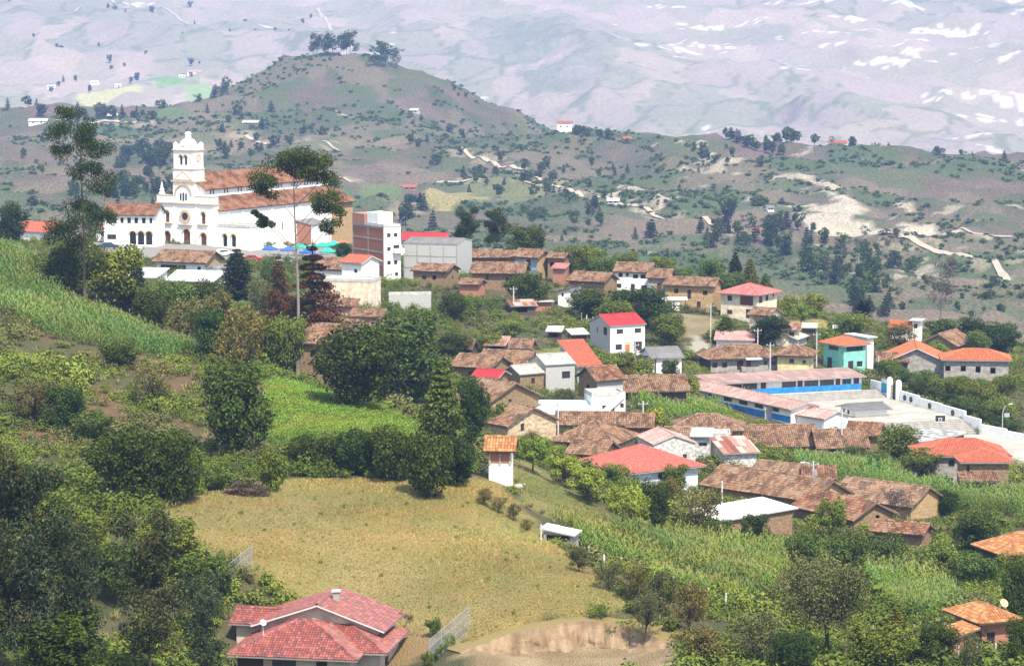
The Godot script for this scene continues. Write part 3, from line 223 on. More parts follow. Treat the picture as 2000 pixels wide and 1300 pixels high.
var VILLA_YARD := PackedVector2Array([Vector2(-11.0, -257.1), Vector2(-7.6, -254.5), Vector2(-5.6, -250.4), Vector2(-8.2, -245.4), Vector2(-12.0, -248.5)])
var ROADS := [PackedVector2Array([Vector2(-190, -2007), Vector2(-159, -1989), Vector2(-129, -1971), Vector2(-98, -1917), Vector2(-68, -1881), Vector2(-41, -1863), Vector2(-20, -1824), Vector2(3, -1770), Vector2(19, -1710), Vector2(28, -1642)]), PackedVector2Array([Vector2(-104, -1686), Vector2(-73, -1675), Vector2(-37, -1675), Vector2(-6, -1663), Vector2(18, -1630), Vector2(32, -1606), Vector2(46, -1564), Vector2(56, -1541), Vector2(71, -1499), Vector2(88, -1458)]), PackedVector2Array([Vector2(172, -1370), Vector2(193, -1355), Vector2(209, -1331), Vector2(220, -1312), Vector2(235, -1286)]), PackedVector2Array([Vector2(209, -1318), Vector2(211, -1299), Vector2(216, -1258), Vector2(219, -1199)]), PackedVector2Array([Vector2(88, -1458), Vector2(104, -1420), Vector2(121, -1378)]), PackedVector2Array([Vector2(221, -1407), Vector2(234, -1380), Vector2(249, -1363)]), PackedVector2Array([Vector2(-170, -2134), Vector2(-135, -2127), Vector2(-115, -2109)]), PackedVector2Array([Vector2(-342, -2091), Vector2(-302, -2083), Vector2(-269, -2057)])]
var FAR_ROADS := [PackedVector2Array([Vector2(-683, -4292), Vector2(-658, -4385), Vector2(-632, -4514), Vector2(-562, -4445), Vector2(-506, -4376), Vector2(-466, -4336)]), PackedVector2Array([Vector2(-632, -4514), Vector2(-672, -4594)]), PackedVector2Array([Vector2(-309, -4504), Vector2(-284, -4370), Vector2(-271, -4286)])]
var SPUR := PackedVector2Array([Vector2(-107.4, -4242.9), Vector2(-31.8, -4400.1), Vector2(46.5, -4287.4), Vector2(113.8, -4196.7), Vector2(149.1, -4019.2), Vector2(161.5, -3793.3), Vector2(159.9, -3671.3), Vector2(118.8, -3636.3), Vector2(54.7, -3772.6), Vector2(-14.3, -3960.2), Vector2(-73.8, -4075.7)])
var FAR_FIELDS := [PackedVector2Array([Vector2(-479, -3697), Vector2(-437, -3709), Vector2(-420, -3679), Vector2(-456, -3643)]), PackedVector2Array([Vector2(-426, -3668), Vector2(-389, -3698), Vector2(-376, -3642), Vector2(-412, -3604)]), PackedVector2Array([Vector2(-556, -3610), Vector2(-490, -3656), Vector2(-476, -3594), Vector2(-538, -3535)])]
var QUARRY := PackedVector2Array([Vector2(152.4, -1487.9), Vector2(166.7, -1551.2), Vector2(177.8, -1574.7), Vector2(187.2, -1557.7), Vector2(186.9, -1497.7), Vector2(178.2, -1416.8), Vector2(182.3, -1428.4), Vector2(200.4, -1446.5), Vector2(218.0, -1440.8), Vector2(216.3, -1395.4), Vector2(198.9, -1380.5), Vector2(175.7, -1376.3), Vector2(162.0, -1387.7), Vector2(151.7, -1422.5)])
var VALLEY_FIELDS := [PackedVector2Array([Vector2(-97, -1570), Vector2(-86, -1574), Vector2(-81, -1433), Vector2(-91, -1443)]), PackedVector2Array([Vector2(-89, -1629), Vector2(-62, -1629), Vector2(-61, -1531), Vector2(-82, -1517)]), PackedVector2Array([Vector2(-49, -1584), Vector2(-30, -1625), Vector2(-11, -1542), Vector2(-32, -1446), Vector2(-45, -1469)]), PackedVector2Array([Vector2(-30, -1664), Vector2(0, -1680), Vector2(23, -1595), Vector2(0, -1513), Vector2(-20, -1556)]), PackedVector2Array([Vector2(-274, -2161), Vector2(-245, -2175), Vector2(-235, -2126), Vector2(-265, -2113)]), PackedVector2Array([Vector2(-65, -1494), Vector2(-45, -1454), Vector2(-51, -1407), Vector2(-68, -1426)])]
var BARE_PATCHES := [PackedVector2Array([Vector2(168, -1714), Vector2(180, -1702), Vector2(193, -1655), Vector2(203, -1620), Vector2(192, -1597), Vector2(179, -1638)]), PackedVector2Array([Vector2(162, -1606), Vector2(184, -1626), Vector2(188, -1587), Vector2(170, -1552)]), PackedVector2Array([Vector2(115, -1863), Vector2(128, -1851), Vector2(128, -1806), Vector2(117, -1788)]), PackedVector2Array([Vector2(225, -1651), Vector2(226, -1588), Vector2(221, -1496), Vector2(217, -1509)]), PackedVector2Array([Vector2(134, -1758), Vector2(135, -1690), Vector2(129, -1646)]), PackedVector2Array([Vector2(54, -1550), Vector2(71, -1631), Vector2(65, -1551)]), PackedVector2Array([Vector2(85, -1552), Vector2(93, -1509), Vector2(80, -1468)]), PackedVector2Array([Vector2(149, -1632), Vector2(149, -1575), Vector2(143, -1560)]), PackedVector2Array([Vector2(80, -1916), Vector2(63, -1915)]), PackedVector2Array([Vector2(138, -1323), Vector2(157, -1345), Vector2(155, -1326)])]
func build_trees():
	plant("tall_euc", Vector3(-62.61, 35.43, -409.03), 29.0, 8.1, "tall slender eucalyptus with ragged crown left of the church", "")
	plant("tall_euc2", Vector3(-32.45, 22.61, -421.08), 35.9, 11.6, "tall bare-trunked eucalyptus in front of the church", "")
	plant("dead", Vector3(-30.64, 22.36, -430.53), 21.3, 11.8, "dead conifer with rusty brown needles behind the bare eucalyptus trunk", "")
	plant("dead", Vector3(-38.46, 24.60, -461.56), 14.4, 5.9, "smaller brown withered conifer left of the rusty one", "")
	plant("dense", Vector3(-20.02, 28.17, -357.48), 10.7, 11.5, "broad dark green tree left of the twin big trees", "big dark trees behind the bright crop")
	plant("dense", Vector3(-15.45, 18.62, -420.60), 14.8, 14.7, "largest dark green tree behind the bright crop field", "big dark trees behind the bright crop")
	plant("dense", Vector3(-10.71, 17.94, -487.06), 4.5, 6.2, "dark tree crown at the right shoulder of the big dark trees", "big dark trees behind the bright crop")
	plant("pine", Vector3(-8.27, 26.94, -325.45), 12.0, 6.0, "yellow-green conifer at the right end of bright crop", "")
	plant("dense", Vector3(-5.14, 25.25, -340.52), 9.1, 5.0, "dark upright tree just right of the yellow-green conifer", "")
	plant("dense", Vector3(-31.00, 28.31, -317.81), 10.8, 8.8, "big dark tree at the left border of bright crop", "")
	plant("scrub", Vector3(-35.01, 30.15, -359.92), 11.2, 7.9, "greyish open tree above the dark tree at crop border", "")
	plant("scrub", Vector3(-44.26, 27.56, -423.87), 9.3, 7.0, "grey-green tree left of the greyish open tree", "")
	plant("round", Vector3(-33.85, 23.21, -421.27), 9.7, 5.8, "olive-yellow tree left of the bare eucalyptus trunk", "")
	plant("round", Vector3(-59.87, 34.18, -416.94), 9.7, 9.5, "round olive tree at the foot of the slender eucalyptus", "")
	plant("dense", Vector3(-65.89, 36.75, -414.33), 7.2, 8.3, "dark shrubby tree left of the slender eucalyptus", "")
	plant("round", Vector3(-51.39, 30.51, -425.40), 7.0, 7.0, "leafy tree on the field edge below the white sheet roof", "")
	plant("dense", Vector3(-46.79, 28.46, -429.41), 9.0, 6.3, "dark leafy tree below the brown tiled house", "")
	plant("cyp", Vector3(-50.70, 23.74, -516.27), 11.3, 5.2, "dark pointed tree between the white roofs before the church", "")
	plant("cyp", Vector3(-70.00, 25.86, -523.25), 6.7, 2.5, "thin dark conifer beside the round olive tree", "")
	plant("scrub", Vector3(-42.05, 24.89, -473.71), 8.7, 6.9, "brownish scrubby tree right of the dark pointed tree", "")
	plant("dense", Vector3(-113.09, 23.84, -632.49), 11.0, 8.1, "leafy tree at the far left edge on the slope crest", "")
	plant("dense", Vector3(-39.45, 20.40, -651.10), 3.9, 5.3, "round dark tree beside the market umbrellas", "")
	plant("round", Vector3(-49.50, 21.68, -573.91), 5.8, 4.7, "small green tree beside the red parked car", "")
	plant("dense", Vector3(-52.88, 31.61, -412.66), 6.0, 7.2, "dark tree in the row behind the slope maize, under white roofs", "tree row behind the slope maize")
	plant("scrub", Vector3(-47.47, 30.12, -406.22), 7.4, 7.1, "grey olive tree in the row behind the slope maize", "tree row behind the slope maize")
	plant("dense", Vector3(-40.57, 31.03, -381.57), 7.3, 7.3, "dark spreading tree at the lower end of slope maize", "tree row behind the slope maize")
	plant("round", Vector3(-37.51, 25.43, -413.29), 8.7, 6.8, "green tree between slope maize and bright crop", "tree row behind the slope maize")
	plant("scrub", Vector3(-36.38, 24.28, -422.05), 5.8, 5.4, "dry olive tree above the top corner of bright crop", "tree row behind the slope maize")
	plant("dense", Vector3(-57.45, 33.22, -418.72), 5.4, 6.1, "dark leafy tree right of the round olive tree", "tree row behind the slope maize")
	plant("dense", Vector3(-52.21, 29.92, -324.57), 5.7, 5.7, "thin-trunked dark tree on the reddish soil slope", "")
	plant("dense", Vector3(-38.71, 28.96, -282.93), 8.0, 7.8, "dark bushy tree at the lower left slope, left of two", "dark trees at the foot of the slope")
	plant("dense", Vector3(-34.35, 28.70, -284.38), 7.6, 5.8, "dark bushy tree at the lower left slope, right of two", "dark trees at the foot of the slope")
	plant("round", Vector3(-48.53, 29.18, -319.77), 4.1, 5.3, "leafy shrub tree on the soil slope beside the thin-trunked tree", "")
	plant("scrub", Vector3(-56.29, 30.64, -325.83), 5.4, 6.6, "grey-green shrub tree on the upper soil slope at left edge", "")
	plant("scrub", Vector3(-44.52, 30.10, -346.33), 5.7, 6.4, "grey-green shrub in the middle of the soil slope", "")
	plant("round", Vector3(-51.09, 32.25, -364.22), 4.0, 5.3, "low green shrub tree at the edge of the slope maize", "")
	plant("bush", Vector3(-33.95, 28.64, -287.69), 2.7, 4.0, "dark rounded bush left of the brush pile", "")
	plant("bush", Vector3(-31.18, 28.30, -294.20), 2.4, 3.3, "green bush just left of the brush pile", "")
	plant("bush", Vector3(-25.76, 27.98, -296.07), 4.4, 4.1, "round green bush right of the brush pile", "bushes along the top of the pasture")
	plant("hedge", Vector3(-22.74, 28.33, -308.80), 3.7, 4.8, "dark rounded bush in the hedge between pasture and bright crop", "bushes along the top of the pasture")
	plant("hedge", Vector3(-19.95, 28.37, -309.63), 3.5, 4.6, "dark rounded bush in the hedge between pasture and bright crop", "bushes along the top of the pasture")
	plant("hedge", Vector3(-16.64, 28.19, -306.23), 4.8, 5.4, "dark rounded bush in the hedge between pasture and bright crop", "bushes along the top of the pasture")
	plant("hedge", Vector3(-13.44, 28.00, -304.03), 5.6, 5.6, "dark rounded bush in the hedge between pasture and bright crop", "bushes along the top of the pasture")
	plant("hedge", Vector3(-9.31, 27.37, -296.98), 6.5, 6.0, "dark rounded bush in the hedge between pasture and bright crop", "bushes along the top of the pasture")
	plant("hedge", Vector3(-6.73, 27.33, -304.58), 5.3, 5.1, "dark rounded bush in the hedge between pasture and bright crop", "bushes along the top of the pasture")
	plant("hedge", Vector3(-5.66, 27.19, -307.10), 4.0, 4.0, "dark rounded bush in the hedge between pasture and bright crop", "bushes along the top of the pasture")
	plant("scrub", Vector3(-3.04, 25.99, -299.42), 1.9, 2.5, "low grey shrub on the pasture edge below the brick hut", "low grey shrubs on pasture edge")
	plant("scrub", Vector3(-1.38, 25.25, -298.85), 1.9, 2.2, "low grey shrub on the pasture edge below the brick hut", "low grey shrubs on pasture edge")
	plant("scrub", Vector3(0.17, 24.51, -298.35), 1.9, 2.0, "low grey shrub on the pasture edge below the brick hut", "low grey shrubs on pasture edge")
	plant("scrub", Vector3(1.63, 23.93, -294.04), 1.6, 1.8, "low grey shrub on the pasture edge below the brick hut", "low grey shrubs on pasture edge")
	plant("scrub", Vector3(6.54, 24.09, -271.81), 3.0, 3.0, "bare-stemmed scrub tree on the steep edge between pasture and maize", "scrub trees between pasture and maize")
	plant("scrub", Vector3(9.36, 23.52, -266.03), 3.2, 3.4, "bare-stemmed scrub tree on the steep edge between pasture and maize", "scrub trees between pasture and maize")
	plant("scrub", Vector3(11.67, 23.01, -262.61), 4.1, 3.6, "bare-stemmed scrub tree on the steep edge between pasture and maize", "scrub trees between pasture and maize")
	plant("scrub", Vector3(13.92, 22.54, -259.13), 4.6, 4.3, "bare-stemmed scrub tree on the steep edge between pasture and maize", "scrub trees between pasture and maize")
	plant("scrub", Vector3(16.24, 22.02, -253.89), 5.2, 4.7, "bare-stemmed scrub tree on the steep edge between pasture and maize", "scrub trees between pasture and maize")
	plant("scrub", Vector3(12.14, 22.50, -251.80), 4.2, 3.7, "bare-stemmed scrub tree on the steep edge between pasture and maize", "scrub trees between pasture and maize")
	plant("orch", Vector3(2.52, 22.23, -341.46), 4.7, 5.0, "light green fruit tree right of the brick hut", "")
	plant("orch", Vector3(6.57, 20.69, -339.35), 4.4, 5.0, "light green fruit tree below the pole lamp", "fruit trees on the grass slope")
	plant("orch", Vector3(9.23, 19.78, -333.85), 4.9, 5.5, "yellowish fruit tree in the middle of grass slope", "fruit trees on the grass slope")
	plant("orch", Vector3(4.05, 19.66, -366.74), 3.4, 3.4, "small fruit tree behind the first light green one", "fruit trees on the grass slope")
	plant("orch", Vector3(12.82, 18.73, -322.92), 5.4, 5.1, "light green fruit tree left of the dark round-headed tree", "fruit trees on the grass slope")
	plant("orch", Vector3(14.76, 17.77, -326.35), 4.8, 3.6, "slim fruit tree touching the dark round-headed tree", "fruit trees on the grass slope")
	plant("dense", Vector3(16.96, 16.97, -327.95), 6.8, 3.8, "dark round-headed tree at the top of the maize", "")
	plant("round", Vector3(13.12, 17.79, -355.96), 3.3, 3.9, "green shrub tree in front of the pale blue wall", "")
	plant("round", Vector3(22.09, 14.20, -374.46), 3.8, 4.1, "slim green tree at the right of the pale blue wall", "")
	plant("scrub", Vector3(22.87, 14.66, -339.30), 6.3, 7.5, "brownish-green tree beside the white sheet shed", "")
	plant("scrub", Vector3(19.29, 16.14, -348.62), 4.5, 5.1, "olive tree behind the dark round-headed tree", "")
	plant("dense", Vector3(29.73, 13.61, -338.80), 4.3, 3.9, "dark bushy tree in front of the white sheet shed", "")
	plant("orch", Vector3(39.81, 12.50, -346.47), 5.9, 4.8, "yellow-green tree in front of the red-brown tiled gable", "")
	plant("bare", Vector3(49.10, 11.20, -364.36), 5.4, 8.7, "bare-branched reddish tree over the pale tile roof", "")
	plant("dense", Vector3(58.17, 11.06, -347.82), 5.5, 6.4, "dark green round tree on the right behind the hedge", "")
	plant("dense", Vector3(59.59, 9.68, -379.95), 3.9, 4.2, "dark tree left of the dark green round one", "")
	plant("hedge2", Vector3(34.28, 13.14, -331.08), 3.7, 5.5, "tall leafy shrub in the green belt behind the lower maize", "green belt of shrubs")
	plant("hedge2", Vector3(39.80, 12.51, -331.11), 4.0, 6.1, "tall leafy shrub in the green belt behind the lower maize", "green belt of shrubs")
	plant("hedge2", Vector3(45.15, 12.13, -329.91), 4.3, 6.7, "tall leafy shrub in the green belt behind the lower maize", "green belt of shrubs")
	plant("hedge2", Vector3(50.14, 12.20, -326.58), 4.2, 6.6, "tall leafy shrub in the green belt behind the lower maize", "green belt of shrubs")
	plant("hedge2", Vector3(54.29, 12.46, -322.43), 3.6, 6.0, "tall leafy shrub in the green belt behind the lower maize", "green belt of shrubs")
	plant("hedge2", Vector3(24.96, 14.30, -337.88), 3.1, 5.0, "tall leafy shrub in the green belt behind the lower maize", "green belt of shrubs")
	plant("hedge2", Vector3(59.13, 12.29, -326.18), 3.0, 4.2, "tall leafy shrub in the green belt behind the lower maize", "green belt of shrubs")
	plant("bigscrub", Vector3(28.91, 20.31, -251.99), 9.4, 9.8, "large spreading olive-brown tree in the lower right foreground", "")
	plant("round", Vector3(31.86, 20.72, -241.55), 4.8, 6.7, "bright round leafy tree at the bottom right of centre", "")
	plant("pine", Vector3(36.81, 18.48, -264.58), 4.0, 2.9, "light green young conifer beside the bright round tree", "")
	plant("scrub", Vector3(21.80, 21.38, -244.56), 5.0, 5.9, "dull scrub tree left of the large spreading tree", "")
	plant("scrub", Vector3(16.69, 21.76, -242.95), 3.8, 5.4, "dull scrub tree on the bank right of the dirt cut", "")
	plant("dense", Vector3(23.99, 21.32, -239.13), 4.2, 4.4, "dark bush at the bottom below the large spreading tree", "")
	plant("dense", Vector3(52.23, 15.56, -284.57), 7.6, 3.7, "dark tree on the right edge above the brick house", "")
	plant("scrub", Vector3(40.30, 20.20, -243.70), 4.5, 3.2, "dark hedge shrub in front of the brick house", "")
	plant("dense", Vector3(46.08, 19.75, -249.37), 5.1, 2.8, "dark tree on the right edge in front of the brick house", "")
	plant("dense", Vector3(38.24, 19.79, -251.16), 4.0, 4.7, "dull green bush between bright round tree and brick house", "")
	plant("eucs", Vector3(-35.85, 29.34, -205.66), 17.0, 7.3, "young eucalyptus with thin brown trunk at lower left", "")
	plant("eucs", Vector3(-28.02, 27.28, -212.37), 14.2, 6.5, "dense young eucalyptus beside the villa, dark and bluish", "")
	plant("eucs", Vector3(-24.59, 25.72, -218.64), 9.1, 4.5, "short eucalyptus touching the villa roof", "")
	plant("eucs", Vector3(-32.77, 28.69, -207.48), 12.0, 5.4, "young eucalyptus between the two taller ones", "")
	plant("eucs", Vector3(-38.27, 29.45, -205.97), 18.4, 4.6, "young eucalyptus cut by the left edge", "")
	plant("dense", Vector3(-33.48, 29.18, -204.72), 5.9, 7.2, "bright leafy shrub mass below the young eucalyptus", "")
	plant("round", Vector3(-36.32, 24.73, -254.68), 5.7, 6.1, "green shrub tree behind the young eucalyptus", "shrub trees left of the pasture")
	plant("round", Vector3(-32.46, 25.63, -261.91), 5.8, 5.8, "green shrub tree at the left pasture border", "shrub trees left of the pasture")
	plant("round", Vector3(-28.70, 23.70, -258.31), 5.0, 5.3, "green shrub tree beside the mesh fence", "shrub trees left of the pasture")
	plant("round", Vector3(-40.90, 26.48, -260.18), 5.8, 6.7, "green shrub tree far left of the pasture", "shrub trees left of the pasture")
	plant("dense", Vector3(-49.11, 29.20, -277.32), 5.1, 5.1, "dark shrub tree at the left edge above the eucalyptus", "")
	plant("round", Vector3(-26.98, 24.03, -260.17), 2.4, 1.3, "small bright green cypress bush beside the villa wing", "")
	plant("bare", Vector3(-9.94, 21.74, -255.15), 2.4, 2.4, "gnarled dark little tree beside the villa roof", "")
	plant("bush", Vector3(-7.15, 22.06, -253.73), 1.6, 1.7, "grey-green shrub in the villa garden", "")
	plant("bush", Vector3(-7.46, 21.33, -244.95), 1.2, 1.4, "clipped green hedge bush along the right fence of the villa", "clipped hedge beside the villa")
	plant("bush", Vector3(-7.05, 21.38, -246.49), 1.2, 1.4, "clipped green hedge bush along the right fence of the villa", "clipped hedge beside the villa")
	plant("bush", Vector3(-6.62, 21.49, -247.83), 1.2, 1.4, "clipped green hedge bush along the right fence of the villa", "clipped hedge beside the villa")
	plant("bush", Vector3(-6.19, 21.63, -249.01), 1.2, 1.4, "clipped green hedge bush along the right fence of the villa", "clipped hedge beside the villa")
	plant("bush", Vector3(-5.76, 21.82, -250.24), 1.2, 1.4, "clipped green hedge bush along the right fence of the villa", "clipped hedge beside the villa")
	plant("dense", Vector3(3.66, 17.56, -571.09), 7.5, 8.9, "dense dark tree in front of the tall brown house", "")
	plant("dense", Vector3(15.54, 15.99, -566.38), 6.4, 8.3, "dark bushy tree below the tan adobe lean-to house", "")
	plant("dense", Vector3(26.57, 14.55, -562.57), 8.0, 13.4, "wide dark tree mass below the white two-storey house", "")
	plant("round", Vector3(31.15, 12.14, -548.55), 7.0, 7.5, "leafy tree beside the stone lane", "")
	plant("round", Vector3(20.92, 14.64, -557.40), 6.1, 8.2, "green tree between two dark tree masses", "")
	plant("pine", Vector3(42.65, 12.31, -557.09), 5.4, 5.9, "dark feathery conifer beside the lane pole", "")
	plant("dense", Vector3(50.66, 12.79, -553.19), 5.7, 8.1, "dark round tree in front of the plank shed", "")
	plant("orch", Vector3(59.73, 12.52, -599.03), 4.9, 6.0, "light orchard tree right of the cream house", "orchard trees right of the cream house")
	plant("orch", Vector3(65.72, 11.19, -608.80), 5.8, 6.7, "light orchard tree on the dry meadow", "orchard trees right of the cream house")
	plant("orch", Vector3(60.32, 12.14, -583.28), 5.3, 5.9, "light orchard tree low on the dry meadow", "orchard trees right of the cream house")
	plant("spiky", Vector3(79.11, 7.60, -628.26), 7.2, 7.6, "dark spiky-crowned tree on the ridge beyond the teal house", "")
	plant("tallopen", Vector3(97.53, 3.71, -635.58), 18.9, 7.2, "tall airy eucalyptus on the ridge at right", "")
	plant("round", Vector3(70.54, 9.95, -583.65), 5.3, 7.5, "green tree below the spiky-crowned tree", "")
	plant("scrub", Vector3(79.56, 7.79, -575.09), 6.8, 8.4, "brown-green conifer before the striped pavilion", "")
	plant("round", Vector3(94.77, 4.71, -608.57), 6.7, 8.9, "bright tree left of dark tree clump on right ridge", "")
	plant("dense", Vector3(99.37, 3.92, -605.91), 8.0, 6.7, "dark pointed tree behind the orange-roofed grey house", "")
	plant("dense", Vector3(105.00, 3.31, -606.30), 7.4, 10.0, "dark tree clump at the right ridge end", "")
	plant("round", Vector3(99.15, 4.26, -594.45), 6.0, 5.4, "yellow-green tree in the right ridge clump", "")
	plant("round", Vector3(62.51, 6.08, -446.79), 6.2, 7.8, "brown-green tree beside the concrete roof slab", "")
	plant("round", Vector3(62.11, 7.46, -424.11), 4.7, 7.0, "green tree left of the half-plastered house", "")
	plant("round", Vector3(56.30, 8.17, -424.57), 3.5, 4.7, "small green tree before the ochre house", "")
	plant("dense", Vector3(52.81, 8.09, -434.65), 2.8, 4.8, "green shrub before the utility pole at ochre house", "")
	plant("dense", Vector3(42.05, 11.26, -404.11), 2.2, 4.5, "dark shrub at the head of the upper maize", "")
	plant("round", Vector3(73.19, 7.32, -539.17), 4.0, 4.9, "green bush left of hedge under orange-roofed house", "")
	plant("hedge2", Vector3(74.70, 7.28, -535.79), 2.9, 4.9, "wild shrub on the bank between school wall and orange-roofed house", "wild shrubs on the school bank")
	plant("hedge2", Vector3(77.19, 7.18, -525.75), 3.4, 5.8, "wild shrub on the bank between school wall and orange-roofed house", "wild shrubs on the school bank")
	plant("hedge2", Vector3(79.99, 7.18, -518.81), 3.3, 5.7, "wild shrub on the bank between school wall and orange-roofed house", "wild shrubs on the school bank")
	plant("hedge2", Vector3(83.60, 7.36, -517.54), 3.3, 5.7, "wild shrub on the bank between school wall and orange-roofed house", "wild shrubs on the school bank")
	plant("hedge2", Vector3(85.19, 7.36, -504.24), 4.2, 6.5, "wild shrub on the bank between school wall and orange-roofed house", "wild shrubs on the school bank")
	plant("hedge2", Vector3(90.83, 7.65, -515.43), 3.3, 5.7, "wild shrub on the bank between school wall and orange-roofed house", "wild shrubs on the school bank")
	plant("hedge2", Vector3(81.73, 6.50, -494.22), 3.6, 5.4, "wild shrub on the bank between school wall and orange-roofed house", "wild shrubs on the school bank")
	plant("hedge2", Vector3(86.79, 6.38, -492.01), 3.6, 6.3, "wild shrub on the bank between school wall and orange-roofed house", "wild shrubs on the school bank")
	plant("hedge", Vector3(75.50, 7.24, -530.95), 2.5, 4.1, "clipped dark green hedge running above the white school wall", "clipped hedge above the school wall")
	plant("hedge", Vector3(76.51, 7.05, -521.08), 2.5, 4.0, "clipped dark green hedge running above the white school wall", "clipped hedge above the school wall")
	plant("hedge", Vector3(77.71, 6.94, -513.06), 2.4, 4.0, "clipped dark green hedge running above the white school wall", "clipped hedge above the school wall")
	plant("hedge", Vector3(78.92, 6.88, -505.56), 2.4, 3.9, "clipped dark green hedge running above the white school wall", "clipped hedge above the school wall")
	plant("hedge", Vector3(80.23, 6.79, -499.15), 2.4, 3.9, "clipped dark green hedge running above the white school wall", "clipped hedge above the school wall")
	plant("hedge", Vector3(81.73, 6.50, -494.22), 2.4, 3.8, "clipped dark green hedge running above the white school wall", "clipped hedge above the school wall")
	plant("hedge", Vector3(83.37, 6.07, -490.40), 2.3, 3.8, "clipped dark green hedge running above the white school wall", "clipped hedge above the school wall")
	plant("hedge", Vector3(85.05, 5.59, -487.00), 2.3, 3.8, "clipped dark green hedge running above the white school wall", "clipped hedge above the school wall")
	plant("hedge", Vector3(86.66, 5.15, -483.43), 2.3, 3.7, "clipped dark green hedge running above the white school wall", "clipped hedge above the school wall")
	plant("orch", Vector3(30.30, 10.09, -485.24), 5.3, 5.3, "leafy green fruit tree at the end of the tile barn", "")
	plant("scrub", Vector3(8.50, 15.66, -440.94), 3.6, 3.6, "scraggly tree in front of the tall grey house", "")
	plant("scrub", Vector3(19.44, 12.45, -481.28), 4.9, 4.4, "olive tree against the long tile barn", "")
	plant("round", Vector3(16.29, 13.04, -493.31), 5.0, 6.3, "green tree left of the orange-red sheet roof", "trees below the red-roofed white house")
	plant("round", Vector3(19.74, 12.52, -500.54), 5.0, 5.5, "green tree behind the tile barn", "trees below the red-roofed white house")
	plant("dense", Vector3(28.92, 10.99, -508.42), 4.2, 3.7, "dark round bush before the grey roofed low house", "")
	plant("round", Vector3(23.75, 12.02, -507.73), 3.3, 4.7, "green shrub beside the burnt timber frame", "")
	plant("yellow", Vector3(22.53, 13.26, -437.83), 3.2, 3.4, "bright yellow flowering bush beside the school maize", "")
	plant("orch", Vector3(-2.61, 17.03, -405.67), 5.2, 5.6, "yellow-green tree under the tan adobe gable", "")
	plant("scrub", Vector3(3.11, 18.88, -375.77), 3.6, 3.8, "grey-green shrub below the stained cream house", "")
	plant("round", Vector3(0.00, 16.80, -526.55), 3.4, 5.3, "green shrub in the upper gardens", "garden shrubs below the tall brown house")
	plant("dense", Vector3(-11.83, 18.80, -538.89), 5.4, 5.9, "dark shrub below the adobe house", "garden shrubs below the tall brown house")
	plant("round", Vector3(-8.45, 18.29, -543.30), 5.0, 6.0, "leafy shrub right of the whitewashed garden wall", "garden shrubs below the tall brown house")
	plant("round", Vector3(-3.66, 17.35, -498.97), 3.7, 5.5, "grey-green shrub over the small tiled sheds", "")
	plant("round", Vector3(12.26, 14.45, -514.46), 3.3, 4.7, "green bush below the tin shelter", "")
	plant("ridge_euc", Vector3(-9.98, 20.33, -642.92), 12.6, 7.3, "eucalyptus behind the red metal roof, left of a pair", "")
	plant("ridge_euc", Vector3(-3.58, 19.52, -652.92), 12.3, 6.9, "eucalyptus behind the red metal roof, right of a pair", "")
	plant("dense", Vector3(3.54, 19.34, -645.90), 9.4, 10.0, "dark dome-shaped tree behind the tall brown house", "")
	plant("round", Vector3(-23.92, 20.60, -655.48), 4.2, 4.8, "green tree behind the block hall and red roof", "")
	plant("round", Vector3(12.56, 19.34, -625.14), 6.3, 6.9, "leafy green tree on the ridge behind the white two-storey house", "leafy trees along the ridge")
	plant("round", Vector3(16.23, 19.42, -612.76), 7.5, 7.8, "leafy green tree on the ridge behind the white two-storey house", "leafy trees along the ridge")
	plant("round", Vector3(19.98, 19.15, -607.58), 5.8, 6.7, "leafy green tree on the ridge behind the white two-storey house", "leafy trees along the ridge")
	plant("round", Vector3(25.89, 18.07, -629.89), 5.8, 6.9, "leafy green tree on the ridge behind the white two-storey house", "leafy trees along the ridge")
	plant("round", Vector3(30.32, 17.84, -626.41), 4.0, 5.7, "leafy green tree on the ridge behind the white two-storey house", "leafy trees along the ridge")
	plant("round", Vector3(33.83, 17.48, -627.71), 5.7, 6.9, "leafy green tree on the ridge behind the white two-storey house", "leafy trees along the ridge")
	plant("round", Vector3(44.44, 15.49, -623.50), 7.4, 6.8, "leafy green tree on the ridge behind the white two-storey house", "leafy trees along the ridge")
	plant("round", Vector3(47.37, 15.04, -616.94), 5.6, 6.8, "leafy green tree on the ridge behind the white two-storey house", "leafy trees along the ridge")
	plant("round", Vector3(37.44, 16.90, -620.95), 4.5, 5.7, "leafy green tree on the ridge behind the white two-storey house", "leafy trees along the ridge")
	plant("cyp", Vector3(49.69, 14.36, -623.39), 10.5, 3.0, "slim dark cypress on the ridge", "dark conifers on the ridge")
	plant("pine", Vector3(53.37, 13.32, -627.76), 9.6, 5.3, "dark conifer right of the slim cypress on the ridge", "dark conifers on the ridge")
	plant("pine", Vector3(57.16, 12.22, -631.55), 6.9, 4.6, "rounder dark conifer behind the pink hipped roof", "dark conifers on the ridge")
	grove(16, [Vector2(-169, -2332), Vector2(-126, -2326), Vector2(-127, -2335), Vector2(-169, -2329)], 10.1, 21.9, ["fopen"], "tree standing on the very top of the cone hill", "trees on the cone hill top", false)
	grove(12, [Vector2(-128, -2280), Vector2(-88, -2313), Vector2(-88, -2323), Vector2(-131, -2331)], 8.4, 16.7, ["fopen"], "tree on the right crest of the cone hill", "trees on the cone hill top", false)
	grove(4, [Vector2(-49, -2252), Vector2(-25, -2276), Vector2(-25, -2276), Vector2(-50, -2288)], 3.3, 4.9, ["ftree"], "shrub tree on the right shoulder of the cone hill", "shrubs on the cone hill shoulder", false)
	grove(12, [Vector2(-258, -2311), Vector2(-220, -2208), Vector2(-231, -2318), Vector2(-258, -2311)], 7.5, 14.1, ["fopen", "fcon"], "tree on the left foot of the cone hill", "trees at the cone hill foot", false)
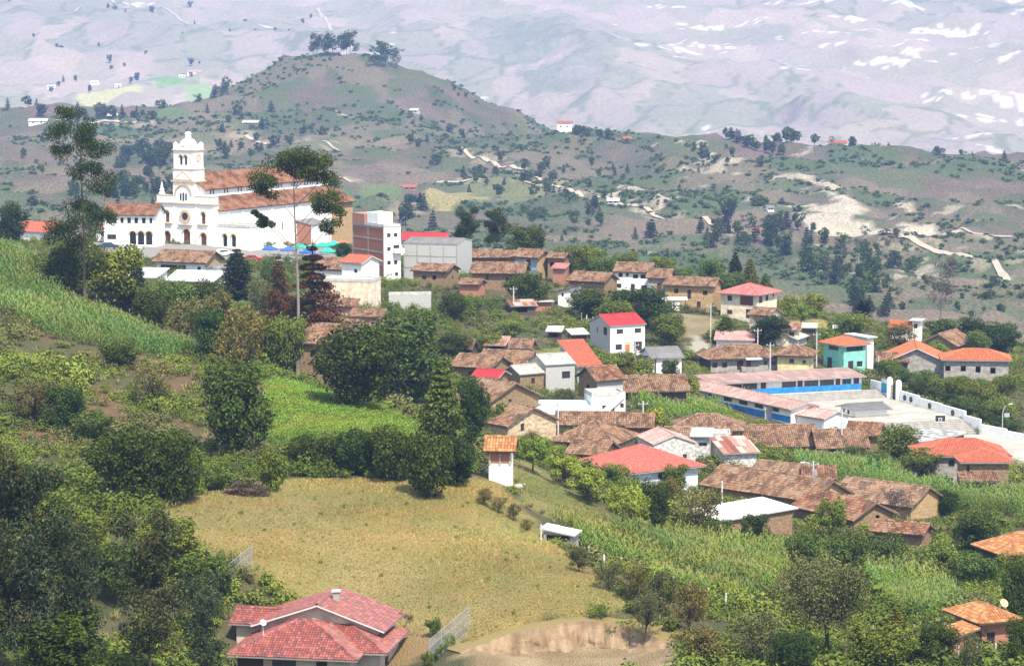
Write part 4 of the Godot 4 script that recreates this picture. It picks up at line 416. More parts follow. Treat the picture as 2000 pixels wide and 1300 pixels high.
	grove(56, [Vector2(-200, -1378), Vector2(-166, -1392), Vector2(-226, -1901), Vector2(-273, -1891)], 5.2, 12.2, ["ftree", "ftree", "fcon"], "tree in the grove behind the church tower", "grove behind the church tower", false)
	grove(28, [Vector2(-376, -2069), Vector2(-254, -2087), Vector2(-266, -2186), Vector2(-398, -2197)], 4.6, 10.8, ["ftree", "ftree", "fcon"], "tree on the left ridge behind the slender eucalyptus", "trees on the left ridge", false)
	grove(28, [Vector2(-239, -1311), Vector2(-190, -1317), Vector2(-291, -2025), Vector2(-364, -2002)], 3.5, 8.1, ["ftree", "ftree", "fcon"], "tree on the hillside behind the slender eucalyptus", "trees on the left hillside", false)
	grove(26, [Vector2(-193, -1769), Vector2(-110, -1787), Vector2(-131, -2124), Vector2(-233, -2140)], 4.2, 10.6, ["ftree", "ftree", "fcon"], "dark tree on the slope between church roof and cone hill", "trees above the church roof", false)
	grove(16, [Vector2(-123, -1784), Vector2(0, -1797), Vector2(0, -2245), Vector2(-145, -2102)], 4.3, 9.3, ["ftree", "ftree", "fcon"], "dark tree along the road below the cone hill", "trees along the cone hill road", false)
	grove(9, [Vector2(-53, -1380), Vector2(-39, -1390), Vector2(-43, -1535), Vector2(-59, -1532)], 6.6, 14.6, ["fcon", "ftree"], "dark blue-green tree in the valley field behind red roof", "valley field trees", false)
	grove(16, [Vector2(-42, -1536), Vector2(28, -1547), Vector2(33, -1793), Vector2(-49, -1799)], 4.2, 10.3, ["ftree", "ftree", "fcon"], "tree in the valley right of the church", "valley trees right of church", false)
	grove(24, [Vector2(3, -1544), Vector2(71, -1551), Vector2(83, -1837), Vector2(3, -1864)], 3.1, 8.0, ["ftree", "ftree", "fcon"], "tree on the slope below the white saddle house", "trees below the saddle house", false)
	grove(14, [Vector2(42, -1915), Vector2(69, -1900), Vector2(70, -1922), Vector2(42, -1925)], 3.5, 7.7, ["ftree", "ftree", "fcon"], "tree beside the white saddle house", "trees around the saddle house", false)
	grove(18, [Vector2(133, -1827), Vector2(186, -1828), Vector2(191, -1880), Vector2(137, -1888)], 4.7, 10.8, ["ftree", "ftree", "fcon"], "tree on the crest of the middle hill", "trees on the middle hill crest", false)
	grove(20, [Vector2(184, -1813), Vector2(328, -1824), Vector2(327, -1819), Vector2(191, -1880)], 3.3, 8.7, ["fcon", "ftree", "fopen"], "tree on the crest of the right hill", "trees on the right hill crest", false)
	grove(20, [Vector2(100, -1712), Vector2(155, -1702), Vector2(169, -1860), Vector2(108, -1853)], 3.2, 7.1, ["ftree", "ftree", "fcon"], "dark bush tree on the upper middle hill", "bush trees on the middle hill", false)
	plant("ftree", Vector3(134.63, -33.70, -1514.44), 9.1, 12.1, "leftmost of three round dark trees above the quarry road", "")
	plant("fcon", Vector3(146.44, -33.70, -1525.55), 7.8, 7.8, "middle one of three round dark trees above the quarry road", "")
	plant("ftree", Vector3(153.41, -34.13, -1509.18), 4.9, 6.0, "smallest of three round dark trees above the quarry road", "")
	plant("fcon", Vector3(67.99, -36.73, -1365.41), 11.7, 8.0, "lone dark conifer on the slope below the ochre road cut", "")
	grove(44, [Vector2(83, -1270), Vector2(141, -1286), Vector2(158, -1444), Vector2(95, -1443)], 5.4, 11.9, ["fcon", "ftree", "fopen"], "dark eucalyptus on the valley side left of the quarry", "valley eucalyptus left of quarry", false)
	grove(58, [Vector2(96, -937), Vector2(137, -948), Vector2(192, -1333), Vector2(135, -1322)], 5.2, 11.3, ["fcon", "ftree", "fopen"], "dark eucalyptus in the gully below the quarry road", "gully eucalyptus", false)
	grove(14, [Vector2(160, -1289), Vector2(206, -1298), Vector2(227, -1432), Vector2(176, -1416)], 3.5, 8.4, ["fopen", "ftree"], "tree beside the quarry road", "trees beside the quarry road", false)
	grove(22, [Vector2(0, -1325), Vector2(81, -1350), Vector2(97, -1614), Vector2(0, -1610)], 3.2, 9.1, ["ftree", "ftree", "fcon"], "tree on the valley slope behind the tan houses", "trees behind the tan houses", false)
	grove(20, [Vector2(139, -949), Vector2(180, -984), Vector2(229, -1255), Vector2(182, -1248)], 2.0, 4.4, ["ftree"], "bush tree on the stony slope at right", "stony slope bush trees", false)
	grove(30, [Vector2(-646, -3566), Vector2(-367, -3680), Vector2(-449, -4521), Vector2(-813, -4501)], 4.4, 13.1, ["ftree", "ftree", "fcon"], "tree on the hazy mountain foot at left", "trees on the left mountain", true)
	grove(8, [Vector2(-433, -3983), Vector2(-262, -4015), Vector2(-293, -4501), Vector2(-490, -4520)], 3.8, 9.2, ["ftree", "ftree", "fcon"], "tree on the hazy mountain above the cone hill", "trees above the cone hill", true)
const POLES = [[Vector3(22.49, 12.45, -510.93), 5.4, "concrete utility pole between red-roofed white house and the tile barn"], [Vector3(39.55, 12.38, -556.56), 7.7, "pole beside the lane below the ochre adobe house"], [Vector3(48.82, 7.86, -527.90), 7.9, "pole in front of the grey two-storey balcony house"], [Vector3(40.88, 11.50, -376.97), 6.5, "lamp pole with transformer by the small cement house"], [Vector3(52.19, 7.97, -440.33), 7.9, "pole with crossarm in front of the ochre walled house"], [Vector3(6.74, 15.40, -407.40), 6.3, "pole rising left of the wide dark tile roof"], [Vector3(20.28, 13.90, -431.00), 4.6, "pole beside the yellow flowering bush"], [Vector3(24.22, 13.84, -399.88), 4.4, "pole in front of the white block gable"], [Vector3(70.87, 7.46, -539.61), 4.3, "pole next to the turquoise house"], [Vector3(59.32, 8.91, -543.74), 7.0, "pole behind the yellow house"], [Vector3(27.11, 14.34, -358.40), 4.1, "short pole beside the long dark tile roof"], [Vector3(30.38, 17.92, -597.94), 3.5, "thin pole in front of the white two-storey house"], [Vector3(48.30, 11.05, -549.09), 5.0, "thin pole behind the pale pink metal roof"], [Vector3(0.31, 17.47, -564.29), 5.2, "pole in the garden under the tall brown house"]]
const FENCE_POSTS = [Vector3(3.05, 23.84, -289.37), Vector3(7.79, 23.13, -281.07), Vector3(9.24, 22.98, -277.70), Vector3(11.18, 21.80, -282.41), Vector3(16.20, 20.93, -276.99), Vector3(17.72, 20.75, -274.95), Vector3(19.39, 20.47, -273.37), Vector3(21.11, 20.10, -272.68)]
const GARDEN_POSTS = [Vector3(12.92, 16.13, -565.08), Vector3(14.02, 15.91, -563.41), Vector3(15.01, 15.68, -561.74), Vector3(16.20, 15.44, -560.25)]
const CONCRETE_POSTS = [Vector3(40.79, 19.66, -251.91), Vector3(42.51, 19.61, -252.14), Vector3(44.22, 19.59, -252.03), Vector3(45.92, 19.51, -252.37)]
const SHEEP = [Vector3(0.75, 25.23, -311.71), Vector3(15.54, 17.29, -332.80), Vector3(-2.71, 26.68, -313.44), Vector3(-25.29, 28.06, -291.89)]
const CARS = [Vector3(-87.31, 22.74, -644.93), Vector3(-66.71, 21.17, -649.24), Vector3(-59.00, 20.83, -638.79), Vector3(-93.04, 23.02, -647.14)]
const MESH_FENCE_A = [Vector3(-28.36, 22.78, -255.86), Vector3(-27.83, 23.77, -259.09), Vector3(-26.87, 24.70, -261.63), Vector3(-25.85, 25.37, -263.61), Vector3(-24.96, 25.75, -265.68)]
const MESH_FENCE_B = [Vector3(-7.37, 21.34, -244.89), Vector3(-6.36, 21.55, -248.17), Vector3(-5.12, 22.00, -250.89), Vector3(-3.95, 22.54, -253.31)]
const BRUSH = [Vector3(-28.14, 28.17, -292.47)]
const SPOT_LAMP = [Vector3(84.39, 4.59, -478.94)]
const UMBRELLAS = [Vector3(-56.23, 20.62, -651.35), Vector3(-54.80, 20.43, -660.02), Vector3(-51.84, 20.50, -650.02), Vector3(-49.99, 20.31, -660.02), Vector3(-47.01, 20.37, -655.44), Vector3(-44.80, 20.24, -663.53), Vector3(-42.50, 20.09, -669.30), Vector3(-47.06, 20.41, -644.55), Vector3(-42.54, 20.38, -647.43), Vector3(-41.04, 19.96, -673.49)]
const STEPS_BACK = [Vector3(47.50, 8.12, -511.62), Vector3(67.80, 8.12, -519.00), Vector3(69.20, 7.12, -515.15), Vector3(48.90, 7.12, -507.76)]
const COURT = [Vector3(48.90, 7.12, -507.76), Vector3(69.39, 7.12, -515.22), Vector3(78.97, 7.12, -488.91), Vector3(58.48, 7.12, -481.45)]
const STEPS_FRONT = [Vector3(66.00, 7.12, -484.19), Vector3(78.97, 7.12, -488.91), Vector3(80.85, 5.12, -483.74), Vector3(67.88, 5.12, -479.02)]
const LOWER_COURT = [Vector3(67.88, 5.12, -479.02), Vector3(80.85, 5.12, -483.74), Vector3(104.53, 5.12, -486.51), Vector3(110.17, 5.12, -465.15), Vector3(77.28, 5.12, -453.18)]
const SCHOOL_WALL = [Vector3(67.18, 8.12, -521.87), Vector3(68.72, 7.82, -517.64), Vector3(69.75, 7.22, -514.82), Vector3(70.94, 7.12, -511.53), Vector3(73.68, 7.12, -504.01), Vector3(79.50, 6.92, -488.04), Vector3(81.39, 5.72, -483.41), Vector3(88.47, 5.12, -472.15)]
const HOOP = [Vector3(73.86, 5.12, -480.13)]
const CHURCH_AT = Vector3(-78.64, 21.40, -676.81)
const CLOISTER_AT = [Vector3(-89.94, 22.80, -659.19)]
func build_distant_houses():
	var h: Node3D
	h = thing("distant_house", "tall white house with red roof on the saddle left of the middle ridge", "house", Vector3(36.1, mid_height(36.1, -1929.5), -1929.5), "houses on the hills behind the village")
	volume(h, Vector3.ZERO, -9, 9.8, 5.0, 6.8, "gx", "redorange", 22, .6, "white", "", [["F", .25, .6, 1.2, 1.2, "k"], ["F", .7, .6, 1.2, 1.2, "k"]], 4)
	h = thing("distant_house", "pale house with pinkish roof on the hill crest among trees", "house", Vector3(215.0, mid_height(215.0, -1860.8), -1860.8), "houses on the hills behind the village")
	volume(h, Vector3.ZERO, 2, 11.5, 5.7, 4.6, "gx", "redorange", 22, .6, "white", "", [["F", .25, .6, 1.2, 1.2, "k"], ["F", .7, .6, 1.2, 1.2, "k"]], 4)
	h = thing("distant_house", "long white building on the slope at far left", "house", Vector3(-349.4, mid_height(-349.4, -2081.0), -2081.0), "houses on the hills behind the village")
	volume(h, Vector3.ZERO, -5, 13.6, 6.8, 3.4, "gx", "white", 22, .6, "white", "", [["F", .25, .6, 1.2, 1.2, "k"], ["F", .7, .6, 1.2, 1.2, "k"]], 4)
	h = thing("distant_house", "low white roofed shed on the road below the cone hill", "house", Vector3(-191.8, mid_height(-191.8, -2071.9), -2071.9), "houses on the hills behind the village")
	volume(h, Vector3.ZERO, -10, 11.3, 5.6, 2.0, "gx", "white", 22, .6, "adobe", "", [["F", .25, .6, 1.2, 1.2, "k"], ["F", .7, .6, 1.2, 1.2, "k"]], 4)
	h = thing("distant_house", "tiny brick red house in the valley fields", "house", Vector3(-58.5, mid_height(-58.5, -1607.3), -1607.3), "houses on the hills behind the village")
	volume(h, Vector3.ZERO, 0, 7.0, 5.0, 1.8, "gx", "redorange", 22, .6, "brick", "", [["F", .25, .6, 1.2, 1.2, "k"], ["F", .7, .6, 1.2, 1.2, "k"]], 4)
	h = thing("distant_house", "small pale roadside building below the ochre road cut", "house", Vector3(55.3, mid_height(55.3, -1534.8), -1534.8), "houses on the hills behind the village")
	volume(h, Vector3.ZERO, -4, 6.1, 5.0, 1.7, "gx", "white", 22, .6, "blockw", "", [["F", .25, .6, 1.2, 1.2, "k"], ["F", .7, .6, 1.2, 1.2, "k"]], 4)
	h = thing("distant_house", "roadside house among trees left of the quarry", "house", Vector3(123.4, mid_height(123.4, -1409.9), -1409.9), "houses on the hills behind the village")
	volume(h, Vector3.ZERO, -10, 3.6, 5.0, 1.9, "gx", "redorange", 22, .6, "blockw", "", [["F", .25, .6, 1.2, 1.2, "k"], ["F", .7, .6, 1.2, 1.2, "k"]], 4)
	h = thing("distant_house", "tiny white hut above the road near three round trees", "house", Vector3(136.7, mid_height(136.7, -1488.3), -1488.3), "houses on the hills behind the village")
	volume(h, Vector3.ZERO, 8, 3.3, 5.0, 1.6, "gx", "cement", 22, .6, "white", "", [["F", .25, .6, 1.2, 1.2, "k"], ["F", .7, .6, 1.2, 1.2, "k"]], 4)
	h = thing("distant_house", "red roofed farmhouse far behind the church tower", "house", Vector3(-207.1, mid_height(-207.1, -2036.9), -2036.9), "houses on the hills behind the village")
	volume(h, Vector3.ZERO, 0, 5.9, 5.0, 1.7, "gx", "redorange", 22, .6, "adobe", "", [["F", .25, .6, 1.2, 1.2, "k"], ["F", .7, .6, 1.2, 1.2, "k"]], 4)
	h = thing("distant_house", "low red roofed farmhouse on the middle ridge", "house", Vector3(78.1, mid_height(78.1, -1911.7), -1911.7), "houses on the hills behind the village")
	volume(h, Vector3.ZERO, 5, 4.9, 5.0, 1.3, "gx", "redorange", 22, .6, "adobe", "", [["F", .25, .6, 1.2, 1.2, "k"], ["F", .7, .6, 1.2, 1.2, "k"]], 4)
	h = thing("distant_house", "greenish roofed shed on the hill crest", "house", Vector3(150.9, mid_height(150.9, -1888.6), -1888.6), "houses on the hills behind the village")
	volume(h, Vector3.ZERO, -20, 8.2, 5.0, 1.8, "gx", "zinc", 22, .6, "wood", "", [["F", .25, .6, 1.2, 1.2, "k"], ["F", .7, .6, 1.2, 1.2, "k"]], 4)
	h = thing("distant_house", "long low brown shed on the middle ridge", "house", Vector3(103.4, mid_height(103.4, -1897.3), -1897.3), "houses on the hills behind the village")
	volume(h, Vector3.ZERO, -10, 9.0, 5.0, 1.3, "gx", "rust", 22, .6, "adobe", "", [["F", .25, .6, 1.2, 1.2, "k"], ["F", .7, .6, 1.2, 1.2, "k"]], 4)
	h = thing("distant_house", "red roofed hut left of the dark conifers", "house", Vector3(-271.0, mid_height(-271.0, -2118.2), -2118.2), "houses on the hills behind the village")
	volume(h, Vector3.ZERO, 5, 4.6, 5.0, 1.7, "gx", "redorange", 22, .6, "adobe", "", [["F", .25, .6, 1.2, 1.2, "k"], ["F", .7, .6, 1.2, 1.2, "k"]], 4)
	h = thing("distant_house", "small white house on the left ridge", "house", Vector3(-308.7, mid_height(-308.7, -2181.7), -2181.7), "houses on the hills behind the village")
	volume(h, Vector3.ZERO, -10, 7.1, 5.0, 1.8, "gx", "white", 22, .6, "white", "", [["F", .25, .6, 1.2, 1.2, "k"], ["F", .7, .6, 1.2, 1.2, "k"]], 4)
	h = thing("distant_house", "house with red roof among trees at left", "house", Vector3(-298.0, mid_height(-298.0, -1747.0), -1747.0), "houses on the hills behind the village")
	volume(h, Vector3.ZERO, -6, 4.4, 5.0, 1.9, "gx", "redorange", 22, .6, "white", "", [["F", .25, .6, 1.2, 1.2, "k"], ["F", .7, .6, 1.2, 1.2, "k"]], 4)
	h = thing("distant_house", "pale hut on the right flank of the cone hill", "house", Vector3(-75.0, mid_height(-75.0, -2176.2), -2176.2), "houses on the hills behind the village")
	volume(h, Vector3.ZERO, -20, 6.3, 5.0, 2.4, "gx", "white", 22, .6, "blockw", "", [["F", .25, .6, 1.2, 1.2, "k"], ["F", .7, .6, 1.2, 1.2, "k"]], 4)
	h = thing("distant_house", "tiny hut high on the left flank of the cone hill", "house", Vector3(-195.3, mid_height(-195.3, -2220.6), -2220.6), "houses on the hills behind the village")
	volume(h, Vector3.ZERO, -15, 4.8, 5.0, 1.5, "gx", "cement", 22, .6, "adobe", "", [["F", .25, .6, 1.2, 1.2, "k"], ["F", .7, .6, 1.2, 1.2, "k"]], 4)
	h = thing("distant_house", "white house on the bench at the foot of the mountain", "house", Vector3(-554.4, far_height(-554.4, -3754.5), -3754.5), "houses on the hills behind the village")
	volume(h, Vector3.ZERO, -15, 10.9, 5.4, 4.1, "gx", "white", 22, .6, "white", "", [["F", .25, .6, 1.2, 1.2, "k"], ["F", .7, .6, 1.2, 1.2, "k"]], 4)
	h = thing("distant_house", "second small white house on the mountain foot bench", "house", Vector3(-519.6, far_height(-519.6, -3724.1), -3724.1), "houses on the hills behind the village")
	volume(h, Vector3.ZERO, 0, 8.1, 5.0, 3.0, "gx", "white", 22, .6, "white", "", [["F", .25, .6, 1.2, 1.2, "k"], ["F", .7, .6, 1.2, 1.2, "k"]], 4)
	h = thing("distant_house", "long building with pinkish roof at the mountain foot", "house", Vector3(-419.7, far_height(-419.7, -3735.8), -3735.8), "houses on the hills behind the village")
	volume(h, Vector3.ZERO, 0, 19.0, 9.5, 4.6, "gx", "palepink", 22, .6, "white", "", [["F", .25, .6, 1.2, 1.2, "k"], ["F", .7, .6, 1.2, 1.2, "k"]], 4)
	h = thing("distant_house", "white house left of the pinkish roofed building", "house", Vector3(-434.3, far_height(-434.3, -3715.8), -3715.8), "houses on the hills behind the village")
	volume(h, Vector3.ZERO, 5, 8.1, 5.0, 3.0, "gx", "white", 22, .6, "white", "", [["F", .25, .6, 1.2, 1.2, "k"], ["F", .7, .6, 1.2, 1.2, "k"]], 4)
	h = thing("distant_house", "white cottage at the left foot of the mountain", "house", Vector3(-601.2, far_height(-601.2, -3686.0), -3686.0), "houses on the hills behind the village")
	volume(h, Vector3.ZERO, -10, 10.7, 5.3, 3.0, "gx", "white", 22, .6, "white", "", [["F", .25, .6, 1.2, 1.2, "k"], ["F", .7, .6, 1.2, 1.2, "k"]], 4)
	h = thing("distant_house", "cream cottage beside the mountain foot fields", "house", Vector3(-453.2, far_height(-453.2, -3761.8), -3761.8), "houses on the hills behind the village")
	volume(h, Vector3.ZERO, -15, 6.8, 5.0, 3.1, "gx", "white", 22, .6, "cream", "", [["F", .25, .6, 1.2, 1.2, "k"], ["F", .7, .6, 1.2, 1.2, "k"]], 4)
const CHIMNEY_AT = Vector3(-16.07, 25.02, -252.91)
const BIG_CHIMNEY_AT = Vector3(93.74, 8.29, -559.55)
const TANK_AT = Vector3(45.36, 9.15, -486.12)
const DISH_VILLA = Vector3(-22.24, 24.86, -246.37)
const DISH_WHITE = Vector3(22.90, 18.43, -546.55)
const DISH_MID = Vector3(-6.08, 18.10, -454.21)
const DISH_BRICK = Vector3(47.34, 22.37, -266.01)
const DISH_CREAM = Vector3(50.65, 19.99, -588.42)
const BURNT_AT = Vector3(22.36, 12.17, -514.46)
const PORCH_AT = Vector3(33.13, 17.31, -569.50)
const BALCONY_AT = Vector3(43.07, 14.23, -507.42)
const AWNING_AT = Vector3(42.58, 16.66, -502.95)
const TOWER_BALCONY = Vector3(-24.40, 24.78, -602.08)
const LAUNDRY = [Vector3(66.86, 10.74, -584.24), Vector3(72.02, 9.77, -594.24)]
var SCHOOL_FRONT := PackedVector2Array([Vector2(33.1, -500.6), Vector2(36.9, -502.6), Vector2(44.0, -499.7), Vector2(49.7, -491.8), Vector2(47.6, -474.7), Vector2(40.6, -470.3), Vector2(35.8, -487.0)])


# ---------------------------------------------------------------- mesh building
class MB:
	var v := PackedVector3Array()
	var n := PackedVector3Array()
	var c := PackedColorArray()
	func tri(a: Vector3, b: Vector3, d: Vector3, col := Color.WHITE):
		var m := (b - a).cross(d - a).normalized()
		v.append(a); v.append(d); v.append(b)
		n.append(m); n.append(m); n.append(m)
		c.append(col); c.append(col); c.append(col)
	func quad(a: Vector3, b: Vector3, d: Vector3, e: Vector3, col := Color.WHITE):
		tri(a, b, d, col); tri(a, d, e, col)
	func fan(pts: Array, col := Color.WHITE):
		for i in range(1, pts.size() - 1): tri(pts[0], pts[i], pts[i + 1], col)
	func box(at: Vector3, size: Vector3, col := Color.WHITE, b := Basis()):
		var x := b.x * size.x * .5
		var y := b.y * size.y * .5
		var z := b.z * size.z * .5
		quad(at - x - y + z, at + x - y + z, at + x + y + z, at - x + y + z, col)
		quad(at + x - y - z, at - x - y - z, at - x + y - z, at + x + y - z, col)
		quad(at + x - y + z, at + x - y - z, at + x + y - z, at + x + y + z, col)
		quad(at - x - y - z, at - x - y + z, at - x + y + z, at - x + y - z, col)
		quad(at - x + y + z, at + x + y + z, at + x + y - z, at - x + y - z, col)
		quad(at - x - y - z, at + x - y - z, at + x - y + z, at - x - y + z, col)
	func bar(a: Vector3, b: Vector3, w: float, col := Color.WHITE):
		tube(PackedVector3Array([a, b]), PackedFloat32Array([w * .5, w * .5]), 4, col)
	func tube(p: PackedVector3Array, r: PackedFloat32Array, sides := 6, col := Color.WHITE):
		var rings := []
		for i in p.size():
			var t := (p[mini(i + 1, p.size() - 1)] - p[maxi(i - 1, 0)]).normalized()
			var s := t.cross(Vector3.RIGHT if absf(t.x) < .8 else Vector3.UP).normalized()
			var q := s.cross(t)
			var ring := PackedVector3Array()
			for k in sides:
				var a := TAU * k / sides
				ring.append(p[i] + (s * cos(a) + q * sin(a)) * r[i])
			rings.append(ring)
		for i in p.size() - 1:
			for k in sides:
				var j := (k + 1) % sides
				quad(rings[i][j], rings[i][k], rings[i + 1][k], rings[i + 1][j], col)
		fan(Array(rings[-1]).duplicate(), col)
	func lathe(at: Vector3, prof: Array, sides := 14, col := Color.WHITE):
		for i in prof.size() - 1:
			for k in sides:
				var a := TAU * k / sides
				var b := TAU * (k + 1) / sides
				var p0: Vector2 = prof[i]
				var p1: Vector2 = prof[i + 1]
				quad(at + Vector3(cos(b) * p0.x, p0.y, sin(b) * p0.x), at + Vector3(cos(a) * p0.x, p0.y, sin(a) * p0.x), at + Vector3(cos(a) * p1.x, p1.y, sin(a) * p1.x), at + Vector3(cos(b) * p1.x, p1.y, sin(b) * p1.x), col)
	func mesh() -> ArrayMesh:
		var arr := []
		arr.resize(Mesh.ARRAY_MAX)
		arr[Mesh.ARRAY_VERTEX] = v
		arr[Mesh.ARRAY_NORMAL] = n
		arr[Mesh.ARRAY_COLOR] = c
		var m := ArrayMesh.new()
		m.add_surface_from_arrays(Mesh.PRIMITIVE_TRIANGLES, arr)
		return m

var M := {}
var names := {}
var rng := RandomNumberGenerator.new()

func numbered(called: String) -> String:
	var k: int = names.get(called, 0)
	names[called] = k + 1
	return called if k == 0 else "%s_%03d" % [called, k]

func tag(o: Node, label: String, category: String, group := ""):
	o.set_meta("label", label); o.set_meta("category", category)
	if group: o.set_meta("group", group)

func thing(called: String, label: String, category: String, where: Vector3, group := "") -> Node3D:
	var o := Node3D.new()
	o.name = numbered(called)
	add_child(o)
	o.position = where
	tag(o, label, category, group)
	return o

func put(called: String, mesh: Mesh, mat: Material, parent: Node = null, xf := Transform3D()) -> MeshInstance3D:
	var o := MeshInstance3D.new()
	o.mesh = mesh
	o.material_override = mat
	o.transform = xf
	if parent == null:
		o.name = numbered(called)
		add_child(o)
	else:
		o.name = called
		parent.add_child(o, true)
	return o

func structure(called: String, mesh: Mesh, mat: Material) -> MeshInstance3D:
	var o := put(called, mesh, mat)
	o.set_meta("kind", "structure")
	return o

# ---------------------------------------------------------------- materials
func noise_tex(freq: float, lo: Color, hi: Color, sd: int, octaves := 4, size := 512, kind := FastNoiseLite.TYPE_SIMPLEX_SMOOTH) -> NoiseTexture2D:
	var f := FastNoiseLite.new()
	f.seed = sd; f.frequency = freq; f.noise_type = kind
	f.fractal_octaves = octaves
	var g := Gradient.new()
	g.offsets = PackedFloat32Array([0.2, 0.8]); g.colors = PackedColorArray([lo, hi])
	var t := NoiseTexture2D.new()
	t.width = size; t.height = size; t.seamless = true; t.noise = f; t.color_ramp = g
	return t

func lin(r: float, g: float, b: float) -> Color:
	return Color(r, g, b).linear_to_srgb()

func mat(called: String, col: Color, rough: float, tex: Texture2D = null, scale := 1.0, vertex := false, bump: Texture2D = null, bump_cm := 0.0) -> StandardMaterial3D:
	var m := StandardMaterial3D.new()
	m.resource_name = called
	m.albedo_color = col
	m.roughness = rough
	m.metallic_specular = .35
	m.vertex_color_use_as_albedo = vertex
	if tex or bump:
		m.uv1_triplanar = true; m.uv1_world_triplanar = true
		m.uv1_scale = Vector3.ONE * scale
	if tex: m.albedo_texture = tex
	if bump:
		m.heightmap_enabled = true; m.heightmap_texture = bump; m.heightmap_scale = bump_cm
	M[called] = m
	return m

func make_materials():
	var stain := noise_tex(.012, lin(.62, .60, .56), lin(1, 1, 1), 3, 5)
	var streak := noise_tex(.02, lin(.45, .43, .40), lin(1, 1, 1), 8, 5)
	var earth := noise_tex(.02, lin(.55, .52, .48), lin(1, 1, 1), 5, 5)
	var grain := noise_tex(.06, lin(.35, .35, .33), lin(1, 1, 1), 9, 5)
	var wood := noise_tex(.05, lin(.3, .28, .26), lin(1, 1, 1), 12, 3)
	mat("white", lin(.86, .85, .82), .85, noise_tex(.012, lin(.90, .89, .86), lin(1, 1, 1), 31, 5), .12)
	mat("cream", lin(.78, .68, .52), .85, stain, .1)
	mat("oldcream", lin(.62, .50, .34), .9, streak, .16)
	mat("yellow", lin(.78, .66, .34), .85, stain, .1)
	mat("ochre", lin(.60, .36, .12), .9, stain, .12)
	mat("adobe", lin(.30, .21, .125), .95, earth, .2)
	mat("adobe_y", lin(.47, .33, .17), .95, earth, .2)
	mat("concrete", lin(.37, .35, .32), .9, stain, .13)
	mat("block", lin(.46, .46, .44), .9, noise_tex(.03, lin(.72, .72, .7), lin(1, 1, 1), 17, 4), .2)
	mat("blockw", lin(.66, .66, .63), .9, streak, .15)
	mat("brick", lin(.46, .22, .15), .9, noise_tex(.06, lin(.6, .55, .5), lin(1, 1, 1), 21, 4), .3)
	mat("oldbrick", lin(.34, .145, .085), .9, M.brick.albedo_texture, .3)
	mat("teal", lin(.26, .68, .58), .7, stain, .1)
	mat("bluegrey", lin(.36, .42, .48), .85, stain, .1)
	mat("pink", lin(.66, .36, .33), .85, stain, .1)
	mat("paleblue", lin(.66, .76, .86), .8, stain, .1)
	mat("wood", lin(.13, .10, .075), .9, wood, .5)
	mat("villa", lin(.62, .52, .44), .85, stain, .08)
	mat("shedwall", lin(.42, .42, .41), .9, streak, .3)
	mat("schoolblue", lin(.035, .27, .72), .6, stain, .1)
	mat("trim", lin(.62, .48, .30), .85, stain, .2)
	mat("slab", lin(.55, .54, .51), .9, stain, .1)
	mat("stain", lin(.5, .49, .47), .9, noise_tex(.02, lin(.25, .25, .25), lin(1, 1, 1), 41, 5), .05)
	mat("court", lin(.37, .345, .295), .9, noise_tex(.01, lin(.78, .77, .75), lin(1, 1, 1), 44, 5), .04)
	mat("frame", lin(.10, .075, .05), .6)
	mat("whiteframe", lin(.75, .75, .73), .6)
	mat("yellowframe", lin(.5, .34, .16), .6)
	mat("door", lin(.13, .045, .025), .6)
	mat("orangedoor", lin(.50, .17, .03), .6)
	mat("tealdoor", lin(.03, .28, .30), .5)
	mat("dark", lin(.035, .03, .027), .6)
	mat("darkdoor_and_shade", lin(.05, .032, .022), .6)  # dark doors, and the panel painted as porch shade
	mat("glass", lin(.03, .035, .04), .12)
	M.glass.metallic_specular = .6
	mat("tiles", Color.WHITE, .92, grain, 1.3, true)
	M.tiles.metallic_specular = .2
	mat("sheet", Color.WHITE, .75, streak, .25, true)
	M.sheet.metallic_specular = .25
	mat("glazed", Color.WHITE, .42, null, 1, true)
	mat("paint", Color.WHITE, .6, null, 1, true)
	mat("gloss", Color.WHITE, .25, null, 1, true)
	mat("leaf", Color.WHITE, .6, null, 1, true)
	M.leaf.backlight_enabled = true
	M.leaf.backlight = lin(.07, .105, .010)
	M.leaf.metallic_specular = .12
	var tints := [Color(1, 1, 1), Color(.84, .90, .95), Color(1.0, .95, .90), Color(.90, .88, .82), Color(.78, .82, .86)]
	for i in 5:
		var lm: StandardMaterial3D = M.leaf.duplicate()
		lm.albedo_color = tints[i]
		M["leaf%d" % i] = lm
	mat("bark", Color.WHITE, .95, grain, .8, true)
	mat("soil", Color.WHITE, .97, noise_tex(.05, lin(.45, .45, .42), lin(1, 1, 1), 51, 6, 1024), .11, true, noise_tex(.06, Color.BLACK, Color.WHITE, 52, 6), 22.0)
	mat("hillside", Color.WHITE, .97, noise_tex(.04, lin(.42, .43, .42), lin(1, 1, 1), 53, 6, 1024), .012, true, noise_tex(.05, Color.BLACK, Color.WHITE, 54, 6), 70.0)
	mat("mountainside", Color.WHITE, .97, noise_tex(.03, lin(.78, .78, .78), lin(1, 1, 1), 55, 6, 1024), .004, true, noise_tex(.04, Color.BLACK, Color.WHITE, 56, 6), 120.0)
	mat("roadbed", lin(.33, .275, .21), .95)
	mat("bankface", Color.WHITE, .97, noise_tex(.06, lin(.5, .48, .45), lin(1, 1, 1), 71, 5), .6, true)
	mat("metal", lin(.45, .46, .47), .45)
	M.metal.metallic = .6
	mat("post", lin(.62, .61, .58), .85, stain, .3)
	mat("wool", lin(.62, .55, .44), .95, grain, 4.0)
	var net := StandardMaterial3D.new()
	net.transparency = BaseMaterial3D.TRANSPARENCY_ALPHA
	net.albedo_color = Color(.75, .78, .8, .28)
	net.roughness = .6
	M["net"] = net

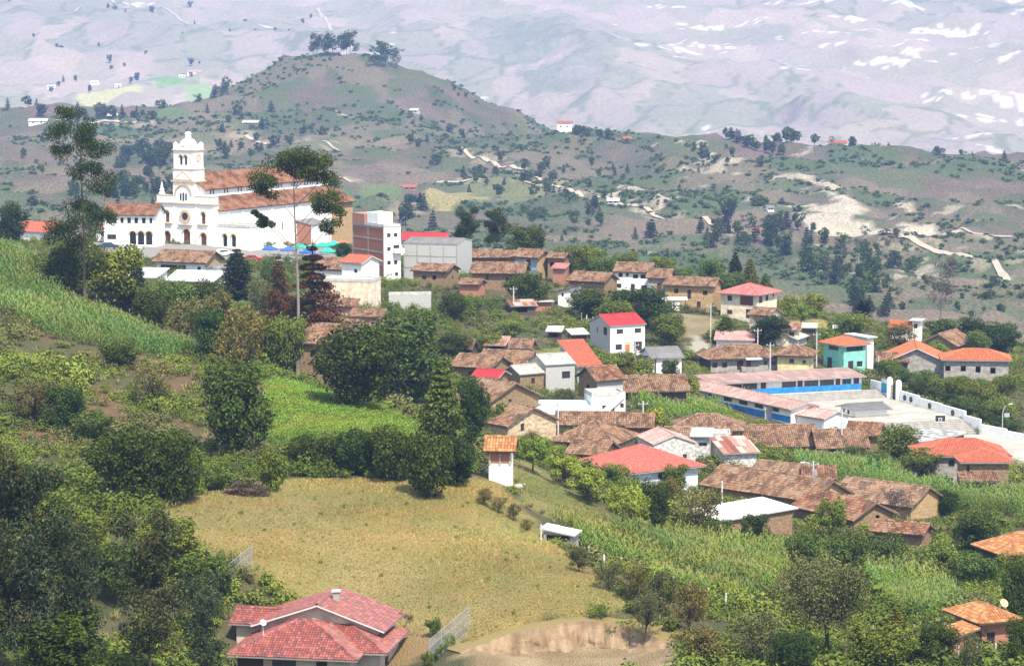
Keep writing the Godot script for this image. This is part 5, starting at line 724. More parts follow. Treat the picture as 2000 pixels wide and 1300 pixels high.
# ---------------------------------------------------------------- terrain
class Surf:
	var pts: Array
	var w := PackedFloat64Array()
	var x0: float
	var z0: float
	var step: float
	var nx: int
	var nz: int
	var grid := PackedFloat32Array()
	func _init(p: Array, lam: float):
		pts = p
		var n := p.size()
		var m := n + 3
		var a := []
		for i in m:
			var row := PackedFloat64Array()
			row.resize(m + 1)
			if i < n:
				for j in n:
					row[j] = Vector2(p[i].x - p[j].x, p[i].z - p[j].z).length()
				row[i] -= lam
				row[n] = 1; row[n + 1] = p[i].x; row[n + 2] = p[i].z; row[m] = p[i].y
			else:
				for j in n:
					row[j] = 1.0 if i == n else (p[j].x if i == n + 1 else p[j].z)
			a.append(row)
		for i in m:
			var best := i
			for r in range(i + 1, m):
				if absf(a[r][i]) > absf(a[best][i]): best = r
			var t = a[i]; a[i] = a[best]; a[best] = t
			var pr: PackedFloat64Array = a[i]
			for r in range(i + 1, m):
				var rr: PackedFloat64Array = a[r]
				var f := rr[i] / pr[i]
				if f != 0.0:
					for k in range(i, m + 1): rr[k] -= f * pr[k]
					a[r] = rr
		w.resize(m)
		for i in range(m - 1, -1, -1):
			var s: float = a[i][m]
			for k in range(i + 1, m): s -= a[i][k] * w[k]
			w[i] = s / a[i][i]
	func exact(x: float, z: float) -> float:
		var n := pts.size()
		var s := w[n] + w[n + 1] * x + w[n + 2] * z
		for i in n:
			var dx: float = pts[i].x - x
			var dz: float = pts[i].z - z
			s += w[i] * sqrt(dx * dx + dz * dz)
		return s
	func bake(ax: float, bx: float, az: float, bz: float, st: float):
		x0 = ax; z0 = az; step = st
		nx = int((bx - ax) / st) + 4
		nz = int((bz - az) / st) + 4
		grid.resize(nx * nz)
		for j in nz:
			for i in nx:
				grid[j * nx + i] = exact(x0 + (i - 1) * st, z0 + (j - 1) * st)
	func h(x: float, z: float) -> float:
		var fx := clampf((x - x0) / step + 1, 1, nx - 3.001)
		var fz := clampf((z - z0) / step + 1, 1, nz - 3.001)
		var i := int(fx)
		var j := int(fz)
		var u := fx - i
		var t := fz - j
		var k := (j - 1) * nx + i
		var a := cubic_interpolate(grid[k], grid[k + 1], grid[k - 1], grid[k + 2], u)
		k += nx
		var b := cubic_interpolate(grid[k], grid[k + 1], grid[k - 1], grid[k + 2], u)
		k += nx
		var c := cubic_interpolate(grid[k], grid[k + 1], grid[k - 1], grid[k + 2], u)
		k += nx
		var d := cubic_interpolate(grid[k], grid[k + 1], grid[k - 1], grid[k + 2], u)
		return cubic_interpolate(b, c, a, d, t)

var bank_floor := PackedVector2Array()
var near: Surf
var mid: Surf
var far: Surf
var nz1 := FastNoiseLite.new()
var nz2 := FastNoiseLite.new()
var nzr := FastNoiseLite.new()
var cell := FastNoiseLite.new()
var cell_edge := FastNoiseLite.new()

func n1(x: float, z: float, f: float) -> float: return nz1.get_noise_2d(x * f, z * f)
func n2(x: float, z: float, f: float) -> float: return nz2.get_noise_2d(x * f + 77.0, z * f)

func ground(x: float, z: float) -> float:
	return near.h(x, z)

func sheet(ax: float, bx: float, az: float, bz: float, st: float, hf: Callable, cf: Callable) -> ArrayMesh:
	var nx := int((bx - ax) / st) + 1
	var nzz := int((bz - az) / st) + 1
	var v := PackedVector3Array()
	var nn := PackedVector3Array()
	var cc := PackedColorArray()
	v.resize(nx * nzz); nn.resize(nx * nzz); cc.resize(nx * nzz)
	for j in nzz:
		for i in nx:
			var x := ax + i * st
			var z := az + j * st
			v[j * nx + i] = Vector3(x, hf.call(x, z), z)
	for j in nzz:
		for i in nx:
			var k := j * nx + i
			var l := v[k - 1 if i > 0 else k]
			var r := v[k + 1 if i < nx - 1 else k]
			var b := v[k - nx if j > 0 else k]
			var f := v[k + nx if j < nzz - 1 else k]
			var nrm := (f - b).cross(r - l).normalized()
			nn[k] = nrm
			cc[k] = cf.call(v[k], nrm)
	var idx := PackedInt32Array()
	idx.resize((nx - 1) * (nzz - 1) * 6)
	var q := 0
	for j in nzz - 1:
		for i in nx - 1:
			var k := j * nx + i
			idx[q] = k; idx[q + 1] = k + 1; idx[q + 2] = k + nx
			idx[q + 3] = k + 1; idx[q + 4] = k + nx + 1; idx[q + 5] = k + nx
			q += 6
	var arr := []
	arr.resize(Mesh.ARRAY_MAX)
	arr[Mesh.ARRAY_VERTEX] = v; arr[Mesh.ARRAY_NORMAL] = nn; arr[Mesh.ARRAY_COLOR] = cc; arr[Mesh.ARRAY_INDEX] = idx
	var m := ArrayMesh.new()
	m.add_surface_from_arrays(Mesh.PRIMITIVE_TRIANGLES, arr)
	return m

func inside(p: Vector2, poly: PackedVector2Array) -> bool:
	return Geometry2D.is_point_in_polygon(p, poly)

func to_line(p: Vector2, line: PackedVector2Array) -> float:
	var d := 1e9
	for i in line.size() - 1:
		d = minf(d, p.distance_to(Geometry2D.get_closest_point_to_segment(p, line[i], line[i + 1])))
	return d

func near_height(x: float, z: float) -> float:
	var y := near.h(x, z)
	var rough := 1.0
	if inside(Vector2(x, z), PASTURE): rough = .5
	var bank := 0.0
	if z > -275.0 and inside(Vector2(x, z), bank_floor):
		bank = -1.9 * bank_end(Vector2(x, z))
	return y + bank + n1(x, z, 1.1) * .22 * rough + n2(x, z, .25) * .25

func near_color(p: Vector3, _n: Vector3) -> Color:
	var x := p.x
	var z := p.z
	var a := n1(x, z, .35)
	var b := n2(x, z, 1.6)
	var q := Vector2(x + n1(x, z, .9) * 1.6, z + n2(x, z, .9) * 1.6)
	var c := Color(.085, .092, .035).lerp(Color(.17, .14, .07), clampf(.35 + a * .9 + b * .3, 0, 1))
	if inside(q, PASTURE):
		c = Color(.375, .29, .11).lerp(Color(.245, .222, .066), clampf(.5 + a * .9 + b * .7, 0, 1))
		c = c.lerp(Color(.42, .32, .17), clampf(n2(x, z, .18) * 1.8 - .15, 0, .8))
	elif inside(q, GRASS_SLOPE): c = Color(.30, .25, .09).lerp(Color(.17, .19, .05), clampf(.5 + a + b * .6, 0, 1))
	elif inside(q, SOIL_SLOPE): c = Color(.24, .125, .07).lerp(Color(.11, .11, .045), clampf(.5 + a * 1.5 + b * .5, 0, 1))
	elif inside(q, DIRT_ROAD): c = Color(.58, .47, .31)
	elif inside(q, DIRT_BANK): c = Color(.30, .215, .11).lerp(Color(.46, .35, .21), clampf(.4 + b * 1.6 + a, 0, 1))
	elif inside(q, YARD): c = Color(.40, .31, .19).lerp(Color(.26, .22, .10), clampf(.4 + b, 0, 1))
	elif inside(q, LANE): c = Color(.50, .46, .38)
	elif inside(q, MEADOW): c = Color(.42, .36, .12)
	elif inside(q, LAWN): c = Color(.22, .25, .05).lerp(Color(.36, .30, .14), clampf(b + .3, 0, 1))
	elif inside(q, PLAZA): c = Color(.40, .38, .35)
	elif inside(q, VILLA_YARD): c = Color(.33, .22, .10).lerp(Color(.22, .21, .06), clampf(.5 + a * 2.0 + b, 0, 1))
	elif inside(q, CROP) or inside(q, CORN_RIGHT) or inside(q, CORN_CORNER) or inside(q, CORN_STRIP) or inside(q, CORN_SLOPE) or inside(q, CORN_SCHOOL):
		c = Color(.20, .15, .07).lerp(Color(.12, .13, .045), clampf(.5 + b, 0, 1))
	return c

func mid_height(x: float, z: float) -> float:
	return mid.h(x, z) + (nzr.get_noise_2d(x * .13, z * .13)) * 8.0 + n1(x, z, .05) * 4.0 + n2(x, z, .25) * .8

func mid_color(p: Vector3, _n: Vector3) -> Color:
	var x := p.x
	var z := p.z
	var a := n1(x, z, .05) + nzr.get_noise_2d(x * .13, z * .13) * .35
	var b := n2(x, z, .22)
	var d := n1(x, z, .6)
	var c := Color(.150, .106, .080).lerp(Color(.074, .088, .038), clampf(.42 + a * 1.3 + b * .9 + d * .6, 0, 1))
	c = c.lerp(Color(.27, .205, .12), clampf(n2(x, z, .03) * 1.8 - .3 + d * .3, 0, .6))
	var plot := cell.get_noise_2d(x * 2.0 + b * 20.0, z * 1.0 + d * 12.0)
	if plot > .35: c = c.lerp(Color(.20, .155, .10), .5)
	elif plot < -.4: c = c.lerp(Color(.075, .115, .038), .5)
	var q := Vector2(x + b * 8.0, z + d * 8.0)
	var fi := 0
	for f in VALLEY_FIELDS:
		if inside(q, f): c = [Color(.07, .13, .05), Color(.11, .17, .05), Color(.34, .28, .11), Color(.16, .17, .06), Color(.10, .16, .06), Color(.28, .20, .14)][fi % 6].lerp(c, .25 + d * .2)
		fi += 1
	var pale := Color(.40, .335, .245)
	if inside(Vector2(x + b * 16.0 + d * 6.0, z + d * 22.0 + b * 20.0), QUARRY): c = pale.lerp(Color(.48, .415, .32), clampf(.5 + d, 0, 1))
	else:
		for f in BARE_PATCHES:
			if inside(Vector2(x + b * 12.0, z + a * 30.0), f) and d + b * .6 > -.12: c = pale
		if x > 60 and n1(x, z * .6, .2) + d * .4 > .52 and a > -.15: c = c.lerp(pale, .75)
	for r in ROADS:
		var dist := to_line(Vector2(x, z), r)
		if dist < 11.0 and b + d > 0.1: c = c.lerp(Color(.40, .31, .21), .5)
	return c

func far_height(x: float, z: float) -> float:
	return far.h(x, z) + nzr.get_noise_2d(x * .035, z * .035) * 26.0 + n1(x, z, .012) * 20.0 + n2(x, z, .08) * 2.5

func far_color(p: Vector3, _n: Vector3) -> Color:
	var x := p.x
	var z := p.z
	var wx := x + n1(x, z, .03) * 40.0
	var wz := z * .55 + n2(x, z, .03) * 30.0
	var a := n1(x, z, .012)
	var b := n2(x, z, .06)
	var d := n1(x, z, .4)
	var v := cell.get_noise_2d(wx, wz)
	var c := Color(.30, .243, .21).lerp(Color(.215, .195, .16), clampf(.5 + a * 1.3 + b * .8 + d * .3, 0, 1))
	c = c.lerp([Color(.36, .28, .22), Color(.22, .21, .145), Color(.30, .23, .205), Color(.19, .205, .125)][int((v + 1.0) * 7.9) % 4], .4)
	if cell_edge.get_noise_2d(wx, wz) > -.12 and a + d * .5 > -.05: c = c.lerp(Color(.10, .13, .075), .6)
	if inside(Vector2(x + b * 110.0 + d * 30.0, z + a * 120.0 + d * 60.0), SPUR): c = c.lerp(Color(.16, .17, .13), clampf(.5 + d * .5 + b * .6, 0, .85))
	var fi := 0
	for f in FAR_FIELDS:
		if inside(Vector2(x + b * 10.0, z), f): c = [Color(.14, .22, .08), Color(.20, .26, .12), Color(.36, .34, .17)][fi % 3]
		fi += 1
	var zone := clampf(.35 + n2(x, z, .012) * 1.5 + (x - 100.0) * .0006, 0, 1)
	if n1(x * .45, z * 1.1, .11) + d * .6 > .74 - zone * .36 and zone > .25: c = c.lerp(Color(.62, .56, .50), .7)
	return c

func ribbon(line: PackedVector2Array, width: float, hf: Callable, lift: float) -> ArrayMesh:
	var mb := MB.new()
	var pts := []
	for i in line.size() - 1:
		var k := maxi(1, int(line[i].distance_to(line[i + 1]) / 3.5))
		for j in k: pts.append(line[i].lerp(line[i + 1], float(j) / k))
	var prev := []
	for i in pts.size() - 1:
		var d: Vector2 = (pts[i + 1] - pts[i]).normalized().orthogonal() * width * (.5 + n1(pts[i].x, pts[i].y, .3) * .25)
		var now := [Vector3(pts[i].x + d.x, lift + hf.call(pts[i].x + d.x, pts[i].y + d.y), pts[i].y + d.y), Vector3(pts[i].x - d.x, lift + hf.call(pts[i].x - d.x, pts[i].y - d.y), pts[i].y - d.y)]
		if prev: mb.quad(prev[0], now[0], now[1], prev[1])
		prev = now
	return mb.mesh()

func bank_end(p: Vector2) -> float:
	var n := DIRT_BANK.size()
	return smoothstep(0.0, 7.0, minf(to_line(p, PackedVector2Array([DIRT_BANK[4], DIRT_BANK[5]])), to_line(p, PackedVector2Array([DIRT_BANK[n - 1], DIRT_BANK[0]]))))

# the cut earth face under the pasture edge
func build_bank():
	var line := DIRT_BANK.slice(0, 5)
	var cols := []
	var mid_p := Vector2.ZERO
	for p in DIRT_BANK: mid_p += p / DIRT_BANK.size()
	for i in line.size() - 1:
		var k := maxi(1, int(line[i].distance_to(line[i + 1]) / .2))
		var nrm := (line[i + 1] - line[i]).normalized().orthogonal()
		if nrm.dot(mid_p - line[i]) < 0: nrm = -nrm
		for j in k:
			var p := line[i].lerp(line[i + 1], float(j) / k)
			p += nrm * (n1(p.x, p.y, 2.5) * .7 - .8)
			var top := near.h(p.x, p.y) + .16
			var tall := .25 + .75 * bank_end(p)
			var ring := []
			for q in 22:
				var f := q / 21.0
				var out := (.5 if q > 0 else -2.6) + pow(f, 1.2) * 3.6 + (n2(p.x * 2.0, p.y + q * .3, 2.0) * .9 + n1(p.x * 9.0, p.y + q * .2, 2.0) * .25) * sin(f * PI)
				ring.append(Vector3(p.x + nrm.x * out, top - (.12 if q == 0 else 0.0) - pow(f, .8) * 3.4 * tall + n1(p.x, p.y + q, 4.0) * .1, p.y + nrm.y * out))
			cols.append(ring)
	var mb := MB.new()
	for i in cols.size() - 1:
		for q in 21:
			var p: Vector3 = cols[i][q]
			var s := n1(p.x * 4.0, p.y * 3.0 + p.z, 2.0)
			var c := Color(.19, .125, .072).lerp(Color(.37, .27, .165), clampf(.5 + s * .9 + n2(p.x, p.y * 2.0 + p.z, .5) * 1.1, 0, 1))
			if q < 1: c = Color(.25, .195, .075)
			mb.quad(cols[i][q + 1], cols[i + 1][q + 1], cols[i + 1][q], cols[i][q], c)
	structure("earth_bank", mb.mesh(), M.bankface)

func build_terrain():
	nz1.seed = 11; nz1.frequency = .1; nz1.fractal_octaves = 3
	nz2.seed = 23; nz2.frequency = .1; nz2.fractal_octaves = 3
	nzr.seed = 31; nzr.frequency = .06; nzr.fractal_octaves = 4; nzr.fractal_type = FastNoiseLite.FRACTAL_RIDGED
	cell.seed = 5; cell.noise_type = FastNoiseLite.TYPE_CELLULAR; cell.frequency = .017; cell.cellular_return_type = FastNoiseLite.RETURN_CELL_VALUE; cell.fractal_type = FastNoiseLite.FRACTAL_NONE
	cell_edge.seed = 5; cell_edge.noise_type = FastNoiseLite.TYPE_CELLULAR; cell_edge.frequency = .017; cell_edge.cellular_return_type = FastNoiseLite.RETURN_DISTANCE2_SUB; cell_edge.fractal_type = FastNoiseLite.FRACTAL_NONE
	cell_edge.cellular_return_type = FastNoiseLite.RETURN_DISTANCE2_DIV
	bank_floor = Geometry2D.offset_polygon(DIRT_BANK, 1.5)[0]
	near = Surf.new(NEAR_POINTS, 6.0)
	near.bake(-240, 240, -905, -160, 4.0)
	mid = Surf.new(MID_POINTS, 3.0)
	mid.bake(-620, 620, -2720, -836, 14.0)
	far = Surf.new(FAR_POINTS, 10.0)
	far.bake(-1400, 1400, -5200, -2440, 35.0)
	structure("ground", sheet(-235, 235, -900, -165, 1.6, near_height, near_color), M.soil)
	structure("hillside", sheet(-600, 600, -2700, -840, 4.5, mid_height, mid_color), M.hillside)
	for r in ROADS: structure("road", ribbon(r, 3.0, mid_height, .7), M.roadbed)
	for r in FAR_ROADS: structure("road", ribbon(r, 5.0, far_height, 1.0), M.roadbed)
	build_bank()
	structure("mountain", sheet(-1350, 1350, -5180, -2445, 8.0, far_height, far_color), M.mountainside)

# ---------------------------------------------------------------- roofs
const TILE_TONES := {
	"old": [[.33, .175, .105], [.26, .132, .08], [.42, .265, .17], [.17, .10, .07], [.38, .19, .10], [.48, .34, .235]],
	"warm": [[.34, .15, .085], [.24, .105, .065], [.42, .22, .125], [.15, .075, .05], [.46, .30, .20]],
	"church": [[.36, .155, .085], [.29, .125, .075], [.42, .20, .11], [.22, .10, .07], [.33, .16, .10]],
	"pale": [[.40, .25, .165], [.30, .17, .11], [.47, .33, .22], [.22, .13, .09], [.36, .20, .12]],
	"orange": [[.62, .205, .10], [.58, .18, .085], [.66, .235, .12]],
	"redorange": [[.60, .18, .11], [.56, .16, .10], [.64, .21, .13]],
	"clay": [[.60, .29, .12], [.52, .23, .10], [.66, .36, .17], [.45, .19, .09]],
	"salmon": [[.62, .19, .15], [.58, .17, .135], [.66, .22, .18]],
	"maroon": [[.26, .080, .064], [.22, .064, .052], [.30, .102, .082], [.15, .062, .055]],
}
const SHEET_TONES := {
	"red": [[.50, .05, .055], [.46, .045, .05]], "pink": [[.52, .17, .155], [.48, .15, .14], [.55, .19, .17]], "palepink": [[.60, .33, .30], [.55, .29, .26], [.62, .38, .33]],
	"zinc": [[.48, .47, .43], [.42, .41, .38], [.52, .51, .47]], "white": [[.82, .84, .86], [.76, .78, .80]], "cement": [[.24, .235, .225], [.21, .205, .20]], "asphalt": [[.20, .20, .20], [.18, .18, .18]],
	"rust": [[.34, .13, .085], [.26, .10, .07], [.42, .26, .20], [.5, .42, .38]], "faded": [[.43, .28, .245], [.38, .25, .22], [.47, .33, .29]], "paleblue": [[.55, .68, .72], [.62, .72, .76]],
}

func tone(list: Array, spread := .16) -> Color:
	var t: Array = list[rng.randi() % list.size()]
	var k := 1.0 + rng.randf_range(-spread, spread)
	return Color(t[0] * k, t[1] * k, t[2] * k)

# one sloping field of barrel tiles: eave runs ua..ub, top edge uc..ud, length s along the slope
func tile_field(mb: MB, o: Vector3, u: Vector3, sl: Vector3, ua: float, ub: float, uc: float, ud: float, s: float, kind: String, pitch := .38, row := .45):
	var nrm := u.cross(sl).normalized()
	if nrm.y < 0: nrm = -nrm
	var tones: Array = TILE_TONES[kind]
	var aged: bool = kind in ["old", "warm", "church", "pale"]
	var cols := maxi(2, int(round((ub - ua) / pitch)))
	var pw := (ub - ua) / cols
	var hgt := pw * .30
	for i in cols:
		var cu := ua + (i + .5) * pw
		var top := s
		if cu < uc: top = s * (cu - ua) / maxf(uc - ua, .001)
		elif cu > ud: top = s * (ub - cu) / maxf(ub - ud, .001)
		var rows := maxi(1, int(ceil(top / row)))
		for j in rows:
			var a := j * row
			var b := minf(top, (j + 1) * row + .05)
			if b - a < .05: continue
			var p := o + u * cu
			var wob := (nz1.get_noise_2d(p.x * 2.2 + p.z * 1.7, (a + p.y) * 2.2) * .09 if aged else 0.0)
			var jit := (rng.randf_range(-.035, .035) if aged else 0.0)
			var col := tone(tones, .10 if aged else .06)
			if aged:
				var base: Array = tones[int(absf(nz1.get_noise_2d(p.x * 1.1, p.z * 1.1 + a)) * 40.0) % 3]
				col = col.lerp(Color(base[0], base[1], base[2]), .45)
			if aged:
				var lich := nz2.get_noise_2d(p.x * 3.0 + p.z * 2.0, a * 3.0)
				if lich > .16: col = col.lerp(Color(.085, .065, .052), clampf((lich - .16) * 4.0, 0, .6))
				elif lich < -.2: col = col.lerp(Color(.40, .30, .22), clampf((-.2 - lich) * 3.0, 0, .5))
			var lo := p + sl * a + nrm * (wob + .045) + u * jit
			var hi := p + sl * b + nrm * (wob + .005) + u * jit
			var e := pw * .5
			var q := pw * .27
			mb.quad(lo - u * e, lo - u * q + nrm * hgt, hi - u * q + nrm * hgt, hi - u * e, col)
			mb.quad(lo - u * q + nrm * hgt, lo + u * q + nrm * hgt, hi + u * q + nrm * hgt, hi - u * q + nrm * hgt, col)
			mb.quad(lo + u * q + nrm * hgt, lo + u * e, hi + u * e, hi + u * q + nrm * hgt, col)
			mb.quad(lo - u * e, lo + u * e, lo + u * q + nrm * hgt, lo - u * q + nrm * hgt, col)

func cap_row(mb: MB, a: Vector3, b: Vector3, kind: String, r := .16):
	var d := (b - a)
	var len := d.length()
	if len < .3: return
	d /= len
	var side := d.cross(Vector3.UP).normalized()
	var up := side.cross(d).normalized()
	var k := maxi(1, int(len / .42))
	for i in k:
		var p := a + d * (len * i / k)
		var q := a + d * (len * (i + 1) / k + .04)
		var col := tone(TILE_TONES[kind], .15)
		if kind in ["old", "warm", "pale"] and rng.randf() < .35: col = col.lerp(Color(.45, .33, .24), .6)
		var e := side * r
		var h := up * r * .9
		mb.quad(p + e, q + e, q + e * .5 + h, p + e * .5 + h, col)
		mb.quad(p + e * .5 + h, q + e * .5 + h, q - e * .5 + h, p - e * .5 + h, col)
		mb.quad(p - e * .5 + h, q - e * .5 + h, q - e, p - e, col)

# ribbed metal or cement sheets
func sheet_field(mb: MB, o: Vector3, u: Vector3, sl: Vector3, ua: float, ub: float, uc: float, ud: float, s: float, kind: String):
	var nrm := u.cross(sl).normalized()
	if nrm.y < 0: nrm = -nrm
	var tones: Array = SHEET_TONES[kind]
	var rib := .30
	var cols := maxi(2, int(round((ub - ua) / rib)))
	var pw := (ub - ua) / cols
	var rows := maxi(1, int(ceil(s / 2.4)))
	var shade := {}
	for i in cols:
		var cu := ua + (i + .5) * pw
		var top := s
		if cu < uc: top = s * (cu - ua) / maxf(uc - ua, .001)
		elif cu > ud: top = s * (ub - cu) / maxf(ub - ud, .001)
		for j in rows:
			var a := j * 2.4
			var b := minf(top, (j + 1) * 2.4 + .05)
			if b - a < .04: continue
			var key := Vector2i(i / 3, j)
			if not shade.has(key): shade[key] = tone(tones, .06)
			var col: Color = shade[key]
			var lo := o + u * cu + sl * a + nrm * .03
			var hi := o + u * cu + sl * b + nrm * .012
			var e := u * pw * .5
			var h := nrm * .05
			mb.quad(lo - e, lo + h, hi + h, hi - e, col)
			mb.quad(lo + h, lo + e, hi + e, hi + h, col)

func slope(deck: MB, skin: MB, o: Vector3, u: Vector3, sl: Vector3, ua: float, ub: float, uc: float, ud: float, s: float, kind: String):
	var nrm := u.cross(sl).normalized()
	if nrm.y < 0: nrm = -nrm
	var dk := Color(.16, .12, .09) if TILE_TONES.has(kind) else Color(.4, .39, .37)
	if kind in ["maroon", "salmon", "orange", "redorange"]: dk = Color(.6, .57, .54)
	var a := o + u * ua
	var b := o + u * ub
	var c := o + u * ud + sl * s
	var d := o + u * uc + sl * s
	var t := nrm * -.14
	deck.quad(a, b, c, d, dk)
	deck.quad(b + t, a + t, d + t, c + t, dk)
	deck.quad(a + t, b + t, b, a, dk)
	deck.quad(b + t, c + t, c, b, dk)
	deck.quad(d + t, a + t, a, d, dk)
	if TILE_TONES.has(kind):
		var fine: bool = kind in ["maroon", "salmon", "orange", "redorange"]
		tile_field(skin, o, u, sl, ua, ub, uc, ud, s, kind, .27 if fine else .34, .36 if fine else .5)
	else: sheet_field(skin, o, u, sl, ua, ub, uc, ud, s, kind)

func roof_parts(parent: Node3D, xf: Transform3D, w: float, d: float, h: float, type: String, kind: String, pitch: float, oh: float):
	var deck := MB.new()
	var skin := MB.new()
	var tp := tan(deg_to_rad(pitch))
	var cp := cos(deg_to_rad(pitch))
	var sp := sin(deg_to_rad(pitch))
	var tiled := TILE_TONES.has(kind)
	var X := Vector3.RIGHT
	var Z := Vector3.BACK
	var caps := []
	if type == "none": return
	if type == "flat":
		var o := put("roof", box_mesh(Vector3(w + oh * 2, .22, d + oh * 2)), M[kind], parent, xf * Transform3D(Basis(), Vector3(0, h + .11, 0)))
		if oh < .2:
			var mb := MB.new()
			for s in [-1, 1]:
				mb.box(Vector3(0, h + .42, s * (d / 2 - .09)), Vector3(w + .02, .4, .16))
				if d > 2: mb.box(Vector3(s * (w / 2 - .09), h + .42, 0), Vector3(.16, .4, d - .34))
			put("parapet", mb.mesh(), M[kind], parent, xf)
		return o
	if type == "gx" or type == "gz":
		var along := X
		var across := Z
		var L := w
		var D := d
		if type == "gz":
			along = Vector3.BACK; across = Vector3.LEFT; L = d; D = w
		var run := D / 2 + oh
		var s := run / cp
		for k in [1, -1]:
			var out: Vector3 = across * k
			var u: Vector3 = along * k
			slope(deck, skin, out * run + Vector3(0, h - oh * tp, 0), u, (-out * cp + Vector3.UP * sp), -L / 2 - oh * .8, L / 2 + oh * .8, -L / 2 - oh * .8, L / 2 + oh * .8, s, kind)
		var top := Vector3(0, h + D / 2 * tp + .06, 0)
		caps = [[top - along * (L / 2 + oh * .8), top + along * (L / 2 + oh * .8)]]
	elif type == "hip":
		var run := minf(w, d) / 2 + oh
		var s := run / cp
		var hw := w / 2 + oh
		var hd := d / 2 + oh
		var rx := hw - run
		var rz := hd - run
		var ey := h - oh * tp
		for k in [1, -1]:
			slope(deck, skin, Vector3(0, ey, hd * k), X * k, Vector3(0, sp, -cp * k), -hw, hw, -rx, rx, s, kind)
			slope(deck, skin, Vector3(hw * k, ey, 0), Z * -k, Vector3(-cp * k, sp, 0), -hd, hd, -rz, rz, s, kind)
		var ty := ey + run * tp + .05
		for sx in [-1, 1]:
			for sz in [-1, 1]: caps.append([Vector3(hw * sx, ey + .05, hd * sz), Vector3(rx * sx, ty, rz * sz)])
		caps.append([Vector3(-rx, ty, -rz), Vector3(rx, ty, rz)])
	else:
		var out: Vector3 = {"shf": Z, "shb": -Z, "shl": -X, "shr": X}[type]
		var D: float = d if type in ["shf", "shb"] else w
		var L: float = w if type in ["shf", "shb"] else d
		var u := Vector3.UP.cross(out)
		slope(deck, skin, out * (D / 2 + oh) + Vector3(0, h - oh * tp, 0), u, -out * cp + Vector3.UP * sp, -L / 2 - oh * .7, L / 2 + oh * .7, -L / 2 - oh * .7, L / 2 + oh * .7, (D + oh * 2) / cp, kind)
	if tiled:
		for c in caps: cap_row(skin, c[0], c[1], kind)
	elif caps.size():
		for c in caps: skin.bar(c[0], c[1], .2, tone(SHEET_TONES[kind], .05))
	var r := put("roof", deck.mesh(), M.paint, parent, xf)
	var sk := put("roof_tiles" if tiled else "roof_sheets", skin.mesh(), M.glazed if kind == "maroon" else (M.tiles if tiled else M.sheet), r)
	sk.set_meta("kind", "stuff")
	return r

func box_mesh(size: Vector3, col := Color.WHITE) -> ArrayMesh:
	var mb := MB.new()
	mb.box(Vector3.ZERO, size, col)
	return mb.mesh()

# ---------------------------------------------------------------- walls with real openings
# a wall face in its own axes: o bottom left, u along, up; holes as Rect2
func wall_face(mb: MB, o: Vector3, u: Vector3, nrm: Vector3, w: float, lo: float, hi: float, holes: Array, reveal := .22):
	var xs := [0.0, w]
	var ys := [lo, hi]
	for r in holes:
		xs.append(clampf(r.position.x, 0, w)); xs.append(clampf(r.end.x, 0, w))
		ys.append(clampf(r.position.y, lo, hi)); ys.append(clampf(r.end.y, lo, hi))
	xs.sort(); ys.sort()
	for i in xs.size() - 1:
		if xs[i + 1] - xs[i] < .001: continue
		for j in ys.size() - 1:
			if ys[j + 1] - ys[j] < .001: continue
			var mid_p := Vector2((xs[i] + xs[i + 1]) / 2, (ys[j] + ys[j + 1]) / 2)
			var hole := false
			for r in holes:
				if r.has_point(mid_p): hole = true
			if hole: continue
			mb.quad(o + u * xs[i] + Vector3.UP * ys[j], o + u * xs[i + 1] + Vector3.UP * ys[j], o + u * xs[i + 1] + Vector3.UP * ys[j + 1], o + u * xs[i] + Vector3.UP * ys[j + 1])
	for r in holes:
		var a: Vector3 = o + u * r.position.x + Vector3.UP * r.position.y
		var b: Vector3 = o + u * r.end.x + Vector3.UP * r.position.y
		var c: Vector3 = o + u * r.end.x + Vector3.UP * r.end.y
		var d: Vector3 = o + u * r.position.x + Vector3.UP * r.end.y
		var k := nrm * -reveal
		mb.quad(a, a + k, b + k, b); mb.quad(b, b + k, c + k, c); mb.quad(c, c + k, d + k, d); mb.quad(d, d + k, a + k, a)

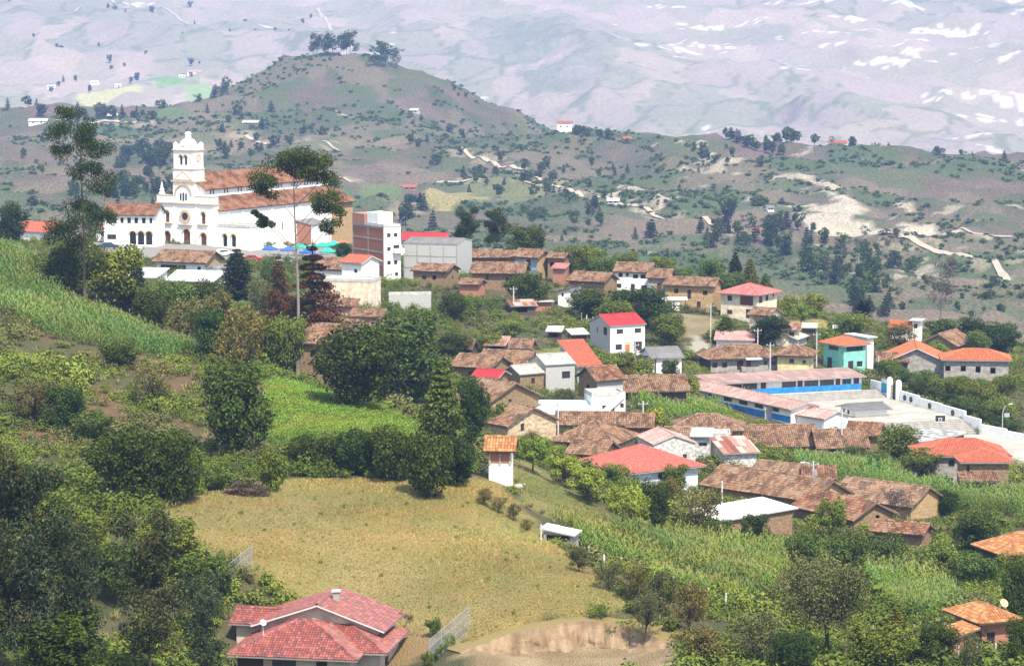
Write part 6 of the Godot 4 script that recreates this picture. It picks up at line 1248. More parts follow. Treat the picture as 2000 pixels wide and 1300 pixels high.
func fitting(parent: Node3D, xf: Transform3D, o: Vector3, u: Vector3, nrm: Vector3, r: Rect2, kind: String):
	if kind == "o": return
	if kind in ["A", "P"]:
		var ab := Basis(u, Vector3.UP, nrm)
		var ac := o + u * (r.position.x + r.size.x / 2) + Vector3.UP * r.position.y
		var sp := MB.new()
		var ap := arch_points(r.size.x, r.size.y).slice(2)
		var top := r.size.y
		for i in ap.size() - 1:
			var e0 := Vector3(ap[i].x, top, 0)
			var e1 := Vector3(ap[i + 1].x, top, 0)
			sp.quad(ap[i + 1], ap[i], e0, e1)
			sp.quad(ap[i], ap[i + 1], ap[i + 1] + Vector3(0, 0, -.22), ap[i] + Vector3(0, 0, -.22))
		var sn := put("arch_wall", sp.mesh(), M.white, parent, xf * Transform3D(ab, ac))
		put("arch_trim", arch_trim(r.size.x, r.size.y, .3, .2), M.trim, sn)
		if kind == "P": put("door", box_mesh(Vector3(r.size.x + .1, r.size.y, .08)), M.door, parent, xf * Transform3D(ab, ac + Vector3.UP * r.size.y * .5 - nrm * .28))
		return
	var b := Basis(u, Vector3.UP, nrm)
	var c := o + u * (r.position.x + r.size.x / 2) + Vector3.UP * (r.position.y + r.size.y / 2) - nrm * .16
	var t := xf * Transform3D(b, c)
	var W := r.size.x
	var H := r.size.y
	if kind in ["d", "m"] and H > 1.45 or kind == "k" and H > 1.45:
		var mb := MB.new()
		mb.box(Vector3.ZERO, Vector3(W - .02, H - .02, .06))
		mb.box(Vector3(-W * .24, 0, .04), Vector3(W * .38, H * .86, .03)); mb.box(Vector3(W * .24, 0, .04), Vector3(W * .38, H * .86, .03))
		put("door", mb.mesh(), M[{"d": "door", "m": "orangedoor", "k": "darkdoor_and_shade"}[kind]], parent, t)
		return
	var fm := MB.new()
	var fr: Material = M[{"f": "whiteframe", "y": "yellowframe", "d": "door", "t": "tealdoor", "m": "orangedoor"}.get(kind, "frame")]
	var e := .07
	fm.box(Vector3(0, H / 2 - e / 2, .03), Vector3(W - .01, e, .08)); fm.box(Vector3(0, -H / 2 + e / 2, .03), Vector3(W - .01, e, .08))
	var bars := maxi(1, int(W / .9))
	for i in bars + 1: fm.box(Vector3(-W / 2 + e / 2 + (W - e) * i / bars, 0, .03), Vector3(e, H - 2 * e, .07))
	if W <= 1.0: fm.box(Vector3(0, 0, .03), Vector3(e * .7, H - 2 * e, .05))
	var f := put("window", fm.mesh(), fr, parent, t)
	put("pane", box_mesh(Vector3(W - .02, H - .02, .03)), M.glass, f)

func volume(parent: Node3D, at: Vector3, yaw: float, w: float, d: float, h: float, type: String, kind: String, pitch: float, oh: float, wall: String, side: String, wins: Array, sink: float):
	var xf := Transform3D(Basis(Vector3.UP, deg_to_rad(yaw)), at)
	var faces := {"F": [Vector3(-w / 2, 0, d / 2), Vector3.RIGHT, Vector3.BACK, w], "R": [Vector3(w / 2, 0, d / 2), Vector3.FORWARD, Vector3.RIGHT, d], "B": [Vector3(w / 2, 0, -d / 2), Vector3.LEFT, Vector3.FORWARD, w], "L": [Vector3(-w / 2, 0, -d / 2), Vector3.BACK, Vector3.LEFT, d]}
	var tp := tan(deg_to_rad(pitch))
	var main := MB.new()
	var sides := MB.new() if side else main
	var school := wall == "schoolwall"
	var kiosk := wall == "kiosk"
	for k in faces:
		var f: Array = faces[k]
		var holes := []
		for q in wins:
			if q[0] != k: continue
			var ww: float = minf(q[3], f[3] - .2)
			var hh: float = q[4]
			var r := Rect2(clampf(q[1] * f[3] - ww / 2, .08, maxf(.09, f[3] - ww - .08)), clampf(q[2] * h - hh / 2, .02, maxf(.03, h - hh - .12)), ww, hh)
			var clash := false
			for z in holes:
				if z.grow(.05).intersects(r): clash = true
			if clash: continue
			holes.append(r)
			fitting(parent, xf, f[0], f[1], f[2], r, q[5])
		var mb: MB = sides if k in ["L", "R"] else main
		wall_face(mb, f[0], f[1], f[2], f[3], -sink, h, holes)
		# gable or shed infill above the eave line
		var a: Vector3 = f[0] + Vector3.UP * h
		var b: Vector3 = a + f[1] * f[3]
		var m: Vector3 = (a + b) / 2
		if type == "gx" and k in ["L", "R"]: mb.tri(a, b, m + Vector3.UP * d / 2 * tp)
		elif type == "gz" and k in ["F", "B"]: mb.tri(a, b, m + Vector3.UP * w / 2 * tp)
		elif type == "shf":
			if k == "B": mb.quad(a, b, b + Vector3.UP * d * tp, a + Vector3.UP * d * tp)
			elif k == "R": mb.tri(a, b, b + Vector3.UP * d * tp)
			elif k == "L": mb.tri(a, b, a + Vector3.UP * d * tp)
		elif type == "shl":
			if k == "R": mb.quad(a, b, b + Vector3.UP * w * tp, a + Vector3.UP * w * tp)
			elif k == "F": mb.tri(a, b, b + Vector3.UP * w * tp)
			elif k == "B": mb.tri(a, b, a + Vector3.UP * w * tp)
		elif type == "shr":
			if k == "L": mb.quad(a, b, b + Vector3.UP * w * tp, a + Vector3.UP * w * tp)
			elif k == "B": mb.tri(a, b, b + Vector3.UP * w * tp)
			elif k == "F": mb.tri(a, b, a + Vector3.UP * w * tp)
	var wm: Material = M.white if school or kiosk else M[wall]
	put("wall", main.mesh(), wm, parent, xf)
	if side: put("side_wall", sides.mesh(), M[side], parent, xf)
	if school:
		var bl := MB.new()
		bl.box(Vector3(0, .55, d / 2 + .012), Vector3(w - .02, 1.1, .024))
		put("painted_band", bl.mesh(), M.schoolblue, parent, xf)
	if kiosk:
		var bk := MB.new()
		bk.box(Vector3(0, h * .59, d / 2 + .03), Vector3(w - .3, h * .34, .05))
		put("brick_panel", bk.mesh(), M.brick, parent, xf)
		var ps := MB.new()
		for x in [-w / 2 + .12, 0.0, w / 2 - .12]: ps.box(Vector3(x, h * .68, d / 2 + .06), Vector3(.2, h * .62, .14))
		put("post", ps.mesh(), M.oldcream, parent, xf)
	if wall == "oldbrick":
		var gr := MB.new()
		for y in [2.7, 5.4, 8.1, 10.8, 13.4]: gr.box(Vector3(0, y, d / 2 + .02), Vector3(w, .28, .05))
		for x in [-w / 2 + .15, 0.0, w / 2 - .15]: gr.box(Vector3(x, h / 2, d / 2 + .03), Vector3(.3, h, .05))
		put("concrete_frame", gr.mesh(), M.concrete, parent, xf)
	elif wall == "block" and h > 7.0:
		var gr := MB.new()
		for y in [2.6, 5.2, 7.8]: gr.box(Vector3(0, y, d / 2 + .02), Vector3(w, .22, .05))
		for i in 5: gr.box(Vector3(-w / 2 + .12 + (w - .24) * i / 4, h / 2, d / 2 + .025), Vector3(.22, h, .06))
		put("concrete_frame", gr.mesh(), M.concrete, parent, xf)
	roof_parts(parent, xf, w, d, h, type, kind, pitch, oh)

# ---------------------------------------------------------------- church
func arch_points(w: float, h: float, seg := 8) -> Array:
	var p := [Vector3(-w / 2, 0, 0), Vector3(w / 2, 0, 0)]
	for i in seg + 1:
		var a := PI * i / seg
		p.append(Vector3(cos(a) * w / 2, h - w / 2 + sin(a) * w / 2, 0))
	return p

func arch_mesh(w: float, h: float, depth: float) -> ArrayMesh:
	var mb := MB.new()
	var p := arch_points(w, h)
	var q := p.map(func(a): return a + Vector3(0, 0, depth))
	mb.fan(q)
	for i in p.size():
		var j := (i + 1) % p.size()
		mb.quad(p[i], p[j], q[j], q[i])
	return mb.mesh()

func arch_trim(w: float, h: float, t: float, depth: float) -> ArrayMesh:
	var mb := MB.new()
	var a := arch_points(w, h).slice(2)
	var b := arch_points(w + t * 2, h + t).slice(2)
	var z := Vector3(0, 0, depth)
	for i in a.size() - 1:
		mb.quad(a[i] + z, b[i] + z, b[i + 1] + z, a[i + 1] + z)
		mb.quad(b[i], b[i + 1], b[i + 1] + z, b[i] + z)
		mb.quad(a[i + 1], a[i], a[i] + z, a[i + 1] + z)
	return mb.mesh()

func ring_mesh(r0: float, r1: float, depth: float, seg := 20) -> ArrayMesh:
	var mb := MB.new()
	for i in seg:
		var a := Vector3(cos(TAU * i / seg), sin(TAU * i / seg), 0)
		var b := Vector3(cos(TAU * (i + 1) / seg), sin(TAU * (i + 1) / seg), 0)
		var z := Vector3(0, 0, depth)
		mb.quad(a * r0 + z, a * r1 + z, b * r1 + z, b * r0 + z)
		mb.quad(a * r1, b * r1, b * r1 + z, a * r1 + z)
	return mb.mesh()

func block(parent: Node3D, called: String, at: Vector3, size: Vector3, m: Material, b := Basis()) -> MeshInstance3D:
	return put(called, box_mesh(size), m, parent, Transform3D(b, at))

func build_church():
	var c := thing("church", "white church with square bell tower, cream trims and long tiled nave", "church", CHURCH_AT)
	c.rotation.y = deg_to_rad(-31)
	var W := 17.4
	volume(c, Vector3(0, 0, -.9), 0, W, 1.8, 10, "none", "slab", 0, 0, "white", "", [["F", .178, .155, 1.7, 3.1, "P"], ["F", .512, .195, 2.0, 3.9, "P"], ["F", .805, .155, 1.7, 3.1, "P"], ["F", .178, .665, 1.2, 2.9, "P"], ["F", .805, .665, 1.2, 2.9, "P"]], 3)  # middle door leaf added to stand for the dark of an open doorway
	block(c, "cornice", Vector3(0, 10.0, -.75), Vector3(W + .5, .32, 2.3), M.trim)
	block(c, "parapet", Vector3(-W / 2 + 2.7, 10.95, -.7), Vector3(5.4, 1.6, 1.5), M.white)
	block(c, "parapet", Vector3(W / 2 - 2.9, 10.95, -.7), Vector3(5.8, 1.6, 1.5), M.white)
	block(c, "coping", Vector3(-W / 2 + 2.7, 11.82, -.7), Vector3(5.6, .14, 1.7), M.trim)
	block(c, "coping", Vector3(W / 2 - 2.9, 11.82, -.7), Vector3(6.0, .14, 1.7), M.trim)
	for x in [-8.3, -3.4, 3.2, 8.3]: block(c, "pilaster", Vector3(x, 4.4, .06), Vector3(.7, 10.9, .14), M.white)
	for x in [-7.6, 7.9]:
		var pin := MB.new()
		pin.lathe(Vector3(x, 11.9, -.6), [Vector2(.75, 0), Vector2(.8, .35), Vector2(.45, .7), Vector2(.62, 1.1), Vector2(.3, 1.6), Vector2(.34, 1.9), Vector2(.02, 3.2)], 10)
		if x < 0: put("pinnacle", pin.mesh(), M.white, c)
	var tx := -.5
	var T := Vector3(6.3, 0, 4.3)
	block(c, "tower_base", Vector3(tx, 12.6, -2.0), Vector3(T.x, 5.2, T.z), M.white)
	block(c, "cornice", Vector3(tx, 15.3, -2.0), Vector3(T.x + .7, .34, T.z + .7), M.trim)
	block(c, "tower_middle", Vector3(tx, 16.8, -2.0), Vector3(T.x - .1, 2.7, T.z - .1), M.white)
	var ped := MB.new()
	ped.tri(Vector3(-3.1, 0, .3), Vector3(3.1, 0, .3), Vector3(0, 2.35, .3))
	ped.quad(Vector3(3.1, 0, .3), Vector3(3.1, 0, 0), Vector3(0, 2.35, 0), Vector3(0, 2.35, .3)); ped.quad(Vector3(-3.1, 0, 0), Vector3(-3.1, 0, .3), Vector3(0, 2.35, .3), Vector3(0, 2.35, 0))
	put("pediment", ped.mesh(), M.trim, c, Transform3D(Basis(), Vector3(tx, 15.5, .1)))
	var ped2 := MB.new()
	ped2.tri(Vector3(-2.3, 0, 0), Vector3(2.3, 0, 0), Vector3(0, 1.65, 0))
	put("tympanum", ped2.mesh(), M.white, c, Transform3D(Basis(), Vector3(tx, 15.75, .43)))
	block(c, "cornice", Vector3(tx, 18.25, -2.0), Vector3(T.x + .3, .2, T.z + .3), M.trim)
	volume(c, Vector3(tx, 18.3, -2.0), 0, T.x - .35, T.z - .35, 4.4, "none", "slab", 0, 0, "white", "", [["F", .38, .48, .85, 2.4, "A"], ["F", .62, .48, .85, 2.4, "A"]], 0)
	block(c, "cornice", Vector3(tx, 22.8, -2.0), Vector3(T.x + .3, .26, T.z + .3), M.trim)
	block(c, "belfry_parapet", Vector3(tx, 23.45, -2.0), Vector3(T.x - .5, 1.1, T.z - .5), M.white)
	for sx in [-1, 1]:
		for sz in [-1, 1]:
			var tu := MB.new()
			tu.lathe(Vector3(tx + sx * 2.6, 22.9, -2.0 + sz * 1.6), [Vector2(.6, 0), Vector2(.6, 1.1), Vector2(.66, 1.15), Vector2(.52, 1.42), Vector2(.28, 1.62), Vector2(.06, 1.7), Vector2(.02, 2.0)], 10)
			put("corner_turret", tu.mesh(), M.white, c)
	var dome := MB.new()
	var prof := []
	for i in 8: prof.append(Vector2(2.1 * cos(PI * .5 * i / 8.0), 1.75 * sin(PI * .5 * i / 8.0)))
	prof.append(Vector2(.75, 1.75)); prof.append(Vector2(.7, 2.7)); prof.append(Vector2(.85, 2.75)); prof.append(Vector2(.5, 3.2)); prof.append(Vector2(.05, 3.35))
	dome.lathe(Vector3(tx, 23.9, -2.0), prof, 16)
	put("dome", dome.mesh(), M.white, c)
	var cr := MB.new()
	cr.box(Vector3(tx, 27.8, -2.0), Vector3(.1, 1.2, .1)); cr.box(Vector3(tx, 28.0, -2.0), Vector3(.6, .1, .09))
	put("cross", cr.mesh(), M.frame, c)
	# tower openings
	put("arch_niche", arch_trim(4.4, 4.1, .4, .25), M.trim, c, Transform3D(Basis(), Vector3(tx, 10.3, .16)))
	for x in [-.8, 0.0, .8]: block(c, "slit_window", Vector3(tx + x, 11.6, .2), Vector3(.42, 2.0 if x == 0.0 else 1.6, .1), M.glass)
	var east := Basis(Vector3.UP, PI / 2)
	put("clock_face", ring_mesh(0.0, .75, .05), M.cream, c, Transform3D(east, Vector3(tx + 2.99, 20.9, -2.0)))
	put("clock_ring", ring_mesh(.72, .95, .12), M.trim, c, Transform3D(east, Vector3(tx + 2.99, 20.9, -2.0)))
	# facade openings
	put("rose_window", ring_mesh(0.0, .95, .05), M.glass, c, Transform3D(Basis(), Vector3(-.1, 6.9, .02)))
	put("rose_ring", ring_mesh(.93, 1.6, .25), M.trim, c, Transform3D(Basis(), Vector3(-.1, 6.9, .01)))
	for x in [-5.6, 5.2]:
		block(c, "sill", Vector3(x, 5.05, .2), Vector3(3.0, .22, .5), M.trim)
	block(c, "sill", Vector3(-.1, 4.85, .2), Vector3(4.2, .2, .5), M.trim)
	# nave, aisle, annex, transept
	var wins := []
	for i in 9:
		for k in [-.011, .011]: wins.append(["R", .055 + i * .108 + k, .925, .55, 1.25, "k"])
	volume(c, Vector3(0, 0, -27.5), 0, 9.4, 52, 13.8, "gz", "church", 34, .7, "white", "", wins, 2)
	var w2 := []
	for i in [4, 5, 6, 7, 8]: w2.append(["R", .06 + i * .11, .35, .6, 2.0 if i < 6 else 1.3, "k"])
	w2.append(["R", .2, .42, .5, .7, "k"]); w2.append(["R", .3, .42, .5, .7, "k"])
	volume(c, Vector3(6.75, 0, -27.5), 0, 4.1, 52, 8.8, "shr", "church", 33, .6, "white", "", w2, 3)
	for i in 8: block(c, "buttress", Vector3(8.86, 2.9, -5.0 - i * 6.0), Vector3(.3, 11.6, .5), M.white)
	volume(c, Vector3(-6.75, 0, -27.5), 0, 4.1, 52, 8.8, "shl", "church", 33, .6, "white", "", [], 3)
	volume(c, Vector3(13.6, 0, -3.6), 0, 9.6, 5.4, 4.8, "flat", "slab", 0, .12, "white", "", [["F", .23, .32, 1.3, 3.0, "A"], ["F", .5, .32, 1.3, 3.0, "A"]], 3)
	volume(c, Vector3(10.6, 0, -48.5), 0, 3.6, 9.5, 8.2, "shr", "church", 30, .8, "white", "adobe_y", [["R", .4, .45, .9, 2.0, "k"]], 3)
	volume(c, Vector3(11.2, 0, -37), 0, 4.2, 7, 3.2, "shr", "cement", 12, .3, "brick", "white", [], 3)
	var cl := thing("cloister", "white two-storey parish wing with tile roof and arcade left of the church", "building", CLOISTER_AT[0])
	cl.rotation.y = deg_to_rad(-10)
	volume(cl, Vector3(-.3, 0, -5), 0, 12.4, 8, 7.4, "gx", "church", 26, .7, "white", "", [["F", .08, .78, .8, 1.3, "k"], ["F", .22, .78, .8, 1.3, "d"], ["F", .36, .78, .8, 1.3, "d"], ["F", .5, .78, .9, 1.4, "d"], ["F", .64, .78, .9, 1.4, "d"], ["F", .79, .78, .9, 1.4, "d"], ["F", .93, .78, .7, 1.3, "k"], ["F", .15, .25, 2.2, 1.2, "g"], ["F", .57, .23, 1.6, 3.2, "A"], ["F", .73, .23, 1.6, 3.2, "A"], ["F", .89, .23, 1.6, 3.2, "A"]], 2)

# ---------------------------------------------------------------- small things
func car(where: Vector3, turn: float, paint: Color, label: String):
	var t := thing("parked_car", label, "car", where + Vector3(0, .05, 0), "cars parked by the church")
	t.rotation.y = turn
	var prof := [Vector2(-2.15, .35), Vector2(2.1, .35), Vector2(2.2, .6), Vector2(2.1, .85), Vector2(1.2, .98), Vector2(.5, 1.5), Vector2(-1.2, 1.55), Vector2(-1.9, 1.05), Vector2(-2.2, .95)]
	var mb := MB.new()
	var l := []
	var r := []
	for p in prof:
		var hw := .86 if p.y < 1.2 else .68
		l.append(Vector3(p.x, p.y, hw)); r.append(Vector3(p.x, p.y, -hw))
	mb.fan(l, paint)
	var rr := r.duplicate(); rr.reverse()
	mb.fan(rr, paint)
	for i in prof.size():
		var j := (i + 1) % prof.size()
		mb.quad(l[i], r[i], r[j], l[j], paint)
	put("body", mb.mesh(), M.gloss, t)
	for s in [-1, 1]:
		var g := MB.new()
		var z: float = .80 * s
		var q := [Vector3(.95, 1.03, z * 1.06), Vector3(.42, 1.42, z * .94), Vector3(-1.1, 1.46, z * .94), Vector3(-1.6, 1.05, z * 1.06)]
		if s < 0: q.reverse()
		g.fan(q)
		put("side_window", g.mesh(), M.glass, t)
		for x in [-1.35, 1.35]:
			var w := CylinderMesh.new()
			w.top_radius = .34; w.bottom_radius = .34; w.height = .22; w.radial_segments = 14
			put("wheel", w, M.dark, t, Transform3D(Basis(Vector3.RIGHT, PI / 2), Vector3(x, .34, .80 * s)))
	var ws := MB.new()
	ws.quad(Vector3(1.16, 1.03, .74), Vector3(1.16, 1.03, -.74), Vector3(.55, 1.49, -.6), Vector3(.55, 1.49, .6))
	put("windscreen", ws.mesh(), M.glass, t)

func umbrella(where: Vector3, col: Color, label: String):
	var t := thing("market_umbrella", label, "umbrella", where, "market umbrellas on the plaza")
	var mb := MB.new()
	for k in 8:
		var a := TAU * k / 8
		var b := TAU * (k + 1) / 8
		var p := Vector3(cos(a) * 1.9, 2.1, sin(a) * 1.9)
		var q := Vector3(cos(b) * 1.9, 2.1, sin(b) * 1.9)
		mb.tri(q, p, Vector3(0, 3.0, 0), col)
		mb.quad(p + Vector3(0, -.25, 0), p, q, q + Vector3(0, -.25, 0), col * .95)
	put("canopy", mb.mesh(), M.paint, t)
	var pm := MB.new()
	pm.tube(PackedVector3Array([Vector3.ZERO, Vector3(0, 3.05, 0)]), PackedFloat32Array([.04, .04]), 6)
	put("pole", pm.mesh(), M.metal, t)

func pole(where: Vector3, h: float, label: String, lamp: bool):
	var t := thing("utility_pole", label, "utility pole", where, "poles in the village")
	var mb := MB.new()
	mb.tube(PackedVector3Array([Vector3(0, -1, 0), Vector3(0, h, 0)]), PackedFloat32Array([.16, .10]), 8)
	put("shaft", mb.mesh(), M.post, t)
	if h > 4.5:
		block(t, "crossarm", Vector3(0, h - .5, 0), Vector3(1.5, .1, .1), M.metal)
		for x in [-.65, 0.0, .65]: block(t, "insulator", Vector3(x, h - .35, 0), Vector3(.09, .2, .09), M.whiteframe)
	if lamp:
		var lm := MB.new()
		lm.tube(PackedVector3Array([Vector3(0, h - .9, 0), Vector3(-.5, h - .3, .1), Vector3(-1.2, h - .15, .2)]), PackedFloat32Array([.05, .045, .04]), 6)
		put("lamp_arm", lm.mesh(), M.metal, t)
		block(t, "lamp_head", Vector3(-1.45, h - .16, .24), Vector3(.6, .14, .24), M.whiteframe)
		block(t, "transformer", Vector3(.28, h - 1.6, .1), Vector3(.4, .8, .4), M.metal)

func dish(parent: Node3D, where: Vector3, r: float, col: Material):
	var mb := MB.new()
	var b := Basis(Vector3.UP, .5) * Basis(Vector3.RIGHT, -.6)
	for k in 14:
		var a := TAU * k / 14
		var c := TAU * (k + 1) / 14
		var p := Vector3(cos(a) * r, sin(a) * r, r * .28)
		var q := Vector3(cos(c) * r, sin(c) * r, r * .28)
		mb.tri(Vector3.ZERO, b * p, b * q); mb.tri(Vector3(0, 0, -.03), b * q, b * p)
	mb.bar(Vector3.ZERO, Vector3(0, -1.2, -.3), .08)
	put("satellite_dish", mb.mesh(), col, parent, Transform3D(Basis(), where - parent.position))

func sheep(where: Vector3, turn: float, label: String, k := 1.0):
	var t := put("sheep", sheep_mesh(), M.wool)
	t.position = where
	t.rotation.y = turn
	t.scale = Vector3.ONE * k
	tag(t, label, "sheep", "animals on the grass slope")

func sheep_mesh() -> ArrayMesh:
	var mb := MB.new()
	mb.tube(PackedVector3Array([Vector3(-.52, .52, 0), Vector3(-.46, .56, 0), Vector3(-.3, .58, 0), Vector3(0, .58, 0), Vector3(.28, .62, 0), Vector3(.42, .66, 0), Vector3(.52, .74, 0), Vector3(.6, .82, 0), Vector3(.68, .80, 0), Vector3(.78, .72, 0), Vector3(.82, .69, 0)]), PackedFloat32Array([.04, .2, .29, .31, .29, .22, .15, .13, .12, .08, .03]), 10)
	for x in [-.32, .28]:
		for z in [-.13, .13]: mb.tube(PackedVector3Array([Vector3(x, .5, z), Vector3(x - .02, .25, z), Vector3(x, -.03, z)]), PackedFloat32Array([.09, .055, .045]), 6)
	for z in [-1, 1]: mb.tube(PackedVector3Array([Vector3(.6, .86, .08 * z), Vector3(.56, .84, .2 * z)]), PackedFloat32Array([.04, .02]), 5)
	return mb.mesh()

func net_fence(pts: Array, h: float, label: String):
	var t := thing("mesh_fence", label, "fence", pts[0])
	for p in pts:
		var mb := MB.new()
		mb.tube(PackedVector3Array([Vector3(0, -.3, 0), Vector3(0, h + .15, 0)]), PackedFloat32Array([.05, .05]), 6)
		put("post", mb.mesh(), M.metal, t, Transform3D(Basis(), p - pts[0]))
	for i in pts.size() - 1:
		var a: Vector3 = pts[i] - pts[0]
		var b: Vector3 = pts[i + 1] - pts[0]
		var wm := MB.new()
		var n := int(a.distance_to(b) / .14)
		for k in n:
			var p := a.lerp(b, (k + .5) / n)
			wm.bar(p + Vector3(0, .05, 0), p + Vector3(0, h, 0), .028)
		for y in [.1, h * .35, h * .7, h]: wm.bar(a + Vector3(0, y, 0), b + Vector3(0, y, 0), .035)
		put("wire_panel", wm.mesh(), M.metal, t)

func slab(called: String, pts: Array, lift: float, m: Material, thick := 2.5):
	var y := -1e9
	for p in pts: y = maxf(y, p.y)
	y += lift
	var top := []
	for p in pts: top.append(Vector3(p.x, y, p.z))
	var mb := MB.new()
	var s: float = (top[1] - top[0]).cross(top[2] - top[0]).y
	if s < 0: top.reverse()
	mb.fan(top)
	for i in top.size():
		var j := (i + 1) % top.size()
		mb.quad(top[i] - Vector3(0, thick, 0), top[j] - Vector3(0, thick, 0), top[j], top[i])
	structure(called, mb.mesh(), m)

# a flight of seating steps between an upper edge a-b and a lower edge d-c
func bleachers(pts: Array, label: String, n: int, ya: float, yb: float):
	var t := thing("seating_steps", label, "steps", pts[0])
	for i in n:
		var f := float(i) / n
		var g := float(i + 1) / n
		var a: Vector3 = pts[0].lerp(pts[3], f)
		var b: Vector3 = pts[1].lerp(pts[2], f)
		var c: Vector3 = pts[1].lerp(pts[2], g)
		var d: Vector3 = pts[0].lerp(pts[3], g)
		var y := lerpf(ya, yb, f)
		for p in [0]:
			a.y = y; b.y = y; c.y = y; d.y = y
		var k := Vector3(0, -2.5, 0)
		var mb := MB.new()
		mb.quad(d, c, b, a); mb.quad(d + k, c + k, c, d); mb.quad(c + k, b + k, b, c); mb.quad(a + k, d + k, d, a)
		put("step", mb.mesh(), M.concrete, t, Transform3D(Basis(), -pts[0]))

func build_school_yard():
	slab("school_court", COURT, 0.0, M.court)
	slab("lower_court", LOWER_COURT, 0.0, M.court)
	var y: float = COURT[0].y
	for p in COURT: y = maxf(y, p.y)
	bleachers(STEPS_BACK, "broad concrete seating steps below the blue classroom wing", 6, STEPS_BACK[0].y, y + .12)
	bleachers(STEPS_FRONT, "concrete seating steps dropping from school court to lower court", 8, y - .02, y - 1.8)
	var w := thing("school_wall", "white school boundary wall stepping downhill with round tyre openings", "wall", SCHOOL_WALL[0])
	var hs := [1.6, 2.1, 2.1, 1.9, 1.6, 1.5, 1.4, 1.3]
	for i in SCHOOL_WALL.size() - 1:
		if i == 2: continue
		var a: Vector3 = SCHOOL_WALL[i] - SCHOOL_WALL[0]
		var b: Vector3 = SCHOOL_WALL[i + 1] - SCHOOL_WALL[0]
		var u := Vector3(b.x - a.x, 0, b.z - a.z)
		var len := u.length()
		u = u.normalized()
		var steps := maxi(1, int(len / 6.0))
		for k in steps:
			var m := a.lerp(b, (k + .5) / steps)
			var bas := Basis(u, Vector3.UP, u.cross(Vector3.UP))
			block(w, "wall_panel", m + Vector3(0, hs[i] / 2 - .7, 0), Vector3(len / steps, hs[i] + 1.4, .28), M.white, bas)
			if i >= 3 and i <= 4:
				var out := u.cross(Vector3.UP)
				if out.z < 0: out = -out
				var tb := Basis(out.cross(Vector3.UP) * -1.0, Vector3.UP, out)
				for e in ([0.0] if i == 4 else [-1.2, 1.2]):
					var tr := put("tyre", ring_mesh(.26, .5, .16), M.dark, w, Transform3D(tb, m + u * e + out * .14 + Vector3(0, hs[i] * .45, 0)))
					put("hub", ring_mesh(0.0, .27, .04), M.concrete if i == 4 else M.schoolblue, tr)
	var g := SCHOOL_WALL[2] - SCHOOL_WALL[0]
	for i in [2, 3]:
		var p: Vector3 = SCHOOL_WALL[i] - SCHOOL_WALL[0]
		var mb := MB.new()
		mb.lathe(p, [Vector2(.55, -1), Vector2(.55, 3.2), Vector2(.45, 3.5), Vector2(.2, 3.75), Vector2(.01, 3.8)], 12)
		put("gate_pillar", mb.mesh(), M.white, w)
	var gm := MB.new()
	var q: Vector3 = SCHOOL_WALL[3] - SCHOOL_WALL[0]
	for k in 14:
		var p := g.lerp(q, (k + .5) / 14.0)
		gm.bar(p, p + Vector3(0, 2.4, 0), .07)
	for yy in [.1, .8, 2.3]: gm.bar(g + Vector3(0, yy, 0), q + Vector3(0, yy, 0), .1)
	put("gate", gm.mesh(), M.dark, w)
	var mural := thing("mural_panel", "small painted mural in blue and green beside the school gate", "mural", SCHOOL_WALL[1])
	var mu: Vector3 = (SCHOOL_WALL[2] - SCHOOL_WALL[1])
	mu.y = 0
	var ml := mu.length()
	mu = mu.normalized()
	var mo := mu.cross(Vector3.UP)
	if mo.z < 0: mo = -mo
	for k in [[.5, .45, 1.0, .9, "schoolblue"], [.5, 1.35, 1.0, .9, "tealdoor"], [.5, 2.15, 1.0, .7, "paleblue"]]:
		block(mural, "painted_field", mu * ml * k[0] + mo * .17 + Vector3(0, k[1], 0), Vector3(ml * .96, k[3], .06), M[k[4]], Basis(mu, Vector3.UP, mu.cross(Vector3.UP)))
	var hp := thing("basketball_hoop", "black and white basketball backboard in front of seating steps", "basketball hoop", HOOP[0])
	block(hp, "backboard", Vector3(0, 3.3, 0), Vector3(1.8, 1.1, .06), M.dark)
	for e in [[0, 3.88, 1.9, .08], [0, 2.72, 1.9, .08]]: block(hp, "border", Vector3(e[0], e[1], .05), Vector3(e[2], e[3], .05), M.whiteframe)
	for x in [-.92, .92]: block(hp, "border", Vector3(x, 3.3, .05), Vector3(.08, 1.2, .05), M.whiteframe)
	block(hp, "target", Vector3(0, 3.15, .06), Vector3(.6, .5, .04), M.whiteframe)
	block(hp, "target_centre", Vector3(0, 3.15, .09), Vector3(.42, .33, .04), M.dark)
	block(hp, "support", Vector3(0, 1.3, -.3), Vector3(.14, 3.2, .14), M.metal)
	var sl := thing("street_lamp", "curved street lamp standing beside the lower court", "street lamp", SPOT_LAMP[0])
	var sm := MB.new()
	sm.tube(PackedVector3Array([Vector3(0, -.5, 0), Vector3(0, 5.0, 0), Vector3(.3, 6.0, 0), Vector3(1.1, 6.5, 0)]), PackedFloat32Array([.11, .09, .07, .06]), 8)
	put("shaft", sm.mesh(), M.metal, sl)
	block(sl, "lamp_head", Vector3(1.35, 6.52, 0), Vector3(.6, .14, .25), M.whiteframe)
	block(sl, "sign", Vector3(.75, 4.6, 0), Vector3(.9, .7, .06), M.metal)
	var tk := thing("water_tank", "round blue plastic water tank on the block annex", "water tank", TANK_AT)
	var tm := MB.new()
	tm.lathe(Vector3.ZERO, [Vector2(.01, 0), Vector2(.62, 0), Vector2(.66, .12), Vector2(.66, .4), Vector2(.62, .45), Vector2(.66, .5), Vector2(.66, .85), Vector2(.45, 1.05), Vector2(.2, 1.1), Vector2(.2, 1.2), Vector2(.01, 1.2)], 16, Color(.02, .05, .30))
	put("drum", tm.mesh(), M.gloss, tk)

